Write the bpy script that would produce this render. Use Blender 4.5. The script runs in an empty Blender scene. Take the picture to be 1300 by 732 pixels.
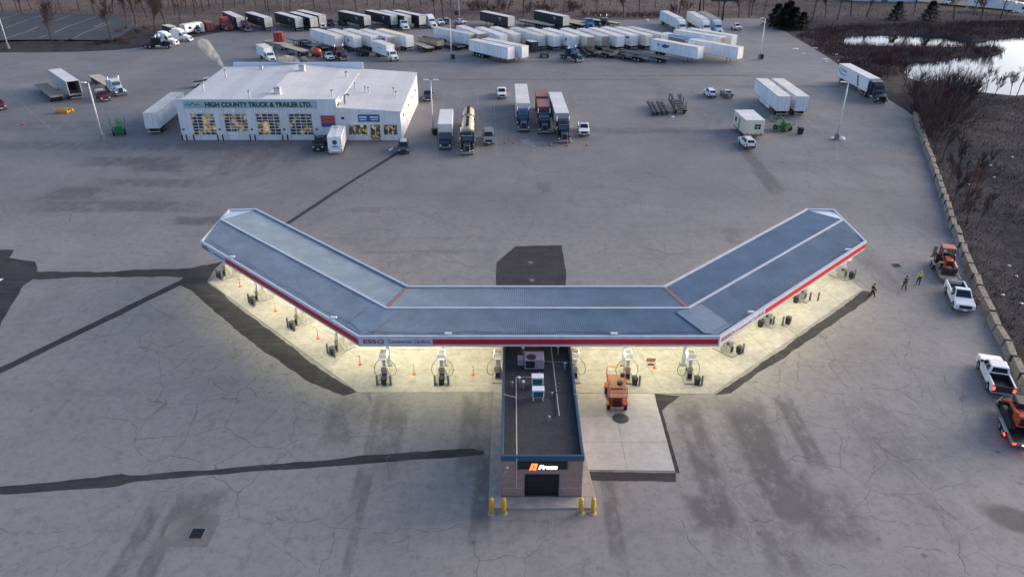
import bpy, bmesh, math, random
import numpy as np
from mathutils import Matrix, Vector
rnd = random.Random(7)
R = math.radians
scene = bpy.context.scene

# ------------------------------------------------------------------ camera, sky, sun, exposure
CAM_H, PITCH, FPX = 41.0, R(28.2), 950.0
cam_data = bpy.data.cameras.new('camera'); cam = bpy.data.objects.new('camera', cam_data)
scene.collection.objects.link(cam); scene.camera = cam
cam.location = (0, 0, CAM_H); cam.rotation_euler = (R(90) - PITCH, 0, 0)
cam_data.sensor_width = 36.0; cam_data.lens = FPX / 1300 * 36.0
cam_data.clip_start = 0.5; cam_data.clip_end = 9000

SUN_EL, SUN_AZ = R(14), R(68)          # azimuth measured from +Y towards +X
world = bpy.data.worlds.new('World'); scene.world = world; world.use_nodes = True
wn = world.node_tree.nodes; wn.clear()
sky = wn.new('ShaderNodeTexSky'); sky.sky_type = 'NISHITA'; sky.sun_disc = False
sky.sun_elevation = SUN_EL; sky.sun_rotation = SUN_AZ
sky.air_density = 0.6; sky.dust_density = 2.0; sky.ozone_density = 1.0
bg = wn.new('ShaderNodeBackground'); bg.inputs[1].default_value = 0.15
wo = wn.new('ShaderNodeOutputWorld')
world.node_tree.links.new(sky.outputs[0], bg.inputs[0]); world.node_tree.links.new(bg.outputs[0], wo.inputs[0])
sun_d = bpy.data.lights.new('sun', 'SUN'); sun_d.energy = 1.0; sun_d.angle = R(50); sun_d.color = (1.0, 0.83, 0.67)
sun = bpy.data.objects.new('sun', sun_d); scene.collection.objects.link(sun)
sd = Vector((math.sin(SUN_AZ) * math.cos(SUN_EL), math.cos(SUN_AZ) * math.cos(SUN_EL), math.sin(SUN_EL)))
sun.rotation_euler = sd.to_track_quat('Z', 'Y').to_euler()
scene.view_settings.view_transform = 'Standard'; scene.view_settings.look = 'None'
scene.view_settings.gamma = 1.0; scene.view_settings.exposure = 1.18
scene.view_settings.use_curve_mapping = False

# ------------------------------------------------------------------ helpers
def G(px, py, h=0.0):
    """plan survey: where the sight line through a picture point meets the level h (metres)"""
    u = (px - 650) / FPX; v = (py - 366) / FPX
    t = (CAM_H - h) / (math.sin(PITCH) + v * math.cos(PITCH))
    return (t * u, t * (math.cos(PITCH) - v * math.sin(PITCH)))

col = scene.collection; KIDS = {}
class MB:
    def __init__(s): s.v = []; s.f = []
    def add(s, vs, fs):
        o = len(s.v); s.v += [tuple(p) for p in vs]; s.f += [tuple(o + i for i in f) for f in fs]; return s
    def box(s, x0, x1, y0, y1, z0, z1):
        vs = [(x0,y0,z0),(x1,y0,z0),(x1,y1,z0),(x0,y1,z0),(x0,y0,z1),(x1,y0,z1),(x1,y1,z1),(x0,y1,z1)]
        return s.add(vs, [(3,2,1,0),(4,5,6,7),(0,1,5,4),(1,2,6,5),(2,3,7,6),(3,0,4,7)])
    def frustum(s, b, t, z0, z1):   # b,t = (x0,x1,y0,y1)
        vs = [(b[0],b[2],z0),(b[1],b[2],z0),(b[1],b[3],z0),(b[0],b[3],z0),(t[0],t[2],z1),(t[1],t[2],z1),(t[1],t[3],z1),(t[0],t[3],z1)]
        return s.add(vs, [(3,2,1,0),(4,5,6,7),(0,1,5,4),(1,2,6,5),(2,3,7,6),(3,0,4,7)])
    def prism_x(s, prof, x0, x1, k=1.0):   # profile of (y,z), extruded along x; must be counter-clockwise seen from +x
        n = len(prof)
        vs = [(x0, y, z) for y, z in prof] + [(x1, y, z) for y, z in prof]
        fs = [tuple(range(n))[::-1], tuple(range(n, 2 * n))]
        fs += [(i, (i + 1) % n, n + (i + 1) % n, n + i) for i in range(n)]
        return s.add(vs, fs)
    def prism_z(s, poly, z0, z1):
        n = len(poly)
        vs = [(x, y, z0) for x, y in poly] + [(x, y, z1) for x, y in poly]
        fs = [tuple(range(n))[::-1], tuple(range(n, 2 * n))] + [(i, (i + 1) % n, n + (i + 1) % n, n + i) for i in range(n)]
        return s.add(vs, fs)
    def tube(s, pts, rad, n=6, cap=True):
        pts = [Vector(p) for p in pts]
        if not isinstance(rad, (list, tuple)): rad = [rad] * len(pts)
        rings = []; ref = None
        for i, p in enumerate(pts):
            d = (pts[min(i + 1, len(pts) - 1)] - pts[max(i - 1, 0)])
            if d.length < 1e-9: d = Vector((0, 0, 1))
            d.normalize()
            if ref is None: ref = Vector((1, 0, 0)) if abs(d.x) < .8 else Vector((0, 1, 0))
            a = d.cross(ref)
            if a.length < 1e-6: a = d.orthogonal()
            a.normalize(); b = d.cross(a); ref = -b if False else ref
            rings.append([p + (a * math.cos(2 * math.pi * k / n) + b * math.sin(2 * math.pi * k / n)) * rad[i] for k in range(n)])
        vs = [q for r in rings for q in r]; fs = []
        for i in range(len(rings) - 1):
            for k in range(n):
                fs.append((i * n + k, i * n + (k + 1) % n, (i + 1) * n + (k + 1) % n, (i + 1) * n + k))
        if cap: fs += [tuple(range(n))[::-1], tuple(range((len(rings) - 1) * n, len(rings) * n))]
        return s.add(vs, fs)
    def spin(s, prof, axis_o, axis, n=16):   # prof of (radius, along)
        axis = Vector(axis).normalized(); a = axis.orthogonal().normalized(); b = axis.cross(a); o = Vector(axis_o)
        vs = []; fs = []; m = len(prof)
        for k in range(n):
            c = a * math.cos(2 * math.pi * k / n) + b * math.sin(2 * math.pi * k / n)
            vs += [o + axis * h + c * r for r, h in prof]
        for k in range(n):
            for i in range(m - 1):
                fs.append((k * m + i, ((k + 1) % n) * m + i, ((k + 1) % n) * m + i + 1, k * m + i + 1))
        fs.append(tuple(k * m for k in range(n))[::-1]); fs.append(tuple(k * m + m - 1 for k in range(n)))
        return s.add(vs, fs)
    def mesh(s, name, bevel=0, smooth=False, segs=1):
        me = bpy.data.meshes.new(name); me.from_pydata(s.v, [], s.f)
        bm = bmesh.new(); bm.from_mesh(me)
        bmesh.ops.recalc_face_normals(bm, faces=bm.faces)
        if bevel:
            ed = [e for e in bm.edges if len(e.link_faces) == 2 and e.calc_face_angle(0) > .45]
            bmesh.ops.bevel(bm, geom=ed, offset=bevel, segments=segs, affect='EDGES', clamp_overlap=True, profile=.6)
        bm.to_mesh(me); bm.free()
        if smooth: me.polygons.foreach_set('use_smooth', [True] * len(me.polygons))
        return me
    def build(s, name, mat, parent=None, bevel=0, smooth=False, segs=1, world=False):
        return link(s.mesh(name, bevel, smooth, segs), name, mat, parent, world)

def link(me, name, mat, parent=None, world=False, loc=None):
    o = bpy.data.objects.new(name, me); col.objects.link(o)
    if mat is not None and not me.materials: me.materials.append(mat)
    if parent is not None:
        o.parent = parent; KIDS.setdefault(parent.name, []).append(o)
        if world: o.matrix_parent_inverse = parent.matrix_basis.inverted()
    if loc is not None: o.location = loc
    return o
def tag(o, label=None, cat=None, group=None, kind=None):
    if label: o['label'] = label
    if cat: o['category'] = cat
    if group: o['group'] = group
    if kind: o['kind'] = kind
    return o
def empty(name, loc=(0, 0, 0), rz=0.0):
    o = bpy.data.objects.new(name, None); col.objects.link(o)
    o.location = loc; o.rotation_euler = (0, 0, rz); o.empty_display_size = .3
    return o
def copy_tree(o, parent=None):
    c = o.copy(); col.objects.link(c)
    if parent is not None:
        c.parent = parent; KIDS.setdefault(parent.name, []).append(c)
    for ch in list(KIDS.get(o.name, ())): copy_tree(ch, c)
    return c
PROTO = {}
def spawn(key, maker):
    if key not in PROTO:
        PROTO[key] = maker(); return PROTO[key]
    return copy_tree(PROTO[key])
def put(o, xy, heading, z=0.0):
    """stand a thing (its +Y is forward) at xy looking along heading=(dx,dy)"""
    o.location = (xy[0], xy[1], z); o.rotation_euler = (0, 0, math.atan2(-heading[0], heading[1])); return o
def sub2(a, b): return (a[0] - b[0], a[1] - b[1])
def unit(d):
    l = math.hypot(*d); return (d[0] / l, d[1] / l)
def along(p, d, s): return (p[0] + d[0] * s, p[1] + d[1] * s)
ORD = ['first', 'second', 'third', 'fourth', 'fifth', 'sixth', 'seventh', 'eighth', 'ninth', 'tenth', 'eleventh', 'twelfth', 'thirteenth', 'fourteenth', 'fifteenth', 'sixteenth', 'seventeenth', 'eighteenth', 'nineteenth', 'twentieth']
ORD += [w + '-' + ORD[k] if k < 9 else t for w, t in (('twenty', 'thirtieth'), ('thirty', 'fortieth'), ('forty', 'fiftieth')) for k in range(10)]

# ------------------------------------------------------------------ materials
M = {}
def mat(name, c, rough=.6, metal=0.0, var=.12, scale=1.5, bump=0.0, bscale=20.0, emit=None, estr=0.0, spec=None, dirt=0.0, seam=None):
    m = bpy.data.materials.new(name); m.use_nodes = True
    nt = m.node_tree; b = nt.nodes['Principled BSDF']
    b.inputs['Roughness'].default_value = rough; b.inputs['Metallic'].default_value = metal
    if spec is not None: b.inputs['Specular IOR Level'].default_value = spec
    tc = nt.nodes.new('ShaderNodeTexCoord')
    n = nt.nodes.new('ShaderNodeTexNoise'); n.inputs['Scale'].default_value = scale; n.inputs['Detail'].default_value = 5; n.inputs['Roughness'].default_value = .65
    nt.links.new(tc.outputs['Object'], n.inputs['Vector'])
    r = nt.nodes.new('ShaderNodeValToRGB'); e = r.color_ramp.elements
    e[0].position = .3; e[1].position = .72
    e[0].color = tuple(x * (1 - var) for x in c) + (1,); e[1].color = tuple(min(1, x * (1 + var * .7)) for x in c) + (1,)
    nt.links.new(n.outputs['Fac'], r.inputs['Fac']); out = r.outputs['Color']
    if dirt:
        n2 = nt.nodes.new('ShaderNodeTexNoise'); n2.inputs['Scale'].default_value = .9; n2.inputs['Detail'].default_value = 8
        mp = nt.nodes.new('ShaderNodeMapping'); mp.inputs['Scale'].default_value = (2.2, 2.2, .35)
        nt.links.new(tc.outputs['Object'], mp.inputs['Vector']); nt.links.new(mp.outputs['Vector'], n2.inputs['Vector'])
        r2 = nt.nodes.new('ShaderNodeMapRange'); r2.inputs[1].default_value = .45; r2.inputs[2].default_value = .8; r2.inputs[4].default_value = dirt
        mx = nt.nodes.new('ShaderNodeMixRGB'); mx.inputs[2].default_value = (.16, .14, .12, 1)
        nt.links.new(n2.outputs['Fac'], r2.inputs[0]); nt.links.new(r2.outputs[0], mx.inputs[0]); nt.links.new(out, mx.inputs[1]); out = mx.outputs[0]
    if seam:
        ax, pitch, wid, k = seam; sp_ = nt.nodes.new('ShaderNodeSeparateXYZ'); nt.links.new(tc.outputs['Object'], sp_.inputs[0])
        def mth(op, a, c=0.0):
            q = nt.nodes.new('ShaderNodeMath'); q.operation = op
            if isinstance(a, (int, float)): q.inputs[0].default_value = a
            else: nt.links.new(a, q.inputs[0])
            q.inputs[1].default_value = c; return q.outputs[0]
        fr = mth('FRACT', mth('DIVIDE', sp_.outputs[ax], pitch)); ln = mth('LESS_THAN', fr, wid / pitch); lk = mth('MULTIPLY', ln, k)
        wnz = nt.nodes.new('ShaderNodeTexWhiteNoise'); wnz.noise_dimensions = '1D'; nt.links.new(mth('FLOOR', mth('DIVIDE', sp_.outputs[ax], pitch)), wnz.inputs['W'])
        tone = nt.nodes.new('ShaderNodeMixRGB'); tone.blend_type = 'MULTIPLY'; tone.inputs[2].default_value = (.86, .86, .86, 1); nt.links.new(mth('MULTIPLY', wnz.outputs['Value'], .8), tone.inputs[0]); nt.links.new(out, tone.inputs[1])
        sm_ = nt.nodes.new('ShaderNodeMixRGB'); sm_.inputs[2].default_value = (.12, .12, .125, 1); nt.links.new(lk, sm_.inputs[0]); nt.links.new(tone.outputs[0], sm_.inputs[1]); out = sm_.outputs[0]
    nt.links.new(out, b.inputs['Base Color'])
    if bump:
        nb = nt.nodes.new('ShaderNodeTexNoise'); nb.inputs['Scale'].default_value = bscale; nb.inputs['Detail'].default_value = 4
        bp = nt.nodes.new('ShaderNodeBump'); bp.inputs['Strength'].default_value = bump; bp.inputs['Distance'].default_value = .05
        nt.links.new(tc.outputs['Object'], nb.inputs['Vector']); nt.links.new(nb.outputs['Fac'], bp.inputs['Height']); nt.links.new(bp.outputs[0], b.inputs['Normal'])
    if emit:
        b.inputs['Emission Color'].default_value = tuple(emit) + (1,); b.inputs['Emission Strength'].default_value = estr
    M[name] = m; return m

mat('white_paint', (.82, .82, .83), .45, var=.06, dirt=.12); mat('trailer_white', (.86, .87, .89), .4, var=.07, scale=.6, dirt=.22, seam=(1, 1.22, .05, .35)); mat('trailer_grey_white', (.72, .74, .77), .45, var=.08, scale=.5, dirt=.3, seam=(1, 1.22, .05, .4)); mat('trailer_warm_white', (.82, .79, .74), .45, var=.08, scale=.5, dirt=.28, seam=(1, 1.22, .05, .35))
mat('trailer_cream', (.72, .70, .64), .5, var=.08, dirt=.15); mat('roof_cream_glow', (.80, .75, .67), .5, var=.1, scale=.5, dirt=.3, seam=(1, 2.44, .08, .25)); mat('roof_grey', (.62, .60, .58), .55, var=.12, scale=.5, dirt=.35, seam=(1, 2.44, .08, .3))  # cream roof tint: warm sky glow on the roofs, put into the colour
mat('roof_white', (.78, .76, .75), .5, var=.07, scale=.4, dirt=.2, seam=(1, 2.44, .08, .25)); mat('roof_sky_glint', (.86, .74, .48), .5, var=.1)  # gold roof tone: glint of the low sky painted into the colour
mat('curtain_black', (.022, .023, .027), .55, var=.3); mat('black_paint', (.015, .016, .02), .25, var=.2)
mat('charcoal_paint', (.035, .037, .042), .3, var=.2); mat('blue_paint', (.02, .05, .13), .25, var=.15); mat('navy_paint', (.015, .03, .07), .25, var=.15)
mat('bright_blue', (.03, .19, .42), .35, var=.1); mat('red_paint', (.33, .025, .025), .35, var=.15, dirt=.1); mat('maroon_paint', (.10, .012, .016), .3, var=.15)
mat('grey_paint', (.16, .165, .175), .35, var=.1); mat('silver_paint', (.45, .46, .48), .3, metal=.3, var=.08); mat('teal_paint', (.03, .10, .11), .35)
mat('pale_blue_paint', (.52, .62, .70), .35, var=.06); mat('container_red', (.21, .055, .045), .6, var=.2, dirt=.15); mat('container_roof', (.29, .135, .115), .7, var=.2, dirt=.2)
mat('beige_steel', (.35, .30, .23), .7, var=.2, dirt=.3); mat('weathered_wood', (.34, .27, .20), .85, var=.3, scale=4); mat('pale_wood', (.55, .48, .38), .8, var=.25, scale=3)
mat('chassis', (.025, .025, .027), .6, var=.3); mat('tyre', (.018, .018, .019), .85, var=.2); mat('rim', (.42, .42, .43), .35, metal=.6, var=.1)
mat('chrome', (.62, .63, .65), .18, metal=1.0, var=.05); mat('tank_steel_sky_gold', (.80, .62, .36), .33, metal=.45, var=.06); mat('dark_glass', (.012, .016, .022), .06, var=.1, spec=.7)  # the tank's gold is the warm sky's reflection, painted into its colour
mat('blue_glass', (.03, .07, .11), .06, var=.1, spec=.8); mat('galvanised', (.52, .52, .53), .5, metal=.2, var=.1); mat('mast_pale', (.66, .65, .64), .5, var=.08); mat('steel_grey', (.23, .235, .25), .5, metal=.3, var=.12)
mat('headlight', (.75, .75, .72), .15); mat('tail_red', (.25, .01, .01), .3); mat('tail_lit', (.5, .02, .02), .3, emit=(1, .04, .02), estr=3.2)
mat('amber_lit', (.5, .2, .03), .3, emit=(1, .45, .15), estr=4.0); mat('lamp_lit', (.9, .9, .85), .3, emit=(1, .95, .85), estr=25)
mat('orange_machine', (.50, .07, .02), .4, var=.12, dirt=.1); mat('orange_deck', (.36, .15, .085), .6, var=.2, dirt=.2); mat('green_machine', (.015, .16, .055), .45, var=.2)
mat('yellow_paint', (.72, .36, .03), .45, var=.1, dirt=.12); mat('cone_orange', (.75, .12, .05), .5); mat('reflect_white', (.8, .8, .8), .5)
mat('concrete', (.36, .34, .31), .85, var=.2, bump=.3, dirt=.25); mat('barrier_concrete', (.31, .265, .21), .9, var=.3, scale=2.5, bump=.4, dirt=.3)
mat('bollard_grey', (.16, .16, .16), .55, var=.2); mat('bin_black', (.02, .02, .02), .5, var=.3); mat('rubber', (.03, .03, .03), .7)
mat('wall_white', (.74, .74, .76), .6, var=.06, scale=.5, dirt=.22, seam=(0, 1.0, .03, .25)); mat('roof_membrane', (.70, .68, .68), .6, var=.08, scale=.25, dirt=.22, seam=(0, 3.0, .06, .16))
mat('parapet_blue', (.56, .64, .72), .5, var=.06); mat('sign_teal', (.33, .47, .49), .5, var=.04); mat('letter_green', (.012, .035, .03), .5); mat('logo_teal', (.06, .20, .17), .5)
mat('canopy_white', (.55, .57, .64), .5, var=.08, scale=.7, dirt=.18); mat('canopy_red', (.58, .014, .028), .4, var=.06); mat('letter_red', (.30, .006, .03), .5); mat('letter_plum', (.28, .08, .20), .5)
mat('flashing_rust', (.34, .15, .11), .7, var=.25, scale=3); mat('flashing_pale', (.55, .63, .70), .4, var=.1); mat('cable', (.07, .09, .12), .6)
mat('sign_red', (.45, .03, .04), .5); mat('sign_blue', (.02, .09, .27), .5); mat('sign_black', (.018, .018, .022), .5)
mat('mauve_metal', (.27, .23, .26), .5, var=.08); mat('kiosk_blue', (.035, .085, .135), .45, var=.1); mat('door_black', (.012, .012, .014), .5, var=.3)
mat('pipe_cream', (.55, .50, .42), .5); mat('soil_dark', (.06, .052, .048), .95, var=.4, bump=.6); mat('snow', (.75, .78, .82), .7)
mat('bark', (.075, .062, .055), .95, spec=.1, var=.35, scale=6); mat('twig', (.085, .066, .062), .95, spec=.1, var=.3); mat('twig_red', (.115, .062, .055), .95, spec=.1, var=.35); mat('evergreen', (.013, .020, .015), .9, spec=.1, var=.5)
mat('skin', (.42, .26, .19), .6); mat('cloth_black', (.02, .02, .023), .9); mat('cloth_brown', (.10, .06, .045), .9); mat('hi_vis', (.62, .62, .05), .7, emit=None); mat('cloth_grey', (.05, .05, .055), .9)
mat('prom_orange', (.8, .12, .02), .4, emit=(1, .13, .03), estr=1.6); mat('prom_white', (.9, .9, .9), .4, emit=(1, 1, 1), estr=1.5)
mat('canopy_lens', (.9, .9, .8), .3, emit=(1, .93, .60), estr=68.0); mat('canopy_ceiling', (.75, .74, .68), .6, var=.05)
mat('screen_grey', (.30, .30, .29), .3); mat('dispenser_white', (.80, .80, .78), .4, var=.05); mat('dispenser_grey', (.36, .36, .35), .5, var=.15); mat('hose', (.30, .29, .265), .5); mat('nozzle_yellow', (.55, .42, .05), .5)
mat('billboard_dark', (.03, .032, .045), .6); mat('paint_line', (.30, .29, .29), .85, var=.5, scale=1.2); mat('asphalt_patch', (.036, .034, .039), .92, spec=.22, var=.5, scale=.8, bump=.3); mat('crack_fill', (.125, .117, .116), .9, var=.5, scale=1.5)
mat('grey_dark', (.06, .06, .065), .6, var=.3); mat('office_cream', (.74, .66, .52), .55, var=.06, dirt=.1); mat('wet_ground', (.055, .05, .05), .9, spec=.1, var=.4, scale=.6); mat('patch_concrete', (.19, .175, .168), .85, var=.3, scale=.5); mat('iron', (.03, .03, .03), .6, var=.4, scale=8); mat('slab_pale', (.50, .48, .45), .85, var=.16, scale=.7, dirt=.25); mat('slab_concrete', (.42, .40, .36), .85, var=.2, scale=.9, dirt=.4); mat('fence_wire', (.12, .115, .11), .7)
mat('parking_asphalt', (.055, .06, .07), .9, var=.25, scale=.15); mat('road_asphalt', (.10, .10, .108), .9, var=.2)

def pavement_material():
    m = bpy.data.materials.new('pavement'); m.use_nodes = True; nt = m.node_tree; L = nt.links.new
    b = nt.nodes['Principled BSDF']; b.inputs['Roughness'].default_value = .82
    tc = nt.nodes.new('ShaderNodeTexCoord'); P = tc.outputs['Object']
    def noise(scale, sc=(1, 1, 1), det=6, rough=.6, dist=0):
        mp = nt.nodes.new('ShaderNodeMapping'); mp.inputs['Scale'].default_value = sc; L(P, mp.inputs[0])
        n = nt.nodes.new('ShaderNodeTexNoise'); n.inputs['Scale'].default_value = scale; n.inputs['Detail'].default_value = det; n.inputs['Roughness'].default_value = rough; n.inputs['Distortion'].default_value = dist
        L(mp.outputs[0], n.inputs['Vector']); return n.outputs['Fac']
    def rng(x, a, c, lo, hi):
        r = nt.nodes.new('ShaderNodeMapRange'); r.inputs[1].default_value = a; r.inputs[2].default_value = c; r.inputs[3].default_value = lo; r.inputs[4].default_value = hi; L(x, r.inputs[0]); return r.outputs[0]
    def math_(op, a, c):
        n = nt.nodes.new('ShaderNodeMath'); n.operation = op
        for i, q in enumerate((a, c)):
            if isinstance(q, (int, float)): n.inputs[i].default_value = q
            else: L(q, n.inputs[i])
        return n.outputs[0]
    def mix(f, a, c):
        n = nt.nodes.new('ShaderNodeMixRGB')
        if isinstance(f, (int, float)): n.inputs[0].default_value = f
        else: L(f, n.inputs[0])
        for i, q in ((1, a), (2, c)):
            if isinstance(q, tuple): n.inputs[i].default_value = q + (1,)
            else: L(q, n.inputs[i])
        return n.outputs[0]
    sep = nt.nodes.new('ShaderNodeSeparateXYZ'); L(P, sep.inputs[0])
    yj = math_('ADD', sep.outputs['Y'], math_('MULTIPLY', noise(.03), 26))
    far = rng(yj, 100, 118, 0, 1)                      # concrete near the pumps, asphalt towards the truck yard
    base = mix(far, (.250, .232, .224), (.160, .151, .156))
    c = mix(rng(noise(.055, (1, 1, 1), 7), .38, .68, 0, .55), base, (.30, .278, .266))
    c = mix(rng(noise(.16, (1, .5, 1), 8, .7), .5, .8, 0, .55), c, (.105, .102, .105))
    c = mix(rng(noise(.09, (.22, 2.6, 1), 7, .65, .4), .54, .8, 0, .5), c, (.10, .10, .106))
    c = mix(rng(noise(5.0, (1, 1, 1), 6, .8), .35, .75, 0, .38), c, (.34, .32, .305))
    c = mix(rng(noise(1.1, (1, 1, 1), 8, .75), .48, .74, 0, .7), c, (.13, .122, .12))
    c = mix(rng(noise(.45, (1, .7, 1), 9, .75), .5, .68, 0, .30), c, (.15, .14, .138))
    # stains with outlines of their own
    stains = [((950,585),6,10,.45),((1060,660),4,3,.4),((245,672),2.6,3,.5),((440,520),6,2.5,.5),((1150,560),6,8,.35),((90,290),12,4,.4),((90,150),34,18,.4),((640,60),90,6,.3)]
    sn = noise(1.5, (1.1, .6, 1), 10, .8); tot = None
    for (px, py), rx, ry, st in stains:
        x, y = G(px, py)
        mp = nt.nodes.new('ShaderNodeMapping'); mp.vector_type = 'TEXTURE'; mp.inputs['Location'].default_value = (x, y, 0); mp.inputs['Scale'].default_value = (rx, ry, 1); L(P, mp.inputs[0])
        ln = nt.nodes.new('ShaderNodeVectorMath'); ln.operation = 'LENGTH'; L(mp.outputs[0], ln.inputs[0])
        q = rng(ln.outputs['Value'], .25, 1.1, st, 0)
        tot = q if tot is None else math_('ADD', tot, q)
    # worn wheel lanes: long rectangles along the driving direction, ragged at the rim
    lanes = [((893,585),1.3,9.5,.9),((968,575),2.0,7.5,1.0),((1000,630),2.6,3.2,1.0),((1015,545),.9,5.5,.9),((1052,655),2.6,3.0,.8),((905,650),2.0,2.0,1.0),((985,680),1.4,4.5,.7),((612,610),.8,6.5,.9),((597,545),1.0,5.5,.8),((497,545),1.3,5.5,.7),((432,535),1.5,3.2,.6),((470,560),.5,8,.6),((250,655),1.6,3.0,.7),((205,690),.8,5.5,.8),((165,700),.7,5.5,.8),((455,660),.4,7,.6),((775,640),.7,6,.8),((1125,560),2.4,7,.4),((1155,620),1.5,6,.4),
             ((120,185),34,3.0,.7),((60,160),30,4,.5),((170,205),9,2.6,.9),((200,213),5,2.2,.9),((190,232),10,2.2,.8),((95,245),5,3.2,.8),((150,262),14,2.4,.8),((250,280),4,1.8,.9),((300,200),2,13,.5),((340,195),2,14,.5),((390,190),1.5,12,.4),((860,167),30,1.6,.8),((905,166),16,1.0,1.0),((780,165),20,2.0,.6),((957,205),1.3,13,.9),((975,230),1.5,6,1.0),((1010,110),16,1.4,.8),((860,96),26,1.2,.8),((640,101),46,.9,.8),((680,78),60,1.5,.7),((1100,330),1.6,10,.5),((930,300),1.2,3,.6),((690,238),1.2,2.4,.7),((525,320),9,.6,.5),((700,175),12,3,.4),((840,118),2,13,.5),((900,150),3,9,.4),((70,120),30,6,.35),((480,60),50,3,.4),((1020,140),2.0,14,.4),((1130,250),3,22,.3),((1010,210),14,3,.35)]
    wn = noise(.55, (1, .6, 1), 8, .75); tl = None
    for (px, py), rx, ry, st in lanes:
        x, y = G(px, py)
        mp = nt.nodes.new('ShaderNodeMapping'); mp.vector_type = 'TEXTURE'; mp.inputs['Location'].default_value = (x, y, 0); mp.inputs['Scale'].default_value = (rx, ry, 1); L(P, mp.inputs[0])
        ab = nt.nodes.new('ShaderNodeVectorMath'); ab.operation = 'ABSOLUTE'; L(mp.outputs[0], ab.inputs[0]); sx = nt.nodes.new('ShaderNodeSeparateXYZ'); L(ab.outputs[0], sx.inputs[0])
        q = rng(math_('MAXIMUM', sx.outputs[0], sx.outputs[1]), .62, 1.15, st, 0)
        tl = q if tl is None else math_('MAXIMUM', tl, q)
    lm = math_('MULTIPLY', tl, rng(math_('ADD', wn, math_('MULTIPLY', tl, .10)), .46, .60, .12, 1))
    c = mix(rng(lm, 0, 1, 0, .78), c, (.078, .072, .074))
    sm = rng(math_('MULTIPLY', tot, rng(sn, .42, .58, 0.05, 1)), .05, 1.0, 0, .78)
    c = mix(sm, c, (.075, .071, .072))
    x, y = G(1292, 660); mp = nt.nodes.new('ShaderNodeMapping'); mp.vector_type = 'TEXTURE'; mp.inputs['Location'].default_value = (x, y, 0); mp.inputs['Rotation'].default_value = (0, 0, R(-28)); mp.inputs['Scale'].default_value = (2.7, 1.5, 1); L(P, mp.inputs[0])
    ln = nt.nodes.new('ShaderNodeVectorMath'); ln.operation = 'LENGTH'; L(mp.outputs[0], ln.inputs[0]); c = mix(rng(math_('ADD', ln.outputs['Value'], math_('MULTIPLY', noise(.8), .5)), .95, 1.3, .8, 0), c, (.052, .047, .046))
    # turning tyre arcs
    an = math_('MULTIPLY', noise(.06), 9); am = rng(sn, .42, .58, 0, 1)
    for (px, py), k0, st in (((270,205),.55,.55),((470,300),.4,.4),((1120,215),.32,.45),((760,250),.3,.4)):
        x, y = G(px, py); mp = nt.nodes.new('ShaderNodeMapping'); mp.vector_type = 'TEXTURE'; mp.inputs['Location'].default_value = (x, y, 0); L(P, mp.inputs[0])
        ln = nt.nodes.new('ShaderNodeVectorMath'); ln.operation = 'LENGTH'; L(mp.outputs[0], ln.inputs[0]); d = ln.outputs['Value']
        w = math_('SINE', math_('ADD', math_('MULTIPLY', d, k0 * 2.4), an), 0)
        c = mix(math_('MULTIPLY', math_('MULTIPLY', rng(w, .72, 1, 0, st), rng(d, 8, 26, 1, 0)), am), c, (.10, .095, .096))
    c = mix(rng(noise(2.6, (1, 1, 1), 9, .8), .52, .68, 0, .6), c, (.12, .113, .112))
    v2 = nt.nodes.new('ShaderNodeTexVoronoi'); v2.inputs['Scale'].default_value = .45; v2.inputs['Randomness'].default_value = 1.0; L(P, v2.inputs['Vector'])
    c = mix(math_('MULTIPLY', rng(v2.outputs['Distance'], .05, .13, .7, 0), rng(noise(.12), .5, .6, 0, 1)), c, (.07, .065, .065))     # oil drips
    # saw-cut joints of the concrete bays near the pumps
    for axis, pitch in (('X', 5.2), ('Y', 9.5)):
        w = math_('ABSOLUTE', math_('SUBTRACT', math_('FRACT', math_('DIVIDE', sep.outputs[axis], pitch), 0), .5), 0)
        ln = math_('MULTIPLY', rng(w, 0, .035 / pitch, 1, 0), math_('MULTIPLY', rng(far, 0, .6, 1, 0), rng(noise(.35), .42, .62, 0, .6)))
        c = mix(ln, c, (.09, .085, .083))
    # fine crazing
    v = nt.nodes.new('ShaderNodeTexVoronoi'); v.feature = 'DISTANCE_TO_EDGE'; v.inputs['Scale'].default_value = .21
    wob = nt.nodes.new('ShaderNodeTexNoise'); wob.inputs['Scale'].default_value = .5; wob.inputs['Detail'].default_value = 6; L(P, wob.inputs['Vector'])
    ad = nt.nodes.new('ShaderNodeMixRGB'); ad.blend_type = 'ADD'; ad.inputs[0].default_value = 3.2; L(P, ad.inputs[1]); L(wob.outputs['Color'], ad.inputs[2]); L(ad.outputs[0], v.inputs['Vector'])
    cr = math_('MULTIPLY', rng(v.outputs['Distance'], .0, .012, 1, 0), rng(noise(.05, (1, 1, 1), 3), .44, .56, 0, .6))
    c = mix(cr, c, (.07, .067, .066))
    L(c, b.inputs['Base Color'])
    bp = nt.nodes.new('ShaderNodeBump'); bp.inputs['Strength'].default_value = .25; bp.inputs['Distance'].default_value = .04; L(noise(7, det=6), bp.inputs['Height']); L(bp.outputs[0], b.inputs['Normal'])
    L(rng(noise(.2), .3, .7, .56, .8), b.inputs['Roughness'])
    return m
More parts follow.
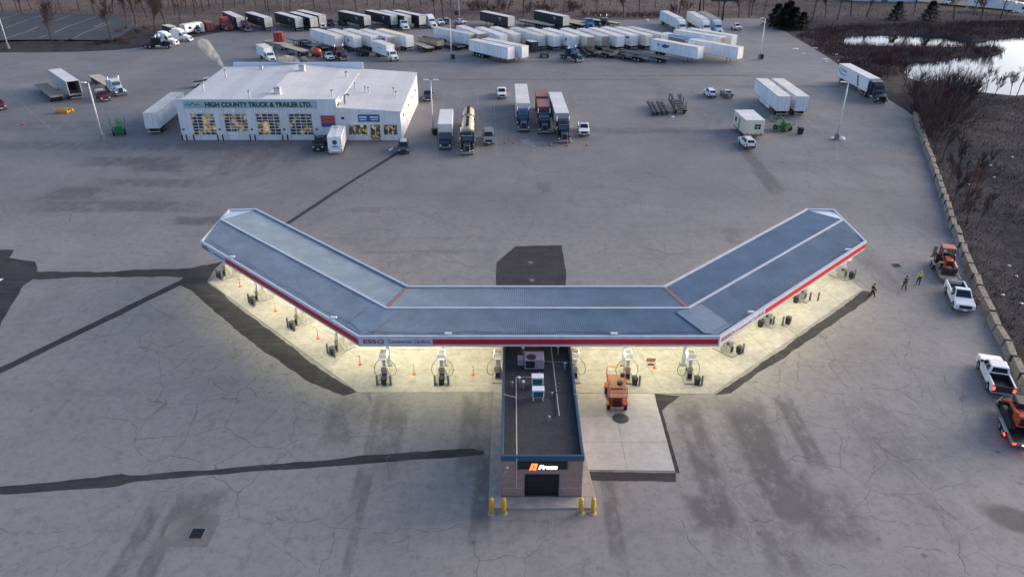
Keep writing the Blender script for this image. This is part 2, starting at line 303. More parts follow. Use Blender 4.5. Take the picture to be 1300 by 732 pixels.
def terrain_material():
    m = bpy.data.materials.new('terrain'); m.use_nodes = True; nt = m.node_tree; L = nt.links.new
    b = nt.nodes['Principled BSDF']; b.inputs['Roughness'].default_value = 1.0; b.inputs['Specular IOR Level'].default_value = .08
    tc = nt.nodes.new('ShaderNodeTexCoord'); P = tc.outputs['Object']
    def noise(s, d=7, r=.7):
        n = nt.nodes.new('ShaderNodeTexNoise'); n.inputs['Scale'].default_value = s; n.inputs['Detail'].default_value = d; n.inputs['Roughness'].default_value = r; L(P, n.inputs['Vector']); return n.outputs['Fac']
    def rng(x, a, c, lo, hi):
        r = nt.nodes.new('ShaderNodeMapRange'); r.inputs[1].default_value = a; r.inputs[2].default_value = c; r.inputs[3].default_value = lo; r.inputs[4].default_value = hi; L(x, r.inputs[0]); return r.outputs[0]
    def mix(f, a, c):
        n = nt.nodes.new('ShaderNodeMixRGB'); L(f, n.inputs[0])
        for i, q in ((1, a), (2, c)):
            if isinstance(q, tuple): n.inputs[i].default_value = q + (1,)
            else: L(q, n.inputs[i])
        return n.outputs[0]
    sep = nt.nodes.new('ShaderNodeSeparateXYZ'); L(P, sep.inputs[0])
    sm = nt.nodes.new('ShaderNodeMath'); sm.operation = 'MULTIPLY_ADD'; sm.inputs[1].default_value = 30; L(noise(.03), sm.inputs[0]); L(sep.outputs['Y'], sm.inputs[2])
    fld = rng(sm.outputs[0], 258, 282, 0, 1)           # dry grass field beyond the yard, dark weedy fill beside it
    dark = mix(rng(noise(.35), .4, .65, 0, 1), (.037, .036, .042), (.078, .072, .079))
    dark = mix(rng(noise(2.2), .52, .72, 0, .75), dark, (.092, .084, .083))
    dark = mix(rng(noise(.09), .52, .7, 0, .7), dark, (.075, .066, .06))
    dry = mix(rng(noise(.08), .35, .7, 0, 1), (.135, .106, .098), (.215, .175, .158))
    dry = mix(rng(noise(.9), .5, .75, 0, .7), dry, (.085, .066, .062))
    xr = rng(sep.outputs['X'], 84, 100, 1, 0); fm = nt.nodes.new('ShaderNodeMath'); fm.operation = 'MULTIPLY'; L(fld, fm.inputs[0]); L(xr, fm.inputs[1])
    fy = rng(sep.outputs['Y'], 268, 285, 0, 1); mm = nt.nodes.new('ShaderNodeMath'); mm.operation = 'MAXIMUM'; L(fm.outputs[0], mm.inputs[0]); f2 = nt.nodes.new('ShaderNodeMath'); f2.operation = 'MULTIPLY'; f2.inputs[1].default_value = .45; L(fy, f2.inputs[0]); L(f2.outputs[0], mm.inputs[1])
    L(mix(mm.outputs[0], dark, dry), b.inputs['Base Color'])
    bp = nt.nodes.new('ShaderNodeBump'); bp.inputs['Strength'].default_value = .9; bp.inputs['Distance'].default_value = .3; L(noise(1.3), bp.inputs['Height']); L(bp.outputs[0], b.inputs['Normal'])
    return m
def water_material():
    m = bpy.data.materials.new('water'); m.use_nodes = True; nt = m.node_tree; L = nt.links.new
    b = nt.nodes['Principled BSDF']; b.inputs['Base Color'].default_value = (.02, .025, .025, 1); b.inputs['Roughness'].default_value = .04; b.inputs['IOR'].default_value = 1.33
    tc = nt.nodes.new('ShaderNodeTexCoord'); n = nt.nodes.new('ShaderNodeTexNoise'); n.inputs['Scale'].default_value = .8; n.inputs['Detail'].default_value = 3; L(tc.outputs['Object'], n.inputs['Vector'])
    bp = nt.nodes.new('ShaderNodeBump'); bp.inputs['Strength'].default_value = .06; bp.inputs['Distance'].default_value = .1; L(n.outputs['Fac'], bp.inputs['Height']); L(bp.outputs[0], b.inputs['Normal'])
    return m
def brick_material():
    m = bpy.data.materials.new('brick'); m.use_nodes = True; nt = m.node_tree; L = nt.links.new
    b = nt.nodes['Principled BSDF']; b.inputs['Roughness'].default_value = .85
    tc = nt.nodes.new('ShaderNodeTexCoord'); mp = nt.nodes.new('ShaderNodeMapping'); mp.inputs['Rotation'].default_value = (R(90), 0, 0); L(tc.outputs['Object'], mp.inputs[0])
    t = nt.nodes.new('ShaderNodeTexBrick'); L(mp.outputs[0], t.inputs['Vector']); t.inputs['Scale'].default_value = 1
    t.inputs['Color1'].default_value = (.40, .205, .165, 1); t.inputs['Color2'].default_value = (.28, .15, .13, 1); t.inputs['Mortar'].default_value = (.36, .30, .285, 1)
    t.inputs['Brick Width'].default_value = .30; t.inputs['Row Height'].default_value = .10; t.inputs['Mortar Size'].default_value = .012
    L(t.outputs['Color'], b.inputs['Base Color'])
    bp = nt.nodes.new('ShaderNodeBump'); bp.inputs['Distance'].default_value = .01; bp.invert = True; L(t.outputs['Fac'], bp.inputs['Height']); L(bp.outputs[0], b.inputs['Normal'])
    return m
def gravel_material():
    m = bpy.data.materials.new('gravel'); m.use_nodes = True; nt = m.node_tree; L = nt.links.new
    b = nt.nodes['Principled BSDF']; b.inputs['Roughness'].default_value = .95
    tc = nt.nodes.new('ShaderNodeTexCoord'); v = nt.nodes.new('ShaderNodeTexVoronoi'); v.inputs['Scale'].default_value = 14; L(tc.outputs['Object'], v.inputs['Vector'])
    n = nt.nodes.new('ShaderNodeTexNoise'); n.inputs['Scale'].default_value = 1.1; n.inputs['Detail'].default_value = 8; L(tc.outputs['Object'], n.inputs['Vector'])
    r = nt.nodes.new('ShaderNodeValToRGB'); r.color_ramp.elements[0].color = (.015, .015, .019, 1); r.color_ramp.elements[1].color = (.078, .075, .084, 1); r.color_ramp.elements[1].position = .85
    mx = nt.nodes.new('ShaderNodeMixRGB'); mx.blend_type = 'MIX'; mx.inputs[0].default_value = .55; L(v.outputs['Color'], mx.inputs[1]); L(n.outputs['Fac'], mx.inputs[2]); L(mx.outputs[0], r.inputs[0]); L(r.outputs[0], b.inputs['Base Color'])
    bp = nt.nodes.new('ShaderNodeBump'); bp.inputs['Distance'].default_value = .05; L(v.outputs['Distance'], bp.inputs['Height']); L(bp.outputs[0], b.inputs['Normal'])
    return m
def roof_metal_material():
    m = mat('canopy_roof', (.215, .285, .36), .7, metal=0.0, var=.2, scale=.35, spec=.25, dirt=.18)
    return m
def interior_material(name, s):
    """a window of a lit workshop or showroom: dark glass with room light painted on as a noise glow"""
    m = bpy.data.materials.new(name); m.use_nodes = True; nt = m.node_tree; L = nt.links.new
    b = nt.nodes['Principled BSDF']; b.inputs['Base Color'].default_value = (.02, .022, .025, 1); b.inputs['Roughness'].default_value = .12
    g = nt.nodes.new('ShaderNodeNewGeometry'); mp = nt.nodes.new('ShaderNodeMapping'); mp.inputs['Scale'].default_value = (s, s, s); mp.inputs['Rotation'].default_value = (0, R(32), 0); L(g.outputs['Position'], mp.inputs[0])
    n = nt.nodes.new('ShaderNodeTexNoise'); n.inputs['Scale'].default_value = .8; n.inputs['Detail'].default_value = 4; L(mp.outputs[0], n.inputs['Vector'])
    r = nt.nodes.new('ShaderNodeValToRGB'); e = r.color_ramp.elements; e[0].position = .5; e[0].color = (.012, .013, .016, 1); e[1].position = .74; e[1].color = (.62, .44, .17, 1)
    L(n.outputs['Fac'], r.inputs[0]); L(r.outputs[0], b.inputs['Emission Color']); b.inputs['Emission Strength'].default_value = .42  # interior light is this glow on the panes; no room stands behind
    M[name] = m; return m
def worn_asphalt():
    m = bpy.data.materials.new('asphalt_patch'); m.use_nodes = True; nt = m.node_tree; L = nt.links.new; b = nt.nodes['Principled BSDF']; b.inputs['Roughness'].default_value = .9; b.inputs['Specular IOR Level'].default_value = .22
    tc = nt.nodes.new('ShaderNodeTexCoord')
    def nz(s, sc, d=8, r=.75):
        mp = nt.nodes.new('ShaderNodeMapping'); mp.inputs['Scale'].default_value = sc; L(tc.outputs['Object'], mp.inputs[0]); n = nt.nodes.new('ShaderNodeTexNoise'); n.inputs['Scale'].default_value = s; n.inputs['Detail'].default_value = d; n.inputs['Roughness'].default_value = r; L(mp.outputs[0], n.inputs['Vector']); return n.outputs['Fac']
    def mx(f, lo, hi, k, a, c):
        r = nt.nodes.new('ShaderNodeMapRange'); r.inputs[1].default_value = lo; r.inputs[2].default_value = hi; r.inputs[4].default_value = k; L(f, r.inputs[0]); q = nt.nodes.new('ShaderNodeMixRGB'); L(r.outputs[0], q.inputs[0])
        if isinstance(a, tuple): q.inputs[1].default_value = a + (1,)
        else: L(a, q.inputs[1])
        q.inputs[2].default_value = c + (1,); return q.outputs[0]
    c = mx(nz(.35, (1, 1, 1)), .35, .7, 1, (.030, .029, .033), (.062, .058, .060))
    c = mx(nz(.8, (.25, 2.2, 1)), .5, .75, .55, c, (.125, .116, .114)); c = mx(nz(1.1, (2.4, .3, 1)), .55, .78, .4, c, (.115, .108, .106)); c = mx(nz(6, (1, 1, 1)), .5, .75, .35, c, (.12, .115, .113))
    L(c, b.inputs['Base Color']); M['asphalt_patch'] = m
M['pavement'] = pavement_material(); worn_asphalt(); M['terrain'] = terrain_material(); M['water'] = water_material(); M['brick'] = brick_material(); M['gravel'] = gravel_material()
roof_metal_material(); interior_material('workshop_glass', 1.0); interior_material('showroom_glass', 2.2)

def text_mesh(s, size, o, ux, uy, un, depth=.02, bold=0.0, shear=0.0, width=None, align='LEFT'):
    cu = bpy.data.curves.new('lettering', 'FONT'); cu.body = s; cu.size = size; cu.extrude = depth; cu.offset = bold; cu.shear = shear; cu.align_x = align; cu.resolution_u = 3
    ob = bpy.data.objects.new('tmp', cu); col.objects.link(ob)
    me = bpy.data.meshes.new_from_object(ob); bpy.data.objects.remove(ob); bpy.data.curves.remove(cu)
    co = [v.co.copy() for v in me.vertices]; xs = [c.x for c in co]
    k = 1.0 if not width else width / (max(xs) - min(xs)); x0 = min(xs) if width else 0
    ux, uy, un, o = Vector(ux), Vector(uy), Vector(un), Vector(o)
    for v, c in zip(me.vertices, co): v.co = o + ux * ((c.x - x0) * k) + uy * c.y + un * c.z
    return me

# ------------------------------------------------------------------ ground, yard, pond
barrier_px = [(1162,150),(1175,190),(1192,240),(1205,280),(1220,320),(1240,370),(1260,415),(1285,465),(1300,495)]
bar = [G(*p) for p in barrier_px]; bar.append((46.0, 51.0)); bar.append((43.5, 40.0)); bar.append((41.5, 30.0))
lot_poly = [(-420, 20), (41.0, 20)] + bar[::-1] + [G(*p) for p in [(1150,140),(1120,122),(1085,96),(1050,72),(1020,54),(1000,42),(975,28),(962,24),(930,23),(800,25.5),(560,26.5),(430,29),(340,33),(300,37),(260,45),(200,58),(150,63.5),(100,66),(0,67)]] + [(-260, 214), (-420, 206)]
pond_poly = [G(*p, -1) for p in [(1056,51),(1075,46.5),(1100,44.3),(1150,44),(1195,47),(1222,52),(1238,53),(1262,50),(1300,46),(1345,48),(1345,128),(1300,122),(1255,119.5),(1215,116),(1180,108),(1152,98),(1146,88),(1160,79.5),(1200,76.5),(1235,74.5),(1268,69),(1277,64),(1262,61),(1225,60.5),(1170,60.5),(1100,60.8),(1078,58.5)]]

def inside(poly, X, Y):
    c = np.zeros(X.shape, bool); n = len(poly)
    for i in range(n):
        x0, y0 = poly[i]; x1, y1 = poly[(i + 1) % n]
        if y0 == y1: continue
        k = ((y0 > Y) != (y1 > Y)) & (X < (x1 - x0) * (Y - y0) / (y1 - y0) + x0); c ^= k
    return c
def pdist(poly, X, Y):
    d = np.full(X.shape, 1e9); n = len(poly)
    for i in range(n):
        x0, y0 = poly[i]; x1, y1 = poly[(i + 1) % n]; L2 = (x1 - x0) ** 2 + (y1 - y0) ** 2 + 1e-9
        t = np.clip(((X - x0) * (x1 - x0) + (Y - y0) * (y1 - y0)) / L2, 0, 1)
        d = np.minimum(d, np.hypot(X - x0 - t * (x1 - x0), Y - y0 - t * (y1 - y0)))
    return d
def vnoise(X, Y, s, seed):
    r = np.random.RandomState(seed); T = r.rand(64, 64); x = X / s; y = Y / s
    xi = np.floor(x).astype(int); yi = np.floor(y).astype(int); fx = x - xi; fy = y - yi
    fx = fx * fx * (3 - 2 * fx); fy = fy * fy * (3 - 2 * fy); g = lambda a, c: T[a % 64, c % 64]
    return (g(xi, yi) * (1 - fx) + g(xi + 1, yi) * fx) * (1 - fy) + (g(xi, yi + 1) * (1 - fx) + g(xi + 1, yi + 1) * fx) * fy - .5
def height(X, Y):
    X = np.asarray(X, float); Y = np.asarray(Y, float)
    inn = inside(lot_poly, X, Y); d = pdist(lot_poly, X, Y)
    s = np.where(inn, 0, np.clip((d - .5) / 7, 0, 1)); s = s * s * (3 - 2 * s)
    rt = np.clip((X - 38) / 15, 0, 1) * np.clip((268 - Y) / 15, 0, 1)     # the fill beside the yard falls towards the pond
    h = -.06 + s * (vnoise(X, Y, 9, 1) * .9 + vnoise(X, Y, 3.3, 2) * .4 + vnoise(X, Y, 40, 3) * .8) * (.35 + .65 * rt) - s * rt * .25
    pin = inside(pond_poly, X, Y); pd = pdist(pond_poly, X, Y)
    k = np.where(pin, np.clip(.5 + pd / 5, 0, 1), np.clip(.5 - pd / 5, 0, 1)); k = k * k * (3 - 2 * k)
    h = h * (1 - k) - 2.0 * k
    return h
def graded(a, b, step, lo, hi, n):
    core = list(np.arange(a, b + .01, step)); g1 = [a - (a - lo) * (i / n) ** 2.2 for i in range(n, 0, -1)]; g2 = [b + (hi - b) * (i / n) ** 2.2 for i in range(1, n + 1)]
    return np.array(g1 + core + g2)
xs = graded(-230, 240, 2.4, -4000, 4000, 14); ys = graded(20, 350, 2.4, -3000, 5000, 14)
XX, YY = np.meshgrid(xs, ys); ZZ = height(XX, YY)
nx, ny = len(xs), len(ys)
verts = np.stack([XX.ravel(), YY.ravel(), ZZ.ravel()], 1)
idx = np.arange(nx * ny).reshape(ny, nx)
faces = np.stack([idx[:-1, :-1], idx[:-1, 1:], idx[1:, 1:], idx[1:, :-1]], -1).reshape(-1, 4)
me = bpy.data.meshes.new('ground'); me.from_pydata(verts.tolist(), [], faces.tolist()); me.polygons.foreach_set('use_smooth', [True] * len(me.polygons))
tag(link(me, 'ground', M['terrain']), kind='structure')

def sheet(name, poly, z, m, kind='structure', parent=None):
    mb = MB(); mb.add([(x, y, z) for x, y in poly], [tuple(range(len(poly)))])
    me = bpy.data.meshes.new(name); me.from_pydata(mb.v, [], mb.f)
    bm = bmesh.new(); bm.from_mesh(me); bmesh.ops.triangulate(bm, faces=bm.faces); bmesh.ops.recalc_face_normals(bm, faces=bm.faces)
    if sum(f.normal.z for f in bm.faces) < 0: bmesh.ops.reverse_faces(bm, faces=bm.faces)
    bm.to_mesh(me); bm.free()
    o = link(me, name, M[m], parent)
    return tag(o, kind=kind) if parent is None else o
sheet('yard_pavement', lot_poly, 0.0, 'pavement')
wx = [p[0] for p in pond_poly]; wy = [p[1] for p in pond_poly]
sheet('pond_water', [(min(wx) - 6, min(wy) - 6), (max(wx) + 6, min(wy) - 6), (max(wx) + 6, max(wy) + 6), (min(wx) - 6, max(wy) + 6)], -1.0, 'water')

def rough_edges(pts, amp, seed):
    r = random.Random(seed); out = []; o = 0
    for i, a in enumerate(pts):
        b = pts[(i + 1) % len(pts)]; n = max(1, int(math.dist(a, b) / .55)); d = unit(sub2(b, a)) if math.dist(a, b) > 1e-6 else (0, 0)
        for k in range(n):
            t = k / n; o = o * .75 + r.uniform(-amp, amp) * 1.1 if k else 0
            out.append((a[0] + (b[0] - a[0]) * t - d[1] * o, a[1] + (b[1] - a[1]) * t + d[0] * o))
    return out
patches = [
 ([(0,617),(120,606),(155,601),(165,603),(250,597),(430,582),(455,578),(600,569),(614,572),(614,577),(440,590),(300,600),(170,611),(150,617),(80,622),(0,627),(-60,633),(-60,622)], .05),
 ([(-40,487),(0,466),(225,357.5),(232,360),(225,364),(0,474),(-40,494)], .04),
 ([(38,344),(120,345.5),(250,338.5),(262,336),(255,347),(246,352),(200,351),(130,352),(42,354)], .10),
 ([(-60,318),(18,317),(12,327),(45,332),(47,343),(42,354),(30,362),(0,415),(-60,480)], .06),
 ([(224,359),(250,340),(284,331),(270,345),(263,357),(300,388),(350,425),(400,463),(452,497.5),(436,502),(395,486),(330,442),(270,392),(240,367)], .08),
 ([(504,193),(509,193),(430,243),(368,284),(361,284),(420,245)], .04),
 ([(630,366),(630.5,333),(655,312.5),(713,311),(719,349),(718,366)], .02),
 ([(831,499.5),(863,502.5),(848,514),(836,525)], .03),
 ([(907,501.5),(1000,438),(1096,369),(1112,372),(1090,388),(1062,408),(1030,430),(995,455),(950,483),(928,499)], .08),
 ([(747,598),(858,600),(858,611),(747,609)], .03),  # dark asphalt at the ramp's foot, slab-base shadow drawn in with it
 ([(831,500),(836,505),(863,600),(858,600)], .02),
]
for i, (p, amp) in enumerate(patches):
    sheet('asphalt_patch', rough_edges([G(*q) for q in p], amp, 30 + i), .004 + .0015 * i, 'asphalt_patch')
sheet('concrete_patch', rough_edges([G(*q) for q in [(446,263.5),(484,263),(484,269.5),(447,270)]], .08, 93), .004, 'patch_concrete')
sheet('concrete_patch', rough_edges([G(*q) for q in [(222,652),(281,653),(262,694),(200,692)]], .05, 92), .004, 'patch_concrete')
# drain grates, manholes
def disc(name, px, r, label, m='iron'):
    x, y = G(*px); root = empty(name, (x, y, 0))
    MB().spin([(r, -.03), (r, .03), (r * .97, .034)], (0, 0, 0), (0, 0, 1), 24).build('rim', M['steel_grey'], root)
    MB().spin([(r * .86, -.03), (r * .86, .044)], (0, 0, 0), (0, 0, 1), 20).build('lid', M[m], root)
    bars = MB()
    for k in range(-3, 4):
        w = math.sqrt(max(.01, (r * .78) ** 2 - (k * r * .22) ** 2)); bars.box(-w, w, k * r * .22 - .02, k * r * .22 + .02, .045, .06)
    bars.build('tread_bars', M['steel_grey'], root)
    return tag(root, label, 'manhole')
disc('manhole_cover', (788, 531), .78, 'large round black manhole cover on the concrete ramp slab')
disc('manhole_cover', (673.5, 333), .30, 'pale manhole lid on the far half of the dark asphalt square', 'galvanised')
disc('manhole_cover', (675, 355.5), .30, 'pale manhole lid beside the canopy edge on the dark asphalt square', 'galvanised')
def grate(px, label):
    x, y = G(*px); root = empty('drain_grate', (x, y, 0))
    f = MB()
    for a in (-.55, .47): f.box(a, a + .08, -.55, .55, 0, .035); f.box(-.47, .47, a, a + .08, 0, .035)
    f.build('frame', M['steel_grey'], root)
    MB().box(-.47, .47, -.47, .47, 0, .008).build('sump', M['door_black'], root)
    for k in range(7): MB().box(-.46, .46, -.41 + k * .13, -.36 + k * .13, .008, .03).build('bar', M['iron'], root)
    tag(root, label, 'drain')
grate((250, 677), 'square iron drain grate in a stained patch of concrete')
grate((1138, 337), 'square drain grate set near the three walking people')
# painted stall lines, thin and worn
lines = [((565,115),(551,196)),((586,117),(580,196)),((607,117),(606,198)),((627,117),(631,198)),((646,118),(654,168)),((727,118),(736,140)),((747,118),(753,130)),((768,118),(779,140)),((0,108),(70,168)),((27,106),(84,150)),((173,118),(184,128)),((1062,180),(1064,205)),((975,110),(1046,170)),((0,82),(20,96)),((40,76),(56,84))]
for a, b in lines:
    a, b = G(*a), G(*b); d = unit(sub2(b, a)); n = (-d[1] * .07, d[0] * .07)
    sheet('painted_line', [(a[0]-n[0],a[1]-n[1]), (b[0]-n[0],b[1]-n[1]), (b[0]+n[0],b[1]+n[1]), (a[0]+n[0],a[1]+n[1])], .004, 'paint_line')
sheet('painted_marking', [G(*p) for p in [(-20,352),(5,354),(-6,361),(-30,361)]], .03, 'reflect_white')
sheet('painted_marking', rough_edges([G(*p) for p in [(661,177),(672,177),(675,181),(680,186),(677,188),(672,183),(664,182)]], .15, 77), .004, 'paint_line')
sheet('painted_marking', rough_edges([G(*p) for p in [(493,190),(499,187),(499,189),(495,192)]], .1, 78), .004, 'reflect_white')
# long wandering cracks, one thin sheet
cr = MB()
def crack(a, b, seed, w=.05, wob=.5, branch=True):
    r = random.Random(seed); a, b = G(*a), G(*b); L = math.dist(a, b); n = max(3, int(L / .35)); d = unit(sub2(b, a)); o = 0; pts = []
    for i in range(n + 1):
        t = i / n; pts.append((a[0] + (b[0]-a[0]) * t - d[1] * o, a[1] + (b[1]-a[1]) * t + d[0] * o)); o += r.uniform(-wob, wob) * .6; o *= .93
    for i in range(n):
        if r.random() < .04: continue
        p, q = pts[i], pts[i + 1]; e = unit(sub2(q, p)); ww = w * r.uniform(.15, 1.25); k = (-e[1] * ww, e[0] * ww)
        cr.add([(p[0]-k[0],p[1]-k[1],.0045),(q[0]-k[0]*.8,q[1]-k[1]*.8,.0045),(q[0]+k[0]*.8,q[1]+k[1]*.8,.0045),(p[0]+k[0],p[1]+k[1],.0045)], [(0,1,2,3)])
for i, (a, b) in enumerate([((1080,505),(1195,560)),((1100,545),(1115,610)),((1115,515),(1190,535)),((930,655),(1180,668)),((1185,640),(1230,730)),((1140,690),(1200,700)),((860,655),(900,720)),((1085,530),(1060,570)),((1150,440),(1170,520)),((1190,470),(1225,510)),((1140,395),(1150,450)),((960,690),(1080,712)),((1100,330),(1185,355)),((1000,268),(1060,330)),((1115,270),(1150,310)),
    ((640,250),(655,310)),((500,322),(570,318)),((565,320),(620,300)),((655,300),(740,303)),((550,340),(570,365)),((640,345),(560,330)),((500,570),(400,732)),((350,655),(500,675)),((500,675),(590,668)),((0,670),(90,668)),((100,450),(140,446)),((270,300),(300,310)),((990,440),(1080,500)),((1010,395),(1060,440)),((700,300),(720,345)),((760,320),(800,310)),((160,240),(240,265))]):
    crack(a, b, 500 + i, w=.028)
tag(cr.build('pavement_cracks', M['crack_fill']), kind='stuff')

# neighbour's parking ground with pale seams, upper left, and the road far beyond the pond
sheet('neighbour_lot', [G(*p) for p in [(-60,55),(15,52.5),(60,52),(120,52.5),(145,53),(160,44),(172,35),(150,22),(143,20),(128,21.5),(116,19),(98,20),(84,17),(64,19),(52,16),(28,18.5),(15,17),(-60,19)]], .35, 'parking_asphalt')
for a, b in [((10,50),(30,43)),((32,43),(50,35)),((18,33),(37,26.5)),((4,25),(25,19)),((40,25),(57,20)),((70,43),(85,36)),((85,36),(122,23)),((95,50),(104,44.5)),((104,44.5),(140,31)),((65,30),(90,21)),((50,50),(60,46.5)),((8,37),(16,34)),((120,36),(137,29))]:
    a, b = G(*a), G(*b); d = unit(sub2(b, a)); n = (-d[1] * .22, d[0] * .22)
    sheet('painted_line', [(a[0]-n[0],a[1]-n[1]), (b[0]-n[0],b[1]-n[1]), (b[0]+n[0],b[1]+n[1]), (a[0]+n[0],a[1]+n[1])], .36, 'paint_line')
sheet('highway', [(120, 352), (150, 331), (185, 298), (215, 262), (226, 268), (196, 308), (160, 345), (128, 372)], .45, 'road_asphalt')

# ------------------------------------------------------------------ concrete apron under the canopy (slabs)
apron = empty('concrete_apron', (2.4, 60, 0)); tag(apron, kind='structure')
def slabs(p00, p10, p11, p01, nu, nv, z=.035, m='slab_concrete'):
    lerp = lambda a, b, t: (a[0] + (b[0]-a[0]) * t, a[1] + (b[1]-a[1]) * t)
    for i in range(nu):
        for j in range(nv):
            q = [lerp(lerp(p00, p10, u), lerp(p01, p11, u), v) for u, v in ((i/nu, j/nv), ((i+1)/nu, j/nv), ((i+1)/nu, (j+1)/nv), (i/nu, (j+1)/nv))]
            cx = sum(a[0] for a in q) / 4; cy = sum(a[1] for a in q) / 4
            q = [(cx + (a[0]-cx) * (1 - .018 / max(.5, math.dist(a, (cx, cy)))), cy + (a[1]-cy) * (1 - .018 / max(.5, math.dist(a, (cx, cy))))) for a in q]
            MB().prism_z(q, -.05, z + rnd.uniform(-.004, .004)).build('slab', M[m], apron, world=True)
AL, BL, BR, AR = (-35.7, 78.0), (-14.15, 56.2), (18.4, 56.0), (40.5, 76.2)
ALb, BLb, BRb, ARb = (-32.5, 87.5), (-10.2, 67.0), (15.0, 67.0), (37.6, 87.5)
slabs(AL, BL, BLb, ALb, 6, 3); slabs(BL, (-.9, 56.2), (-.9, 67), BLb, 3, 3); slabs((-.9, 60.5), (5.4, 60.5), (5.4, 67), (-.9, 67), 1, 2)
slabs((5.4, 56.1), BR, BRb, (5.4, 67), 3, 3); slabs(BR, AR, ARb, BRb, 6, 3)
ramp = [(5.4, 45.85), (13.0, 45.7), (13.05, 56.02), (5.4, 56.06)]
slabs(ramp[0], ramp[1], ramp[2], ramp[3], 2, 3, .03, 'slab_pale')
# plinth that the brick kiosk stands on
kerb = empty('kiosk_plinth', (2.3, 44, 0)); tag(kerb, kind='structure')
MB().prism_z([(-1.75, 41.55), (6.35, 41.55), (6.35, 42.7), (-1.75, 42.7)], -.1, .14).build('step', M['concrete'], kerb, bevel=.02, world=True)
MB().prism_z([(-1.75, 42.72), (-.80, 42.72), (-.80, 56.1), (-1.75, 56.1)], -.1, .13).build('side_walk', M['concrete'], kerb, bevel=.02, world=True)
MB().prism_z([(5.31, 42.72), (6.35, 42.72), (5.38, 56), (5.31, 56)], -.1, .12).build('side_walk', M['concrete'], kerb, bevel=.02, world=True)

# ------------------------------------------------------------------ canopy over the pumps
CX = 2.4
def mir(p): return (2 * CX - p[0],) + tuple(p[1:])
cA, cA2, cA3, cV, cB = (-34.8, 76.6), (-34.75, 85.8), (-31.7, 86.0), (-10.4, 65.7), (-13.5, 56.45)
cR, cRA = (-11.75, 61.05), (-34.6, 82.3)
ZB, ZT, ZE, ZRDG = 5.0, 6.05, 5.78, 6.12
canopy = empty('fuel_canopy', (CX, 61, 0))
tag(canopy, 'winged metal pump canopy with blue ribbed roof and red band fascia', 'canopy')
def ribbed(q0, q1, q2, q3, z0, z1, n, name):
    """panel: q0-q1 low edge, q3-q2 ridge edge; ribs run from edge to ridge"""
    mb = MB(); vs = []; fs = []
    for i in range(n + 1):
        for k, (o, dz) in enumerate(((0, 0), (.34, 0), (.46, .06), (.88, .06))):
            if i == n and k: break
            t = min(1, (i + o) / n)
            a = (q0[0] + (q1[0]-q0[0]) * t, q0[1] + (q1[1]-q0[1]) * t); b = (q3[0] + (q2[0]-q3[0]) * t, q3[1] + (q2[1]-q3[1]) * t)
            vs += [(a[0], a[1], z0 + dz), (b[0], b[1], z1 + dz)]
    m = len(vs) // 2
    for i in range(m - 1): fs.append((2*i, 2*i+2, 2*i+3, 2*i+1))
    mb.add(vs, fs); return mb.build(name, M['canopy_roof'], canopy, world=True)
for f in (lambda p: p, mir):
    ribbed(f(cA), f(cB), f(cR), f(cRA), ZE, ZRDG, 110, 'roof_panel')
    ribbed(f(cA3), f(cV), f(cR), f(cRA), ZE, ZRDG, 112, 'roof_panel')
    MB().add([f(cRA) + (ZRDG + .01,), f(cA3) + (ZE + .05,), f(cA2) + (ZE + .02,)], [(0, 1, 2)]).build('corner_flashing', M['flashing_pale'], canopy, world=True)
    d = unit(sub2(f(cRA), f(cR))); n = (-d[1] * .13, d[0] * .13); a, b = f(cR), f(cRA)
    MB().prism_z([(a[0]-n[0],a[1]-n[1]),(b[0]-n[0],b[1]-n[1]),(b[0]+n[0],b[1]+n[1]),(a[0]+n[0],a[1]+n[1])], ZRDG, ZRDG + .12).build('ridge_cap', M['canopy_white'], canopy, world=True)
    d = unit(sub2(f(cV), f(cR))); n = (-d[1] * .17, d[0] * .17); a, b = f(cR), f(cV)
    MB().add([(a[0]-n[0],a[1]-n[1],ZRDG+.10),(b[0]-n[0],b[1]-n[1],ZE+.10),(b[0]+n[0],b[1]+n[1],ZE+.10),(a[0]+n[0],a[1]+n[1],ZRDG+.10)], [(0,1,2,3)]).build('valley_flashing', M['flashing_rust'], canopy, world=True)
    # smooth mitre sheet over the front bend
    mm = [cR, (-10.4, 60.3), (-12.3, 57.0), (-13.5, 56.75), (-15.1, 58.4), (-13.2, 61.9)]
    zz = [ZRDG + .07, ZRDG + .02, ZE + .13, ZE + .10, ZE + .13, ZRDG + .04]
    MB().add([f(p) + (z,) for p, z in zip(mm, zz)], [tuple(range(6))]).build('mitre_sheet', M['canopy_roof'], canopy, world=True)
    p, q = f((-10.4, 60.3)), f((-12.3, 57.0)); MB().tube([p + (ZRDG + .05,), q + (ZE + .16,)], .05, 4).build('seam', M['cable'], canopy, world=True)
ribbed(cB, mir(cB), mir(cR), cR, ZE, ZRDG, 160, 'roof_panel'); ribbed(cV, mir(cV), mir(cR), cR, ZE, ZRDG, 128, 'roof_panel')
MB().prism_z([(cR[0], cR[1] - .12), (mir(cR)[0], cR[1] - .12), (mir(cR)[0], cR[1] + .12), (cR[0], cR[1] + .12)], ZRDG + .003, ZRDG + .125).build('ridge_cap', M['canopy_white'], canopy, world=True)
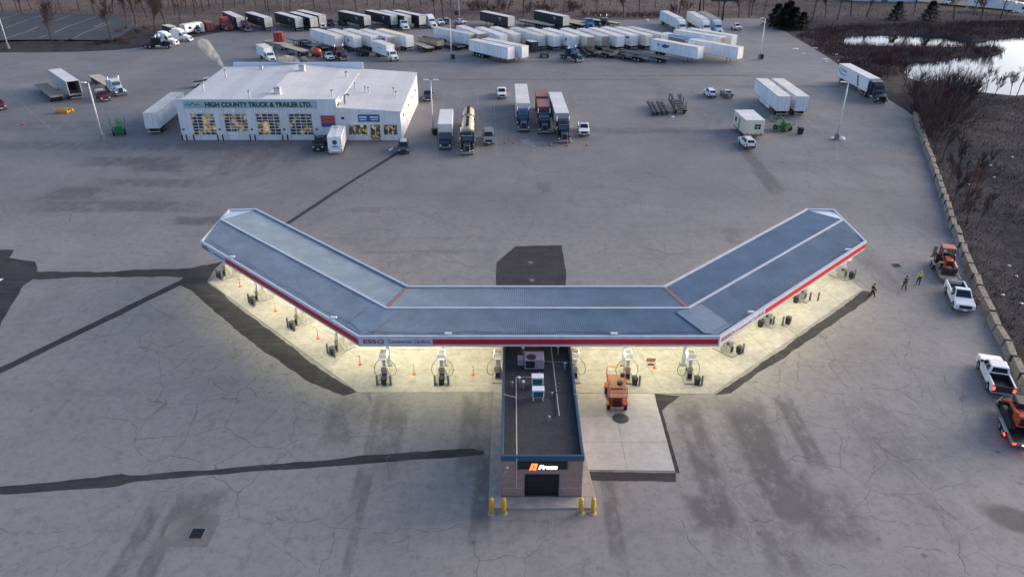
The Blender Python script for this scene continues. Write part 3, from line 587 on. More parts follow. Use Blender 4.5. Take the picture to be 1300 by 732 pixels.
# fascia ring
ring = [cA, cB, mir(cB), mir(cA), mir(cA2), mir(cA3), mir(cV), cV, cA3, cA2]
def offset_ring(pts, t):
    out = []; n = len(pts)
    for i in range(n):
        a, b, c = pts[i-1], pts[i], pts[(i+1) % n]; d1 = unit(sub2(b, a)); d2 = unit(sub2(c, b))
        n1 = (d1[1], -d1[0]); n2 = (d2[1], -d2[0]); m = (n1[0]+n2[0], n1[1]+n2[1]); l = (m[0]**2 + m[1]**2) / 2
        out.append((b[0] + m[0] * t / l, b[1] + m[1] * t / l))
    return out
outer = offset_ring(ring, .22); band = offset_ring(ring, .245); face = offset_ring(ring, .26)
for i in range(len(ring)):
    j = (i + 1) % len(ring)
    zt = ZT if i < 3 else ZT - .06
    MB().prism_z([ring[i], ring[j], outer[j], outer[i]], ZB, zt).build('fascia', M['canopy_white'], canopy, world=True)
ceil = MB(); ceil.add([p + (ZB + .12,) for p in ring], [tuple(range(len(ring)))])
me = ceil.mesh('ceiling'); bm = bmesh.new(); bm.from_mesh(me); bmesh.ops.triangulate(bm, faces=bm.faces); bm.to_mesh(me); bm.free()
link(me, 'ceiling', M['canopy_ceiling'], canopy, world=True)
def fascia_face(i, u0, u1, z0, z1, name, m, t0=.222, t1=.25):
    j = (i + 1) % len(ring); a, b = offset_ring(ring, t0), offset_ring(ring, t1)
    P = lambda r, u: (r[i][0] + (r[j][0]-r[i][0]) * u, r[i][1] + (r[j][1]-r[i][1]) * u)
    MB().prism_z([P(a, u0), P(a, u1), P(b, u1), P(b, u0)], z0, z1).build(name, M[m], canopy, world=True)
fascia_face(0, .19, .998, 5.24, 5.76, 'red_band', 'canopy_red'); fascia_face(1, .205, .996, 5.24, 5.76, 'red_band', 'canopy_red'); fascia_face(2, .265, .998, 5.24, 5.76, 'red_band', 'canopy_red')
def fascia_text(i, u0, s, size, m, width, z=5.32, bold=.0):
    j = (i + 1) % len(ring); a, b = Vector(outer[i] + (0,)), Vector(outer[j] + (0,)); d = (b - a).normalized(); n = Vector((d.y, -d.x, 0))
    o = a + (b - a) * u0 + n * .012; o.z = z
    link(text_mesh(s, size, o, d, (0, 0, 1), n, .01, bold, 0, width), 'lettering', M[m], canopy, world=True)
fascia_text(1, .013, 'ESSO', .56, 'letter_red', 1.85, 5.33, .014); fascia_text(1, .082, 'Commercial', .50, 'letter_plum', 2.05, 5.36, .008); fascia_text(1, .1535, 'Cardlock', .50, 'letter_plum', 1.5, 5.36, .008)
fascia_text(2, .012, 'ESSO', .56, 'letter_red', 2.1, 5.33, .014); fascia_text(2, .09, 'Commercial', .48, 'letter_plum', 2.65, 5.36, .0); fascia_text(2, .188, 'Cardlock', .48, 'letter_plum', 1.95, 5.36, .0)
fascia_text(0, .012, 'ESSO', .56, 'letter_red', 1.9, 5.33, .014); fascia_text(0, .085, 'Commercial', .44, 'letter_plum', 2.7, 5.36, .0)
# small floodlights on the roof edge and the cable that feeds them
def edge_pt(i, u, t=-.15):
    r = offset_ring(ring, t); j = (i + 1) % len(ring); return (r[i][0] + (r[j][0]-r[i][0]) * u, r[i][1] + (r[j][1]-r[i][1]) * u)
for i, u in ((0, .22), (0, .86), (1, .245), (1, .71), (2, .19), (2, .87)):
    x, y = edge_pt(i, u); f = MB().box(x - .3, x + .3, y - .12, y + .14, ZT + .02, ZT + .16).build('edge_light', M['reflect_white'], canopy, bevel=.03, world=True)
    MB().box(x - .05, x + .05, y - .05, y + .05, ZE, ZT + .02).build('bracket', M['galvanised'], f)
for i in range(3):
    pts = []
    for k in range(41):
        u = .01 + .98 * k / 40; x, y = edge_pt(i, u, -.6 - .14 * math.sin(k * .55 + i) - .08 * math.sin(k * 1.7)); pts.append((x, y, ZE + .13 + .04))
    MB().tube(pts, .022, 4).build('roof_cable', M['cable'], canopy, world=True)
# lamps in the ceiling
def lamp(x, y):
    f = MB().box(x - .42, x + .42, y - .42, y + .42, ZB + .02, ZB + .118).build('ceiling_lamp', M['canopy_white'], canopy, world=True)
    MB().box(x - .34, x + .34, y - .34, y + .34, ZB + .005, ZB + .018).build('lens', M['canopy_lens'], f)
def wing_pt(u, v): # u along wing from bend to tip, v across from front to back
    a = (cB[0] + (cA[0]-cB[0]) * u, cB[1] + (cA[1]-cB[1]) * u); b = (cV[0] + (cA3[0]-cV[0]) * u, cV[1] + (cA3[1]-cV[1]) * u); return (a[0] + (b[0]-a[0]) * v, a[1] + (b[1]-a[1]) * v)
for u in (.13, .38, .63, .88):
    for v in (.2, .72):
        p = wing_pt(u, v); lamp(*p); lamp(*mir(p))
for x in (-9.2, -4.1, 8.6, 13.6):
    lamp(x, 58.3); lamp(x, 63.4)

# ------------------------------------------------------------------ fuel islands
def make_dispenser():
    r = empty('fuel_dispenser')
    MB().box(-.55, .55, -.75, 1.7, .03, .17).build('island_kerb', M['concrete'], r, bevel=.05)
    MB().frustum((-.28, .28, -.25, .75), (-.22, .22, -.1, .65), .17, 1.55).build('cabinet', M['dispenser_grey'], r, bevel=.03)
    MB().box(-.15, .15, .0, .45, 1.55, 2.55).build('mast', M['galvanised'], r, bevel=.02)
    h = MB().frustum((-.42, .42, -.25, .85), (-.34, .34, -.12, .75), 2.55, 3.02).build('head', M['dispenser_white'], r, bevel=.07, segs=2)
    MB().frustum((-.27, .27, -.02, .62), (-.25, .25, 0, .6), 3.022, 3.045).build('top_panel', M['screen_grey'], h)
    MB().box(-.34, .34, -.45, -.26, 2.5, 2.6).build('visor', M['dispenser_white'], h, bevel=.02)
    MB().box(-.16, .16, -.275, -.23, 1.05, 1.42).build('display', M['screen_grey'], r)
    MB().box(-.2, .2, -.27, -.235, .35, .9).build('door_panel', M['door_black'], r)
    for s in (-1, 1):
        pts = [(s * .2, .3, 2.2), (s * .55, .35, 2.05), (s * .92, .4, 1.5), (s * 1.05, .4, .9), (s * .92, .35, .42), (s * .6, .3, .3), (s * .34, .2, .7), (s * .28, .1, 1.15)]
        P = []
        for i in range(len(pts) - 1):
            for t in (0, .5): P.append(tuple(pts[i][k] + (pts[i+1][k]-pts[i][k]) * t for k in range(3)))
        P.append(pts[-1]); MB().tube(P, .035, 5).build('hose', M['hose'], r, smooth=True)
        n = MB().box(s * .27 - .05, s * .27 + .05, .0, .26, 1.05, 1.3); n.tube([(s * .27, .0, 1.12), (s * .27, -.22, 1.0)], .025, 5); n.build('nozzle', M['nozzle_yellow' if s > 0 else 'rubber'], r)
    MB().tube([(.18, .6, .17), (.18, .6, 2.5)], .045, 6).build('vent_pipe', M['galvanised'], r)
    return r
def make_bollard(h=1.15, r=.10, m='bollard_grey', cap='bollard_grey'):
    o = empty('bollard')
    MB().spin([(r, 0), (r, h - r * .8), (r * .8, h - r * .25), (r * .35, h)], (0, 0, 0), (0, 0, 1), 14).build('post', M[m], o, smooth=True)
    MB().spin([(r * 1.8, 0), (r * 1.75, .05), (r * 1.05, .09)], (0, 0, .0), (0, 0, 1), 12).build('collar', M['concrete'], o)
    return o
def make_bin():
    o = empty('waste_bin')
    MB().frustum((-.27, .27, -.27, .27), (-.33, .33, -.33, .33), .03, .88).build('body', M['bin_black'], o, bevel=.04)
    MB().frustum((-.36, .36, -.36, .36), (-.28, .28, -.28, .28), .88, 1.05).build('lid', M['charcoal_paint'], o, bevel=.03)
    MB().box(-.2, .2, -.375, -.31, .9, .98).build('flap', M['steel_grey'], o)
    return o
def make_column():
    o = empty('canopy_column')
    MB().box(-.18, .18, -.18, .18, .03, ZB + .1).build('shaft', M['canopy_white'], o, bevel=.02)
    MB().box(-.32, .32, -.32, .32, .03, .2).build('base_plate', M['concrete'], o, bevel=.02)
    MB().box(-.185, .185, -.19, .19, 3.2, 3.7).build('red_band', M['canopy_red'], o)
    return o
def make_delineator():
    o = empty('lane_delineator')
    MB().spin([(.2, 0), (.19, .05), (.08, .09)], (0, 0, 0), (0, 0, 1), 12).build('base', M['cone_orange'], o)
    MB().tube([(0, 0, .06), (0, 0, 1.05)], .034, 8).build('post', M['cone_orange'], o)
    MB().tube([(0, 0, .72), (0, 0, .82)], .038, 8).build('reflector', M['reflect_white'], o)
    return o
Wl = unit(sub2(cA, cB)); inl = (Wl[1], -Wl[0]); inl = (abs(inl[0]), abs(inl[1])); inr = (-inl[0], inl[1])
WEST, EAST = 'on the repair shop wing', 'on the barriers wing'
islands = [((561,488),(0,1),'fuel dispenser between the cardlock lettering and the kiosk',1),((488,488),(0,1),'fuel dispenser under the white commercial cardlock lettering',1),((632,487),(0,1),'fuel dispenser against the kiosk wall away from the lift',0),
 ((730,487),(0,1),'fuel dispenser against the kiosk wall facing the orange lift',0),((797,488),(0,1),'fuel dispenser right beside the orange lift machine',2),((876,488),(0,1),'fuel dispenser at the bend towards the barriers wing',2)]
for k, px in enumerate([(427,448),(376,415),(326,384),(285,352)]): islands.append((px, inl, ORD[k] + ' fuel dispenser from the bend ' + WEST, 1))
for k, px in enumerate([(929,450),(978,414),(1022,382),(1073,354)]): islands.append((px, inr, ORD[k] + ' fuel dispenser from the bend ' + EAST, 2 if k in (0, 3) else 3))
for k, (px, d, lab, kind) in enumerate(islands):
    p = G(*px); c = along(p, d, .72) if d == (0, 1) else along(p, d, .3); p = p if d == (0, 1) else along(p, d, -.42)
    put(tag(spawn('disp', make_dispenser), lab, 'fuel pump', 'fuel dispensers under the canopy'), c, d)
    where = lab.split('fuel dispenser ')[1] if 'fuel dispenser ' in lab else lab
    if kind == 3: put(tag(spawn('colm', make_column), 'white canopy column behind the ' + lab, 'column', 'canopy columns'), along(c, d, 2.6), d)
    elif kind:
        n = (-d[1], d[0])
        for s in ((-1, 1) if kind == 1 else (1,)):
            q = along(along(p, n, s * .62 if kind == 1 else -1.05), d, -.15)
            put(tag(spawn('boll', make_bollard), 'grey bollard guarding the ' + lab, 'bollard', 'grey bollards at the pump islands'), q, d)
        q = along(along(p, n, 0 if kind == 1 else -.62), d, .02)
        b = put(tag(spawn('bin', make_bin), 'black bin at the ' + lab, 'waste bin', 'black bins at the pump islands'), q, d); b.scale = (.78, .78, .9)
        put(tag(spawn('colm', make_column), 'white canopy column behind the ' + lab, 'column', 'canopy columns'), along(c, d, 2.6), d)
for px, lab in [((965,414.5),'black waste bin left standing behind the second barriers wing pump'),((1000,411),'black waste bin standing alone on the apron near two bollards'),((1010,384),'black waste bin beside the third barriers wing pump')]:
    put(tag(spawn('bin', make_bin), lab, 'waste bin', 'black bins at the pump islands'), G(*px), inr)
for px, lab in [((981,413),'grey bollard between two black bins, nearer the pump'),((993,413),'grey bollard between two black bins, nearer the apron edge'),((1027.5,382),'grey bollard nearer the third barriers wing pump'),((1038,382),'grey bollard farther from the third barriers wing pump')]:
    put(tag(spawn('boll', make_bollard), lab, 'bollard', 'grey bollards at the pump islands'), G(*px), inr)
for k, px in enumerate([(526,475),(601,476),(457.5,463),(404,430),(350,395),(305,364),(831,467)]):
    lab = ['orange lane post between the two centre pumps','orange lane post between centre pumps and brick kiosk','orange lane post in the lane at the canopy bend','orange lane post between first and second wing pumps','orange lane post between second and third wing pumps','orange lane post between third and last wing pumps','orange lane post with a small board beside the orange lift'][k]
    o = put(tag(spawn('delin', make_delineator), lab, 'traffic post', 'orange lane posts on the apron'), G(*px), (0, 1), .035)
bd = empty('lane_board', G(826, 463) + (.035,)); MB().box(-.45, .45, -.02, .02, .35, .75).build('panel', M['orange_deck'], bd); MB().box(-.03, .03, -.03, .03, 0, .35).build('foot', M['steel_grey'], bd); MB().box(-.3, .3, -.15, .15, 0, .04).build('base', M['rubber'], bd)
tag(bd, 'small weathered orange notice board beside the orange lane post', 'sign')

# ------------------------------------------------------------------ brick kiosk with the illuminated sign
K0, K1, KY, KH = -.78, 5.29, 42.78, 4.1
kiosk = empty('brick_kiosk', (2.25, 42.78, 0)); tag(kiosk, 'narrow brick kiosk with blue parapet and dark gravel roof', 'building')
DX0, DX1, DZ = .95, 3.55, 2.35
w = MB(); w.box(K0, DX0, KY, KY + .3, 0, KH - .5); w.box(DX1, K1, KY, KY + .3, 0, KH - .5); w.box(DX0, DX1, KY, KY + .3, DZ, KH - .5)
w.build('front_wall', M['brick'], kiosk, world=True)
MB().box(K0, K0 + .3, KY + .3, 66, 0, KH - .5).build('side_wall', M['brick'], kiosk, world=True); MB().box(K1 - .3, K1, KY + .3, 66, 0, KH - .5).build('side_wall', M['brick'], kiosk, world=True)
MB().box(K0 + .3, K1 - .3, 65.7, 66, 0, KH - .5).build('rear_wall', M['brick'], kiosk, world=True)
MB().box(K0 + .2, K1 - .2, KY + .2, 65.8, KH - .5, KH - .38).build('roof', M['gravel'], kiosk, world=True)
t = .16
MB().box(K0 - .06, K1 + .06, KY - .06, KY + t, KH - .5, KH).build('parapet', M['kiosk_blue'], kiosk, bevel=.015, world=True)
MB().box(K0 - .06, K0 + t, KY + t, 66.06, KH - .5, KH).build('parapet', M['kiosk_blue'], kiosk, bevel=.015, world=True)
MB().box(K1 - t, K1 + .06, KY + t, 66.06, KH - .5, KH).build('parapet', M['kiosk_blue'], kiosk, bevel=.015, world=True)
MB().box(DX0 - .12, DX0, KY - .02, KY + .1, 0, DZ + .1).build('door_frame', M['steel_grey'], kiosk, world=True); MB().box(DX1, DX1 + .12, KY - .02, KY + .1, 0, DZ + .1).build('door_frame', M['steel_grey'], kiosk, world=True)
MB().box(DX0, DX1, KY - .02, KY + .1, DZ, DZ + .1).build('door_frame', M['steel_grey'], kiosk, world=True)
for k in range(9): MB().box(DX0, DX1, KY + .17 + .012 * (k % 2), KY + .26, .06 + k * DZ / 9 * .975, .06 + (k + .93) * DZ / 9 * .975).build('shutter_slat', M['door_black'], kiosk, world=True)
MB().box(K0, DX0 - .12, KY - .015, KY, .92, 1.0).build('sill_course', M['concrete'], kiosk, world=True); MB().box(DX1 + .12, K1, KY - .015, KY, .92, 1.0).build('sill_course', M['concrete'], kiosk, world=True)
sg = MB().box(.42, 4.12, KY - .1, KY - .003, 2.86, 3.56).build('sign_board', M['sign_black'], kiosk, world=True)
def on_sign(mb_or_me, m):
    me = mb_or_me.mesh('sign_mark') if isinstance(mb_or_me, MB) else mb_or_me
    o = link(me, 'sign_mark', M[m], sg); o.matrix_parent_inverse = Matrix(); return o
sz = KY - .125
on_sign(MB().add([(1.28,sz,2.78),(1.42,sz,2.83),(1.50,sz,2.90),(1.56,sz,2.84),(1.78,sz,2.80),(1.92,sz,3.42),(1.46,sz,3.44)] + [(x, sz + .02, z) for x, z in ((1.28,2.78),(1.42,2.83),(1.50,2.90),(1.56,2.84),(1.78,2.80),(1.92,3.42),(1.46,3.44))], [tuple(range(7))] + [(i, (i+1) % 7, 7 + (i+1) % 7, 7 + i) for i in range(7)]), 'prom_orange')
on_sign(MB().box(1.58, 1.65, sz - .006, sz - .001, 2.95, 3.3), 'sign_red')
on_sign(text_mesh('Prom', .50, (1.96, sz, 2.93), (1, 0, 0), (0, 0, 1), (0, -1, 0), .01, .028, .25, 1.42), 'prom_white')
MB().box(-.45, -.25, KY - .14, KY, 2.95, 3.1).build('wall_lamp', M['reflect_white'], kiosk, world=True); MB().box(-.52, -.47, KY - .05, KY, 2.5, 2.6).build('camera', M['reflect_white'], kiosk, world=True)
MB().tube([(.35, KY - .05, .95), (.35, KY - .05, KH - .2), (.35, KY + .1, KH + .03), (.35, 49, KH - .28), (.35, 53.2, KH - .28), (2.4, 53.2, KH - .28), (2.4, 53.9, KH - .28)], .035, 6).build('gas_pipe', M['pipe_cream'], kiosk, world=True)
MB().tube([(K0 + .1, 50.3, KH + .02), (.35, 50.3, KH - .28)], .03, 6).build('gas_pipe', M['pipe_cream'], kiosk, world=True)
MB().tube([(2.2, 55.6, KH - .2), (K1 - .1, 55.3, KH - .2)], .035, 6).build('conduit', M['steel_grey'], kiosk, world=True)
MB().tube([(3.75, 47.8, KH - .25), (3.55, 60, KH - .2)], .06, 6).build('drain_pipe', M['steel_grey'], kiosk, world=True)
MB().tube([(K1 - .2, 50.3, KH + .05), (K1 + .12, 50.3, KH + .05), (K1 + .15, 50.2, KH - .4)], .04, 6).build('scupper', M['galvanised'], kiosk, world=True)
MB().tube([(2.2, 51, KH - .3), (4.9, 51, KH - .3)], .02, 5).build('conduit', M['cable'], kiosk, world=True)
for x, y, h, c in [(.95, 51.6, .75, 'reflect_white'), (.6, 52.4, .6, 'reflect_white'), (1.0, 56.6, .9, 'reflect_white'), (.0, 51.8, .5, 'steel_grey'), (2.9, 47.3, .4, 'steel_grey'), (4.6, 54.4, .7, 'steel_grey'), (3.3, 50.6, .3, 'steel_grey'), (4.15, 56.8, .9, 'galvanised'), (3.9, 51.8, .35, 'chassis'), (3.6, 50.7, .3, 'chassis')]:
    v = MB().tube([(x, y, KH - .4), (x, y, KH - .4 + h)], .06, 8).build('vent_pipe', M['steel_grey'], kiosk, world=True)
    k2 = MB().spin([(.13, 0), (.13, .1), (.05, .16)], (x, y, KH - .4 + h), (0, 0, 1), 10).build('cowl', M[c], v)
def make_rooftop_unit():
    o = empty('rooftop_unit')
    MB().box(-.85, .85, -.7, .7, .15, 1.15).build('casing', M['mauve_metal'], o, bevel=.04)
    MB().box(-1.45, -.85, -.35, .35, .3, .95).build('duct', M['mauve_metal'], o, bevel=.03)
    MB().spin([(.42, 1.15), (.42, 1.19), (.36, 1.2)], (-.25, -.28, 0), (0, 0, 1), 18).build('fan_guard', M['door_black'], o)
    MB().box(-.75, .05, -.715, -.7, .3, 1.0).build('louvre', M['door_black'], o)
    MB().box(-.9, .9, -.72, -.6, 0, .15).build('skid', M['chassis'], o); MB().box(-.9, .9, .6, .72, 0, .15).build('skid', M['chassis'], o)
    return o
put(tag(make_rooftop_unit(), 'mauve air handling unit with round fan on the kiosk gravel roof', 'air unit'), (1.95, 55.0), (0, 1), KH - .38)
def make_condenser():
    o = empty('condenser_unit')
    MB().box(-.48, .48, -.32, .32, .35, 1.05).build('casing', M['pale_blue_paint'], o, bevel=.03)
    MB().box(-.5, .5, -.34, .34, 1.055, 1.1).build('top_cover', M['reflect_white'], o, bevel=.02)
    MB().box(-.4, .4, -.335, -.32, .42, .95).build('grille', M['teal_paint'], o)
    for sx in (-.4, .4):
        for sy in (-.25, .25): MB().box(sx - .04, sx + .04, sy - .04, sy + .04, 0, .35).build('leg', M['reflect_white'], o)
    return o
put(tag(spawn('cond', make_condenser), 'white topped condenser nearer the mauve air unit', 'air unit', 'two condensers on the kiosk roof'), (2.15, 52.0), (0, 1), KH - .38)
put(tag(spawn('cond', make_condenser), 'white topped condenser nearer the illuminated kiosk sign', 'air unit', 'two condensers on the kiosk roof'), (2.15, 50.2), (0, 1), KH - .38)
for k, (x, lab) in enumerate([(-1.52,'yellow bollard at the outer kiosk corner on the side of the long tar strip'),(-.59,'yellow bollard inside the kiosk corner on the side of the long tar strip'),(5.1,'yellow bollard inside the kiosk corner on the ramp slab side'),(6.0,'yellow bollard at the outer kiosk corner on the ramp slab side')]):
    put(tag(spawn('yboll', lambda: make_bollard(1.5, .17, 'yellow_paint')), lab, 'bollard', 'yellow bollards before the kiosk'), (x, 41.15), (0, 1))

# ------------------------------------------------------------------ repair shop
SX0, SX1, SM, SY0, SY1 = -60.4, -20.2, -31.6, 134.0, 161.0
shop = empty('repair_shop', (-40, 134, 0)); tag(shop, 'white truck repair shop with four glazed bay doors and white roof', 'building')
def sp(mb, name, m, bevel=0): return mb.build(name, M[m], shop, bevel=bevel, world=True)
doors = [(-58.3, -53.9), (-52.4, -48.0), (-46.5, -42.1), (-40.6, -36.2)]; DH = 5.0
wl = MB(); xs_ = [SX0] + [x for d in doors for x in d] + [SM]
for a, b in zip(xs_[0::2], xs_[1::2]): wl.box(a, b, SY0, SY0 + .35, 0, DH)
wl.box(SX0, SM, SY0, SY0 + .35, DH, 7.4); sp(wl, 'front_wall', 'wall_white')
# office front with openings
ow = MB(); op = [(-29.9, -26.4, .9, 2.9), (-25.9, -24.0, .0, 2.9), (-23.5, -20.9, .9, 2.9)]
ow.box(SM, SX1, SY0, SY0 + .35, 2.9, 5.3)
ex = [SM] + [v for a in op for v in a[:2]] + [SX1]
for a, b in zip(ex[0::2], ex[1::2]): ow.box(a, b, SY0, SY0 + .35, 0, 2.9)
for a in op:
    if a[2] > 0: ow.box(a[0], a[1], SY0, SY0 + .35, 0, a[2])
sp(ow, 'office_wall', 'wall_white')
sp(MB().prism_x([(SY0 + .35, 0), (SY1, 0), (SY1, 6.3), (SY0 + .35, 5.3)], SX1 - .3, SX1), 'side_wall', 'wall_white')
sp(MB().prism_x([(SY0 + .35, 0), (SY1, 0), (SY1, 7.5), (SY0 + .35, 6.5)], SX0, SX0 + .3), 'side_wall', 'wall_white')
sp(MB().box(SX0, SX1, SY1, SY1 + .3, 0, 6.2), 'rear_wall', 'wall_white')
sp(MB().box(-58.6, -31.4, SY1, SY1 + .35, 6.21, 8.5), 'rear_parapet', 'parapet_blue')
XR = -45.0
rf = MB(); f0, b0 = SY0 + .36, SY1 - .01
rf.add([(SX0 - .15, f0, 6.75), (XR, f0, 7.3), (SM, f0, 6.35), (SX0 - .15, b0, 7.6), (XR, b0, 8.2), (SM, b0, 7.2), (SX1 + .25, b0, 6.45), (SX1 + .25, SY0 - .25, 5.4), (SM, SY0 - .25, 6.1),
        (SM, f0, 6.1)], [(0, 1, 4, 3), (1, 2, 5, 4), (2, 9, 8, 7, 6, 5)])
sp(rf, 'roof', 'roof_membrane')
sp(MB().add([(SM, SY0 - .25, 6.1), (SX1 + .25, SY0 - .25, 5.4), (SX1 + .25, SY0 - .25, 5.15), (SM, SY0 - .25, 5.15)] + [(SM, SY0 - .01, 6.08), (SX1 + .25, SY0 - .01, 5.38), (SX1 + .25, SY0 - .01, 5.15), (SM, SY0 - .01, 5.15)], [(0,1,2,3),(4,5,6,7),(2,3,7,6)]), 'eaves', 'wall_white')
sp(MB().box(SM - .3, SM, SY0 + .35, SY0 + 3, 5.3, 7.38), 'step_wall', 'wall_white')
sp(MB().box(SX0 - .05, SM + .05, SY0 - .06, SY0 + .4, 7.4, 7.52), 'coping', 'parapet_blue')
sb_ = sp(MB().box(-58.9, -35.0, SY0 - .12, SY0 - .002, 5.95, 7.25), 'sign_board', 'sign_teal')
ms = MB()
for k, (x, h) in enumerate([(-58.2, .4), (-57.3, .62), (-56.4, .42)]): ms.add([(x - .75, SY0 - .135, 6.35), (x - .55, SY0 - .135, 6.35), (x, SY0 - .135, 6.2 + h), (x + .55, SY0 - .135, 6.35), (x + .75, SY0 - .135, 6.35), (x, SY0 - .135, 6.42 + h)], [(0, 1, 2, 5), (2, 3, 4, 5)])
ms.v = [(x, y - .004 * (i // 6), z) for i, (x, y, z) in enumerate(ms.v)]
link(ms.mesh('mountain_mark'), 'mountain_mark', M['logo_teal'], sb_)
link(text_mesh('HIGH COUNTY TRUCK & TRAILER LTD.', 1.12, (-55.1, SY0 - .14, 6.2), (1, 0, 0), (0, 0, 1), (0, -1, 0), .01, .045, 0, 19.2), 'lettering', M['letter_green'], sb_)
pane_me = None
for di, (a, b) in enumerate(doors):
    d = sp(MB().box(a, b, SY0 + .2, SY0 + .28, 0, DH), 'bay_door', 'wall_white')
    nc, nr = 4, 7; z0 = (.95, 1.55, .95, .95)[di]; nr = 6 if di == 1 else 7
    cw = (b - a - .2) / nc; ch = (DH - .15 - z0) / nr
    key = round(ch, 3)
    for i in range(nc):
        for j in range(nr):
            pm = MB().box(-cw / 2 + .07, cw / 2 - .07, -.02, .0, -ch / 2 + .06, ch / 2 - .06).mesh('pane') if (key, 'p') not in PROTO else PROTO[(key, 'p')]
            PROTO[(key, 'p')] = pm
            link(pm, 'pane', M['workshop_glass'], d, loc=(a + .1 + cw * (i + .5), SY0 + .195, z0 + ch * (j + .5)))
    l = sp(MB().box((a+b)/2 - .2, (a+b)/2 + .2, SY0 - .35, SY0, 5.25, 5.5), 'wall_lamp', 'reflect_white')
    sp(MB().box(b + .4, b + .75, SY0 - .06, SY0, 1.9, 2.2), 'bay_number', 'bin_black')
sp(MB().box(SX0 + .3, SX0 + .7, SY0 - .06, SY0, 1.9, 2.2), 'bay_number', 'bin_black')
for i, a in enumerate(op):
    d = sp(MB().box(a[0], a[1], SY0 + .2, SY0 + .28, max(a[2], .02), a[3]), 'entrance' if i == 1 else 'shop_window', 'wall_white')
    n = 2 if i == 1 else 3; cw = (a[1] - a[0] - .1) / n
    for k in range(n):
        link(MB().box(a[0] + .05 + cw * k + .05, a[0] + .05 + cw * (k + 1) - .05, SY0 + .17, SY0 + .19, a[2] + .12, a[3] - .1).mesh('pane'), 'pane', M['showroom_glass'], d)
sg2 = sp(MB().box(-34.6, -32.1, SY0 - .12, SY0 - .002, 2.6, 4.6), 'sign_board', 'sign_red')
for z0, z1, m in ((4.62, 5.1, 'parapet_blue'), (2.55, 3.1, 'sign_blue')): link(MB().box(-34.62, -32.08, SY0 - .14, SY0 - .001, z0, z1).mesh('panel'), 'panel', M[m], sg2)
for z in (3.35, 4.0): link(MB().box(-34.3, -32.4, SY0 - .15, SY0 - .125, z, z + .32).mesh('print_line'), 'print_line', M['flashing_rust'], sg2)
sg3 = sp(MB().box(-27.9, -24.0, SY0 - .12, SY0 - .002, 3.45, 4.75), 'sign_board', 'sign_blue')
for x0, x1 in ((-27.7, -26.3), (-25.7, -24.2)):
    link(MB().box(x0, x1, SY0 - .14, SY0 - .122, 4.15, 4.45).mesh('print_line'), 'print_line', M['pale_blue_paint'], sg3); link(MB().box(x0 + .1, x1 - .1, SY0 - .14, SY0 - .122, 3.75, 3.95).mesh('print_line'), 'print_line', M['pale_blue_paint'], sg3)
sp(MB().box(-30.9, -30.4, SY0 - .06, SY0, 3.9, 4.3), 'vent', 'bin_black')
for y in (138, 145, 151, 157): sp(MB().box(SX1, SX1 + .1, y - .3, y + .3, 3.4, 3.9), 'wall_light', 'bin_black')
for y in (142, 148.5, 154.5): sp(MB().box(SX1, SX1 + .03, y - .05, y + .05, 0.1, 5.2), 'panel_joint', 'steel_grey')
def roof_z(x, y):
    tt = (y - f0) / (b0 - f0)
    if x < XR: return (6.75 + (x - SX0) / (XR - SX0) * .55) * (1 - tt) + (7.6 + (x - SX0) / (XR - SX0) * .6) * tt
    e = (x - XR) / (SX1 - XR); return (7.3 - 1.9 * e) * (1 - tt) + (8.2 - 1.75 * e) * tt
def roofpx(px, py):
    z = 7
    for _ in range(6): x, y = G(px, py, z); z = roof_z(x, y)
    return x, y, z
for px, h, r_, nm in [((287,98),1.3,.16,'flue'),((259,117),1.6,.14,'flue'),((317,125),1.2,.14,'flue'),((422,123),1.1,.16,'flue'),((438,131),1.2,.18,'bent_flue'),((451,113),1.0,.12,'flue'),((464,117),.9,.12,'flue'),((468,118),.9,.12,'flue'),((500,121),1.3,.12,'flue'),((503,124),1.0,.12,'flue'),((440,98),.9,.2,'flue')]:
    x, y, z = roofpx(*px)
    if nm == 'bent_flue': sp(MB().tube([(x, y, z - .1), (x, y, z + 1.2), (x + .15, y, z + 1.5), (x + .5, y, z + 1.6), (x + .9, y, z + 1.45)], r_, 8), 'flue', 'steel_grey')
    else:
        f = sp(MB().tube([(x, y, z - .1), (x, y, z + h)], r_, 8), 'flue', 'galvanised'); link(MB().spin([(r_ * 1.7, 0), (r_ * 1.7, .12), (r_ * .6, .28)], (x, y, z + h), (0, 0, 1), 8).mesh('cowl'), 'cowl', M['steel_grey'], f)
for px in [(353, 119), (384, 90), (332, 88)]:
    x, y, z = roofpx(*px); s = .55 if px[0] != 332 else .3
    f = sp(MB().box(x - s, x + s, y - s, y + s, z - .2, z + 1.0 * s / .55), 'roof_fan', 'galvanised', .05); link(MB().frustum((x - s * 1.3, x + s * 1.3, y - s * 1.3, y + s * 1.3), (x - s * .8, x + s * .8, y - s * .8, y + s * .8), z + 1.0 * s / .55, z + 1.3 * s / .55).mesh('cowl'), 'cowl', M['silver_paint'], f)
for k, x in enumerate([SX0 + .3, SX0 + 1.1, -58.0, -53.6, -52.7, -47.7, -46.8, -41.8, -40.9, -35.9]):
    put(tag(spawn('rust', lambda: make_bollard(1.35, .13, 'maroon_paint')), ORD[k] + ' rusty guard post at the bay doors, counted from the parked white trailer', 'bollard', 'guard posts at the shop bay doors'), (x, SY0 - .8), (0, 1))

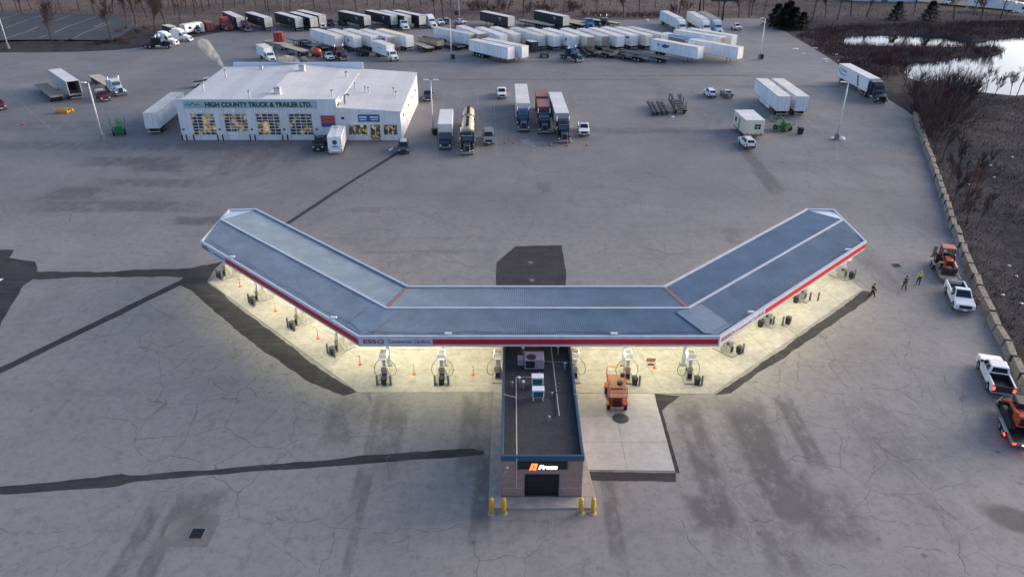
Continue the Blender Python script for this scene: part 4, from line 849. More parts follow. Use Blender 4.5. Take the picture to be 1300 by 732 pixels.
# ------------------------------------------------------------------ vehicles: shared pieces (local +Y is forward)
WH = {}
def wheel(parent, x, y, r, w, rimm='rim', n=18):
    k = (r, w, rimm)
    if k not in WH:
        t = MB().spin([(r * .60, -w/2), (r * .93, -w/2), (r, -w/2 + .04), (r, w/2 - .04), (r * .93, w/2), (r * .60, w/2)], (0, 0, 0), (1, 0, 0), n).mesh('wheel', smooth=False)
        d = MB().spin([(.02, -w/2 - .012), (r * .25, -w/2 - .015), (r * .58, -w/2 - .005), (r * .58, w/2 + .005), (r * .25, w/2 + .015), (.02, w/2 + .012)], (0, 0, 0), (1, 0, 0), 12).mesh('rim')
        t.materials.append(M['tyre']); d.materials.append(M[rimm]); WH[k] = (t, d)
    t, d = WH[k]; o = link(t, 'wheel', None, parent, loc=(x, y, r)); link(d, 'rim', None, o); return o
def pane(parent, name, quad, u0, u1, v0, v1, m='dark_glass', off=.012):
    """glass set just proud of a flat face given as 4 corners (a,b along u at bottom, c,d above b,a)"""
    a, b, c, d = [Vector(q) for q in quad]; n = (b - a).cross(d - a).normalized()
    f = lambda u, v: (a * (1-u) + b * u) * (1-v) + (d * (1-u) + c * u) * v
    q = [f(u0, v0), f(u1, v0), f(u1, v1), f(u0, v1)]
    vs = [p + n * off for p in q] + [p - n * .02 for p in q]
    return MB().add(vs, [(0,1,2,3),(7,6,5,4),(0,4,5,1),(1,5,6,2),(2,6,7,3),(3,7,4,0)]).build(name, M[m], parent)
def arch(yc, r, z, n=7): return [(yc + r * math.cos(math.pi * k / n), z + r * math.sin(math.pi * k / n) * .95) for k in range(n + 1)]
def cabin(parent, b, t, z0, z1, m, split=.5, glass='dark_glass', rear=True, name='cabin'):
    MB().frustum(b, t, z0, z1).build(name, M[m], parent, bevel=.07, segs=2)
    B = [(b[0],b[2],z0),(b[1],b[2],z0),(b[1],b[3],z0),(b[0],b[3],z0)]; T = [(t[0],t[2],z1),(t[1],t[2],z1),(t[1],t[3],z1),(t[0],t[3],z1)]
    pane(parent, 'windshield', (B[2], B[3], T[3], T[2]), .07, .93, .08, .90, glass)
    if rear: pane(parent, 'rear_window', (B[0], B[1], T[1], T[0]), .12, .88, .2, .88, glass)
    for q in ((B[1], B[2], T[2], T[1]), (B[3], B[0], T[0], T[3])):
        lo, hi = (.07, split - .03), (split + .02, .88)
        if q[0] is B[3]: lo, hi = (.12, 1 - split - .02), (1 - split + .03, .93)
        pane(parent, 'side_window', q, lo[0], lo[1], .14, .88, glass); pane(parent, 'side_window', q, hi[0], hi[1], .14, .88, glass)
def lights(parent, yf, yr, xh, zf, zr, lit=False):
    for s in (-1, 1):
        MB().box(s * xh - .17, s * xh + .17, yf - .06, yf + .025, zf - .1, zf + .1).build('headlight', M['headlight'], parent)
        MB().box(s * (xh + .05) - .1, s * (xh + .05) + .1, yr - .025, yr + .06, zr - .2, zr + .16).build('tail_light', M['tail_lit' if lit else 'tail_red'], parent)
def make_pickup(color, box='body', crew=True, lit=False, flat=False, cap=None):
    r = empty('pickup_truck'); L0, L1 = -2.95, 2.95
    prof = [(-.75, .45)] + [(1.28, .42)] + [(y, z) for y, z in arch(1.83, .5, .44)][::-1] + [(2.4, .42), (2.9, .5), (2.95, .95), (2.82, 1.14), (1.45, 1.28), (-.75, 1.28)]
    MB().prism_x(prof, -.98, .98).build('body', M[color], r, bevel=.06, segs=2)
    cy = -.78 if crew else -.1
    cabin(r, (-.93, .93, cy, 1.5), (-.74, .74, cy + .16, .62), 1.26, 1.92, color, .52 if crew else .45)
    if flat:
        MB().box(-1.02, 1.02, -2.95, cy - .08, .95, 1.05).build('flat_deck', M['chassis'], r); MB().box(-1, 1, cy - .12, cy - .06, 1.05, 1.7).build('headboard', M['chassis'], r)
    else:
        for s in (-1, 1):
            x0, x1 = (s * .98, s * .82) if s < 0 else (.82, .98)
            pr = [(-2.9, .5)] + [(-2.4, .48)] + arch(-1.85, .5, .44)[::-1] + [(-1.3, .45), (-.76, .45), (-.76, 1.3), (-2.9, 1.3)]
            MB().prism_x(pr, x0, x1).build('bed_side', M[color], r, bevel=.03)
        MB().box(-.82, .82, -2.86, -.76, .72, .80).build('bed_floor', M['bin_black'], r)
        MB().box(-.96, .96, -2.95, -2.86, .55, 1.29).build('tailgate', M['charcoal_paint' if lit else color], r, bevel=.03)
        for s in (-1, 1): MB().box(s * .80 - .018, s * .80 + .018, -2.85, -.78, .8, 1.27).build('bed_liner', M['bin_black'], r)
        MB().box(-.78, .78, -.80, -.77, .8, 1.26).build('bed_liner', M['bin_black'], r)
        if not crew: MB().box(-.82, .82, -.76, -.1, .8, 1.28).build('tool_box', M['galvanised'], r, bevel=.03)
        if cap: MB().frustum((-.95, .95, -2.93, -.8), (-.78, .78, -2.8, -.85), 1.3, 1.85).build('bed_cap', M[cap], r, bevel=.06)
    MB().box(-.35, .35, -2.9, 2.4, .35, .5).build('frame', M['chassis'], r)
    MB().box(-.62, .62, 2.9, 2.985, .72, 1.06).build('grille', M['door_black'], r, bevel=.02)
    MB().box(-.97, .97, 2.85, 3.05, .46, .68).build('front_bumper', M['chrome' if color != 'black_paint' else 'chassis'], r, bevel=.04); MB().box(-.95, .95, -3.08, -2.93, .5, .68).build('rear_bumper', M['chrome' if color != 'black_paint' else 'chassis'], r, bevel=.03)
    MB().box(-.2, .2, 3.05, 3.06, .5, .64).build('licence_plate', M['reflect_white'], r)
    for s in (-1, 1):
        MB().box(s * 1.02 - .04 + (.0 if s > 0 else -.12), s * 1.02 + .04 + (.12 if s > 0 else 0), .95, 1.05, 1.3, 1.55).build('mirror', M['bin_black'], r)
        MB().box(s * .97 - .02, s * .97 + .02, .35, .5, 1.05, 1.1).build('door_handle', M['chrome'], r)
        for y in (-1.85, 1.83): wheel(r, s * .87, y, .41, .28)
    lights(r, 2.93, -2.95, .78, .93, 1.0, lit); return r
def make_suv(color, roofm=None, van=False):
    r = empty('sport_utility')
    prof = [(-2.35, .5), (-2.1, .42)] + arch(-1.45, .43, .40)[::-1] + [(-.9, .36), (.95, .36)] + arch(1.45, .43, .40)[::-1] + [(2.0, .4), (2.32, .5), (2.38, .85), (2.2, 1.0), (1.15, 1.12), (-2.38, 1.12), (-2.42, .8)]
    MB().prism_x(prof, -.93, .93).build('body', M[color], r, bevel=.07, segs=2)
    cabin(r, (-.89, .89, -2.36, 1.2), (-.70, .70, -2.1, .35), 1.1, 1.74, color, .5)
    if roofm: MB().box(-.6, .6, -1.9, .2, 1.742, 1.765).build('roof_panel', M[roofm], r)
    for s in (-1, 1):
        MB().box(s * .68 - .025, s * .68 + .025, -1.9, .1, 1.74, 1.8).build('roof_rail', M['chassis'], r)
        MB().box(s * .97 - .04, s * .97 + .08 * s + .04, .8, .9, 1.12, 1.3).build('mirror', M[color], r)
        for y in (-1.45, 1.45): wheel(r, s * .82, y, .36, .24)
    MB().box(-.55, .55, 2.33, 2.4, .6, .85).build('grille', M['door_black'], r); MB().box(-.9, .9, -2.5, -2.36, .42, .68).build('rear_bumper', M['charcoal_paint'], r, bevel=.03)
    MB().box(-.22, .22, -2.44, -2.42, .8, .95).build('licence_plate', M['reflect_white'], r)
    lights(r, 2.34, -2.4, .72, .85, 1.0); return r
def make_sedan(color, roofm=None):
    r = empty('parked_car')
    prof = [(-2.3, .5), (-2.05, .38)] + arch(-1.4, .4, .36)[::-1] + [(-.9, .32), (.95, .32)] + arch(1.4, .4, .36)[::-1] + [(1.95, .36), (2.3, .5), (2.3, .75), (2.05, .88), (1.0, .98), (-1.7, 1.0), (-2.28, .95)]
    MB().prism_x(prof, -.9, .9).build('body', M[color], r, bevel=.07, segs=2)
    cabin(r, (-.84, .84, -1.75, 1.05), (-.62, .62, -.95, .15), .97, 1.44, roofm or color, .5)
    for s in (-1, 1):
        for y in (-1.4, 1.4): wheel(r, s * .8, y, .33, .22)
        MB().box(s * .93 - .04, s * .93 + .08 * s + .04, .6, .7, .98, 1.12).build('mirror', M[color], r)
    MB().box(-.5, .5, 2.27, 2.33, .5, .7).build('grille', M['door_black'], r); MB().box(-.22, .22, -2.32, -2.29, .62, .76).build('licence_plate', M['reflect_white'], r)
    lights(r, 2.26, -2.28, .68, .72, .8); return r

def make_tractor(color, style='aero', lower=None, day=False):
    """front bumper at y=0, extends to -8.2; styles: aero (roof fairing), classic (long square nose, stacks)"""
    r = empty('semi_tractor'); low = lower or color
    cl = style == 'classic'; hoodL = 2.35 if cl else 1.75; c0 = -hoodL - .15; c1 = c0 - 1.45; sl = 0 if day else 1.75; s1 = c1 - sl
    f = MB()
    for s in (-1, 1): f.box(s * .42 - .06, s * .42 + .06, -8.15, -.4, .72, .98)
    for y in (-8.1, -7.1, -5.8, -4.9): f.box(-.36, .36, y, y + .12, .74, .96)
    f.build('frame', M['chassis'], r)
    if cl:
        MB().prism_x([(-.32, .85), (-.32, 1.92), (-hoodL - .1, 2.06), (-hoodL - .1, .85)], -.62, .62).build('hood', M[color], r, bevel=.1, segs=2)
        for s in (-1, 1): MB().prism_x([(y, z) for y, z in ((-.25,.95),(-.35,1.18),(-.75,1.34),(-1.5,1.34),(-1.95,1.15),(-2.2,.75),(-2.05,.72),(-1.75,1.02),(-1.4,1.16),(-.8,1.16),(-.5,.95))], min(s*.64,s*1.2), max(s*.64,s*1.2)).build('fender', M[color], r, bevel=.03)
        MB().box(-.52, .52, -.33, -.24, .75, 1.86).build('grille', M['chrome'], r, bevel=.03)
        MB().box(-.44, .44, -.235, -.225, .82, 1.78).build('grille_mesh', M['door_black'], r)
    else:
        MB().add([(-.85,-.1,.62),(.85,-.1,.62),(1.18,-.7,.62),(1.18,-hoodL-.1,.7),(-1.18,-hoodL-.1,.7),(-1.18,-.7,.62),(-.72,-.2,1.45),(.72,-.2,1.45),(.95,-.8,1.62),(.98,-hoodL-.1,1.95),(-.98,-hoodL-.1,1.95),(-.95,-.8,1.62)],
                 [(5,4,3,2,1,0),(6,7,8,11),(8,9,10,11),(0,1,7,6),(1,2,8,7),(2,3,9,8),(3,4,10,9),(4,5,11,10),(5,0,6,11)]).build('hood', M[color], r, bevel=.09, segs=2)
        for s in (-1, 1): MB().box(min(s*.9,s*1.2), max(s*.9,s*1.2), -1.72, -.42, 1.02, 1.16).build('fender', M[low], r, bevel=.05)
        MB().box(-.5, .5, -.17, -.06, .72, 1.36).build('grille', M['door_black'], r, bevel=.03)
    MB().box(-1.2, 1.2, -.28, .0, .38, .72).build('bumper', M['chrome' if cl else low], r, bevel=.06)
    w = 1.0 if cl else 1.12; zt = 2.85
    MB().prism_x([(c0 + .05, .85), (c0 + .05, 1.95), (c0 - .42, zt - .08), (c1, zt), (c1, .85)][::-1], -w, w).build('cab', M[color], r, bevel=.07, segs=2)
    pane(r, 'windshield', ((w, c0 + .05, 1.98), (-w, c0 + .05, 1.98), (-w, c0 - .42, zt - .08), (w, c0 - .42, zt - .08)), .06, .94, .06, .86, 'blue_glass')
    for s in (-1, 1):
        q = ((s * w, c1, 1.7), (s * w, c0 - .05, 1.7), (s * w, c0 - .42, zt - .15), (s * w, c1, zt - .15)) if s > 0 else ((s * w, c0 - .05, 1.7), (s * w, c1, 1.7), (s * w, c1, zt - .15), (s * w, c0 - .42, zt - .15))
        pane(r, 'side_window', q, .15, .85, .08, .9)
        MB().tube([(s * (w + .05), c0 - .2, 1.55), (s * (w + .32), c0 + .02, 1.6), (s * (w + .32), c0 + .02, 2.5), (s * (w + .05), c0 - .3, 2.55)], .02, 4).build('mirror_arm', M['chrome'], r)
        MB().box(s * (w + .32) - .1, s * (w + .32) + .1, c0 - .02, c0 + .06, 1.75, 2.4).build('mirror', M['chrome'], r, bevel=.02)
        MB().spin([(.32, 0), (.33, .04), (.33, 1.36), (.32, 1.4)], (s * .92, c1 - .55, .78), (0, 1, 0), 14).build('fuel_tank', M['chrome'], r)
        MB().box(min(s*.72,s*1.12), max(s*.72,s*1.12), c1 - .5, c0 - .5, .42, .5).build('step', M['chrome'], r)
        MB().box(s * .98 - .16, s * .98 + .16, -.36, -.2, .86, 1.06).build('headlight', M['headlight'], r, bevel=.03)
        wheel(r, s * 1.02, -1.12, .52, .3)
        for y in (-6.25, -7.55): wheel(r, s * .93, y, .52, .56)
        MB().box(min(s*.68,s*1.22), max(s*.68,s*1.22), -8.2, -8.16, .35, .95).build('mud_flap', M['rubber'], r)
        if cl: MB().tube([(s * 1.12, c1 - .12, .9), (s * 1.12, c1 - .12, 3.75), (s * 1.12, c1 - .3, 3.95)], .075, 8).build('exhaust_stack', M['chrome'], r, smooth=True)
    MB().box(-.95, .95, c0 - .42, c0 - .15, zt - .1, zt - .05).build('sun_visor', M['chrome' if cl else color], r)
    if not day:
        if cl: MB().box(-1.2, 1.2, s1, c1 - .03, .9, 3.1).build('sleeper', M[color], r, bevel=.1, segs=2); MB().prism_x([(c0 - .55, zt), (c1 - .1, zt + .35), (c1 - .1, zt)][::-1], -.9, .9).build('roof_fairing', M[color], r, bevel=.04)
        else:
            MB().prism_x([(c1 - .03, .8), (c1 - .03, 3.0), (c1 - .2, 3.75), (s1, 3.92), (s1, .8)][::-1], -1.22, 1.22).build('sleeper', M[color], r, bevel=.1, segs=2)
            MB().prism_x([(c0 - .4, zt - .02), (c0 - .75, 3.25), (c1 - .25, 3.8), (c1 - .02, 3.6), (c1 - .02, zt)][::-1], -1.02, 1.02).build('roof_fairing', M[color], r, bevel=.1, segs=2)
            for s in (-1, 1): MB().box(s * 1.16 - .03, s * 1.16 + .03, s1 - .75, s1, .5, 3.4).build('side_extender', M[low], r)
    MB().prism_z([(-.45, -7.4), (.45, -7.4), (.5, -6.6), (.25, -6.2), (-.25, -6.2), (-.5, -6.6)], 1.02, 1.14).build('fifth_wheel', M['chassis'], r)
    return r
def running_gear(r, y0, axles, gap=1.25, leg=None, wid=.93):
    for k in range(axles):
        for s in (-1, 1): wheel(r, s * wid, y0 + k * gap, .5, .56)
    MB().box(-.6, .6, y0 - .5, y0 + (axles - 1) * gap + .5, .55, .95).build('suspension', M['chassis'], r)
    if leg is not None:
        for s in (-1, 1): MB().box(s * .85 - .07, s * .85 + .07, leg - .07, leg + .07, .06, 1.2).build('landing_leg', M['chassis'], r); MB().box(s * .85 - .16, s * .85 + .16, leg - .16, leg + .16, 0, .06).build('landing_shoe', M['chassis'], r)
def make_box_trailer(side='trailer_white', roof='roof_white', L=16.15, axles=2, door=None, gear=True, reefer=False, skirt=None, logo=None, open_rear=False, front=None, H=4.1):
    r = empty('box_trailer'); z0 = 1.15
    if open_rear:
        b = MB(); b.box(-1.3, -1.24, 0, L, z0, H - .05); b.box(1.24, 1.3, 0, L, z0, H - .05); b.box(-1.24, 1.24, L - .06, L, z0, H - .05); b.box(-1.24, 1.24, 0, L - .06, z0, z0 + .1); b.build('body', M[side], r)
        MB().box(-1.2, 1.2, 5.5, 5.6, z0 + .1, H - .06).build('dark_panel', M['door_black'], r)  # black panel across the inside of the empty trailer, no cargo
    else: MB().box(-1.3, 1.3, 0, L, z0, H - .05).build('body', M[side], r, bevel=.025)
    MB().box(-1.31, 1.31, -.01, L + .01, H - .048, H).build('roof', M[roof], r, bevel=.02)
    for s in (-1, 1):
        MB().box(s * 1.315 - .02, s * 1.315 + .02, .02, L - .02, H - .16, H - .05).build('top_rail', M['galvanised' if side != 'curtain_black' else 'charcoal_paint'], r); MB().box(s * 1.315 - .02, s * 1.315 + .02, .02, L - .02, z0, z0 + .14).build('bottom_rail', M['galvanised' if side != 'curtain_black' else 'charcoal_paint'], r)
        MB().box(s * 1.25 - .07, s * 1.25 + .07, -.06, -.012, z0, H - .05).build('rear_post', M['galvanised'], r)
        if not open_rear:
            d = MB().box(min(s*.03,s*1.17), max(s*.03,s*1.17), -.045, -.005, z0 + .06, H - .14).build('rear_door', M[door or side], r)
            for x in (.35, .85): MB().tube([(s * x, -.07, z0 + .1), (s * x, -.07, H - .2)], .025, 4).build('lock_rod', M['steel_grey'], d)
        if skirt: MB().box(s * 1.22 - .02, s * 1.22 + .02, 4.6, L - 4.4, .35, z0 - .01).build('side_skirt', M[skirt], r)
        MB().box(s * 1.05 - .1, s * 1.05 + .1, -.08, -.02, .98, 1.1).build('tail_light', M['tail_red'], r)
        MB().box(s * 1.25 - .04, s * 1.25 + .04, L + .005, L + .03, z0 + .05, H - .1).build('front_post', M['galvanised'], r)
    if gear: running_gear(r, 1.9, axles, 1.25, L - 3.3)
    else: running_gear(r, 1.9, axles, 1.25)
    MB().box(-1.2, 1.2, -.02, .08, .5, .62).build('rear_guard', M['galvanised'], r); MB().box(-.5, .5, 1.2, L - 1, .98, z0 - .005).build('rails', M['chassis'], r)
    if reefer: MB().box(-.95, .95, L + .02, L + .5, 2.1, 3.9).build('cooling_unit', M['reflect_white'], r, bevel=.06)
    if logo == 'white_t':
        for s in (-1, 1): MB().box(s * 1.312 - .012, s * 1.312 + .012, 3.9, 5.3, 3.2, 3.4).build('logo', M['galvanised'], r); MB().box(s * 1.312 - .012, s * 1.312 + .012, 4.45, 4.75, 2.4, 3.2).build('logo', M['galvanised'], r)
        for k in range(1, 9):
            for s in (-1, 1): MB().box(s * 1.308 - .012, s * 1.308 + .012, L * k / 9 - .03, L * k / 9 + .03, z0 + .15, H - .18).build('curtain_strap', M['charcoal_paint'], r)
    if logo == 'blue':
        for s in (-1, 1):
            MB().add([(s * 1.318, y, z) for y, z in ((4.2,2.5),(5.4,2.4),(6.6,2.9),(6.9,3.3),(5.9,3.25),(5.2,3.5),(4.6,3.2),(3.9,3.1))], [tuple(range(8))]).build('logo', M['sign_blue'], r); MB().add([(s * 1.318, y, z) for y, z in ((2.4,2.8),(3.1,2.8),(3.2,3.3),(2.6,3.4))], [(0,1,2,3)]).build('logo', M['sign_blue'], r)
    if logo == 'small_blue':
        for s in (-1, 1): MB().box(s * 1.312 - .012, s * 1.312 + .012, .8, 2.6, 3.1, 3.6).build('logo', M['sign_blue'], r)
    if logo == 'grey_rose':
        for s in (-1, 1): MB().spin([(.5, -.006), (.5, .006)], (s * 1.318, 2.8, 2.9), (1, 0, 0), 10).build('logo', M['grey_paint'], r)
    if logo == 'swoosh':
        for s in (-1, 1):
            pts = [(s * 1.33, 3.2 + 2.3 * math.cos(a), 2.95 + .85 * math.sin(a)) for a in [R(130 + 12 * k) for k in range(17)]]
            MB().tube(pts, [.05 + .06 * math.sin(math.pi * k / 16) for k in range(17)], 4).build('logo', M['teal_paint'], r)
            for k, (y, w_) in enumerate(((1.9, .45), (2.6, .35), (3.2, .4), (3.85, .3), (4.4, .4))): MB().box(s * 1.312 - .012, s * 1.312 + .012, y, y + w_, 2.85, 3.35 - .05 * (k > 0) * 2).build('logo', M['navy_paint'], r)
            MB().add([(s * 1.318, y, z) for y, z in ((11.2,1.4),(11.9,1.4),(11.1,3.7),(10.4,3.7))], [(0,1,2,3)]).build('stripe', M['teal_paint'], r)
    return r
def make_flatbed(L=14.6, deck='pale_wood', axles=2, z=1.45, head=False, low=False):
    r = empty('flatbed_trailer')
    if low:
        MB().box(-1.28, 1.28, 3.6, L - 3.2, .75, .95).build('deck', M[deck], r); MB().prism_x([(L - 3.2, .75), (L - 2.6, 1.3), (L, 1.3), (L, 1.5), (L - 2.8, 1.5), (L - 3.3, .95)], -1.25, 1.25).build('gooseneck', M['chassis'], r)
        MB().prism_x([(0, 1.12), (3.2, 1.12), (3.6, .75), (3.6, .95), (3.3, 1.3), (0, 1.3)], -1.28, 1.28).build('rear_deck', M['chassis'], r); z = 1.3
    else:
        n = 5
        for k in range(n): MB().box(-1.27 + k * 2.54 / n + .012, -1.27 + (k + 1) * 2.54 / n - .012, 0, L, z - .08, z + rnd.uniform(-.006, .006)).build('deck_plank', M[deck], r)
        MB().box(-.55, -.4, .3, L - .3, .85, z - .08).build('beam', M['chassis'], r); MB().box(.4, .55, .3, L - .3, .85, z - .08).build('beam', M['chassis'], r)
    for s in (-1, 1): MB().box(s * 1.29 - .03, s * 1.29 + .03, 0 if not low else 3.7, L if not low else L - 3.3, (z - .2) if not low else .72, (z + .02) if not low else .97).build('side_rail', M['steel_grey'], r)
    MB().box(-1.28, 1.28, -.05, -.01, z - .3, z).build('rear_bar', M['steel_grey'], r)
    running_gear(r, 1.6, axles, 1.25, None if low else L - 3.2)
    if head: MB().box(-1.27, 1.27, L - .1, L, z, z + 1.3).build('headboard', M['galvanised'], r)
    return r
def make_straight_truck(color='white_paint', box='trailer_white', roof='roof_white', boxL=7.0, boxH=3.7, logo=None):
    """front at y=0"""
    r = empty('box_truck'); zt = 2.45
    f = MB()
    for s in (-1, 1): f.box(s * .42 - .05, s * .42 + .05, -boxL - 2.6, -.4, .68, .9)
    f.build('frame', M['chassis'], r)
    MB().add([(-.8,-.05,.55),(.8,-.05,.55),(1.05,-.5,.55),(1.05,-1.45,.6),(-1.05,-1.45,.6),(-1.05,-.5,.55),(-.7,-.12,1.3),(.7,-.12,1.3),(.88,-.6,1.42),(.9,-1.45,1.6),(-.9,-1.45,1.6),(-.88,-.6,1.42)],
             [(5,4,3,2,1,0),(6,7,8,11),(8,9,10,11),(0,1,7,6),(1,2,8,7),(2,3,9,8),(3,4,10,9),(4,5,11,10),(5,0,6,11)]).build('hood', M[color], r, bevel=.08, segs=2)
    MB().prism_x([(-1.4, .75), (-1.4, 1.6), (-1.85, zt), (-2.75, zt + .05), (-2.75, .75)][::-1], -1.05, 1.05).build('cab', M[color], r, bevel=.08, segs=2)
    pane(r, 'windshield', ((1.05, -1.4, 1.6), (-1.05, -1.4, 1.6), (-1.05, -1.85, zt), (1.05, -1.85, zt)), .07, .93, .06, .88, 'blue_glass')
    for s in (-1, 1):
        q = ((1.05, -2.75, 1.45), (1.05, -1.5, 1.45), (1.05, -1.85, zt - .1), (1.05, -2.75, zt - .1)) if s > 0 else ((-1.05, -1.5, 1.45), (-1.05, -2.75, 1.45), (-1.05, -2.75, zt - .1), (-1.05, -1.85, zt - .1))
        pane(r, 'side_window', q, .15, .85, .1, .9); MB().box(s * .8 - .16, s * .8 + .16, -.2, -.03, .8, 1.0).build('headlight', M['headlight'], r, bevel=.03)
        MB().box(s * 1.3 - .08, s * 1.3 + .08, -1.5, -1.42, 1.5, 2.1).build('mirror', M['bin_black'], r); wheel(r, s * .95, -.95, .48, .28)
        for y in ((-boxL - .6,) if boxL < 7.5 else (-boxL + .3, -boxL - .95)): wheel(r, s * .9, y, .48, .52)
    MB().box(-1.1, 1.1, -.14, .02, .42, .66).build('bumper', M['chrome'], r, bevel=.04); MB().box(-.5, .5, -.1, -.03, .72, 1.2).build('grille', M['door_black'], r)
    MB().box(-1.25, 1.25, -2.9 - boxL, -2.9, 1.05, boxH - .05).build('box_body', M[box], r, bevel=.03); MB().box(-1.26, 1.26, -2.91 - boxL, -2.89, boxH - .048, boxH).build('box_roof', M[roof], r, bevel=.02)
    for s in (-1, 1): MB().box(s * 1.2 - .06, s * 1.2 + .06, -2.885, -2.86, 1.05, boxH - .06).build('corner_post', M['galvanised'], r)
    MB().box(-1.15, 1.15, -2.96 - boxL, -2.905 - boxL, 1.1, boxH - .2).build('rear_door', M['white_paint'], r)
    if logo:
        MB().box(1.252, 1.262, -2.9 - boxL * .62, -2.9 - boxL * .3, 2.6, 2.75).build('print_line', M['grey_paint'], r); MB().box(-1.262, -1.252, -2.9 - boxL * .62, -2.9 - boxL * .3, 2.6, 2.75).build('print_line', M['grey_paint'], r)
    return r
def make_tanker():
    r = empty('tank_trailer'); L = 15.5
    for k, (y0, y1, rr) in enumerate(((.2, 6.6, 1.14), (7.3, 15.2, 1.2))):
        t = MB().spin([(.2, y0), (rr * .75, y0 + .18), (rr, y0 + .5), (rr, y1 - .5), (rr * .75, y1 - .18), (.2, y1)], (0, 0, 2.2), (0, 1, 0), 28).build('tank', M['tank_steel_sky_gold'], r, smooth=True)
        for y in (y0 + 1.2, (y0 + y1) / 2, y1 - 1.2): MB().spin([(rr + .015, -.06), (rr + .035, 0), (rr + .015, .06)], (0, y, 2.2), (0, 1, 0), 28).build('band', M['chrome'], t)
        MB().box(-.32, .32, y0 + .7, y1 - .7, 2.2 + rr - .02, 2.2 + rr + .05).build('walkway', M['charcoal_paint'], t)
        for y in (y0 + 1.6, (y0 + y1) / 2, y1 - 1.6): MB().spin([(.28, 0), (.28, .2), (.2, .26)], (0, y, 2.2 + rr + .05), (0, 0, 1), 12).build('hatch', M['bin_black'], t)
    for s in (-1, 1): MB().tube([(s * 1.05, 6.5, 3.2), (s * 1.15, 7.0, 2.4), (s * 1.05, 7.4, 1.4)], .06, 5).build('hoop', M['chassis'], r)
    MB().tube([(-1.1, 6.95, 2.9), (-.6, 6.95, 3.45), (.6, 6.95, 3.45), (1.1, 6.95, 2.9)], .09, 6).build('rollover_rail', M['charcoal_paint'], r)
    MB().box(-.55, .55, .2, L - .4, .9, 1.12).build('rails', M['chassis'], r); running_gear(r, 1.3, 3, 1.25)
    MB().tube([(.3, .18, 1.3), (.3, .18, 3.3)], .03, 4).build('ladder', M['chrome'], r); MB().tube([(-.1, .18, 1.3), (-.1, .18, 3.3)], .03, 4).build('ladder', M['chrome'], r)
    return r
def make_container(L=6.06, m='container_red', roofm='container_roof', door=None):
    r = empty('shipping_container'); b = MB()
    n = int(L / .36)
    for s in (-1, 1):
        pts = []
        for i in range(n + 1):
            y = .12 + (L - .24) * i / n; x = s * (1.2 if i % 2 else 1.17); pts.append((x, y))
        vs = [(x, y, z) for x, y in pts for z in (.14, 2.46)]; b.add(vs, [(2*i, 2*i+2, 2*i+3, 2*i+1) for i in range(n)])
    b.build('side_panels', M[m], r)
    for sx in (-1, 1):
        for y in (0, L - .14): MB().box(sx * 1.15 - .07, sx * 1.15 + .07, y, y + .14, 0, 2.59).build('corner_post', M[m], r)
        MB().box(sx * 1.17 - .05, sx * 1.17 + .05, .14, L - .14, 0, .14).build('bottom_rail', M[m], r)
    MB().box(-1.2, 1.2, .05, L - .05, 2.46, 2.57).build('roof', M[roofm], r); MB().box(-1.08, 1.08, L - .08, L - .03, .14, 2.46).build('front_wall', M[m], r)
    for s in (-1, 1): MB().box(min(s*.02,s*1.08), max(s*.02,s*1.08), .03, .08, .12, 2.46).build('door', M[door or m], r); MB().tube([(s * .5, .01, .2), (s * .5, .01, 2.4)], .025, 4).build('lock_rod', M['galvanised'], r)
    MB().box(-1.1, 1.1, .1, L - .1, .02, .12).build('floor', M['chassis'], r)
    return r
def make_chassis(L=14.5, axles=3):
    r = empty('container_chassis'); f = MB()
    for s in (-1, 1): f.box(s * .5 - .08, s * .5 + .08, 0, L, .95, 1.2)
    for y in (.05, 4.6, 6.3, 9, L - .4): f.box(-1.2, 1.2, y, y + .22, 1.0, 1.22)
    f.build('frame', M['chassis'], r); running_gear(r, 1.3, axles, 1.25, L - 3.2)
    for s in (-1, 1): MB().box(s * 1.0 - .1, s * 1.0 + .1, -.06, 0, .9, 1.05).build('tail_light', M['tail_red'], r)
    return r

# ------------------------------------------------------------------ vehicles standing in the yard
def lay(far, near, rear_near=True, h=4.1, L=16.15):
    a, b = G(*far, h), G(*near, h)
    if rear_near: return b, unit(sub2(a, b))
    d = unit(sub2(b, a)); return along(b, d, -L), d
def box_tr(key, far, near, label, group=None, rear_near=True, L=16.15, **kw):
    p, d = lay(far, near, rear_near, kw.get('H', 4.1), L)
    o = put(tag(spawn(('box', key), lambda: make_box_trailer(L=L, **kw)), label, 'trailer', group), p, d); return o, p, d
def tractor(key, p, d, label, group=None, **kw): return put(tag(spawn(('trac', key), lambda: make_tractor(**kw)), label, 'truck', group), p, d)

G_BLACK, G_WHITE = 'black curtain trailers along the field edge', 'white box trailers in the packed row'
blk = dict(side='curtain_black', roof='roof_white', door='trailer_cream', logo='white_t')
BL = [((270+17,14.5),(305,22.2),'black curtain trailer behind the red cab at the container end'),((313,14.5),(340,22.6),'black curtain trailer standing alone beside the maroon cab'),((352,15.3),(379,22.9),'first black curtain trailer of the trio by the white daycab'),((372,15.3),(398,22.4),'middle black curtain trailer of the trio by the white daycab'),((382,13.2),(409,19.6),'last black curtain trailer of the trio, half hidden'),
      ((436,14.3),(466,20.5),'black curtain trailer behind the dark hatchback'),((472,13.8),(500,19.8),'black curtain trailer next to the white daycab tractor'),((489,14),(517.5,20.1),'black curtain trailer directly behind the white daycab tractor'),((507,13.8),(536,19.7),'black curtain trailer beside the white sleeper tractor')]
for i, (f, n, lab) in enumerate(BL): box_tr('blk', f, n, lab, G_BLACK, **blk)
T1 = dict(blk, axles=6)
box_tr('blk6', (616,14.6), (649,21.5), 'long many-axled black curtain trailer behind the white row', G_BLACK, **T1)
box_tr('blk6', (683,13.5), (719,20.8), 'long black curtain trailer with a low flat trailer beside it', G_BLACK, **T1)
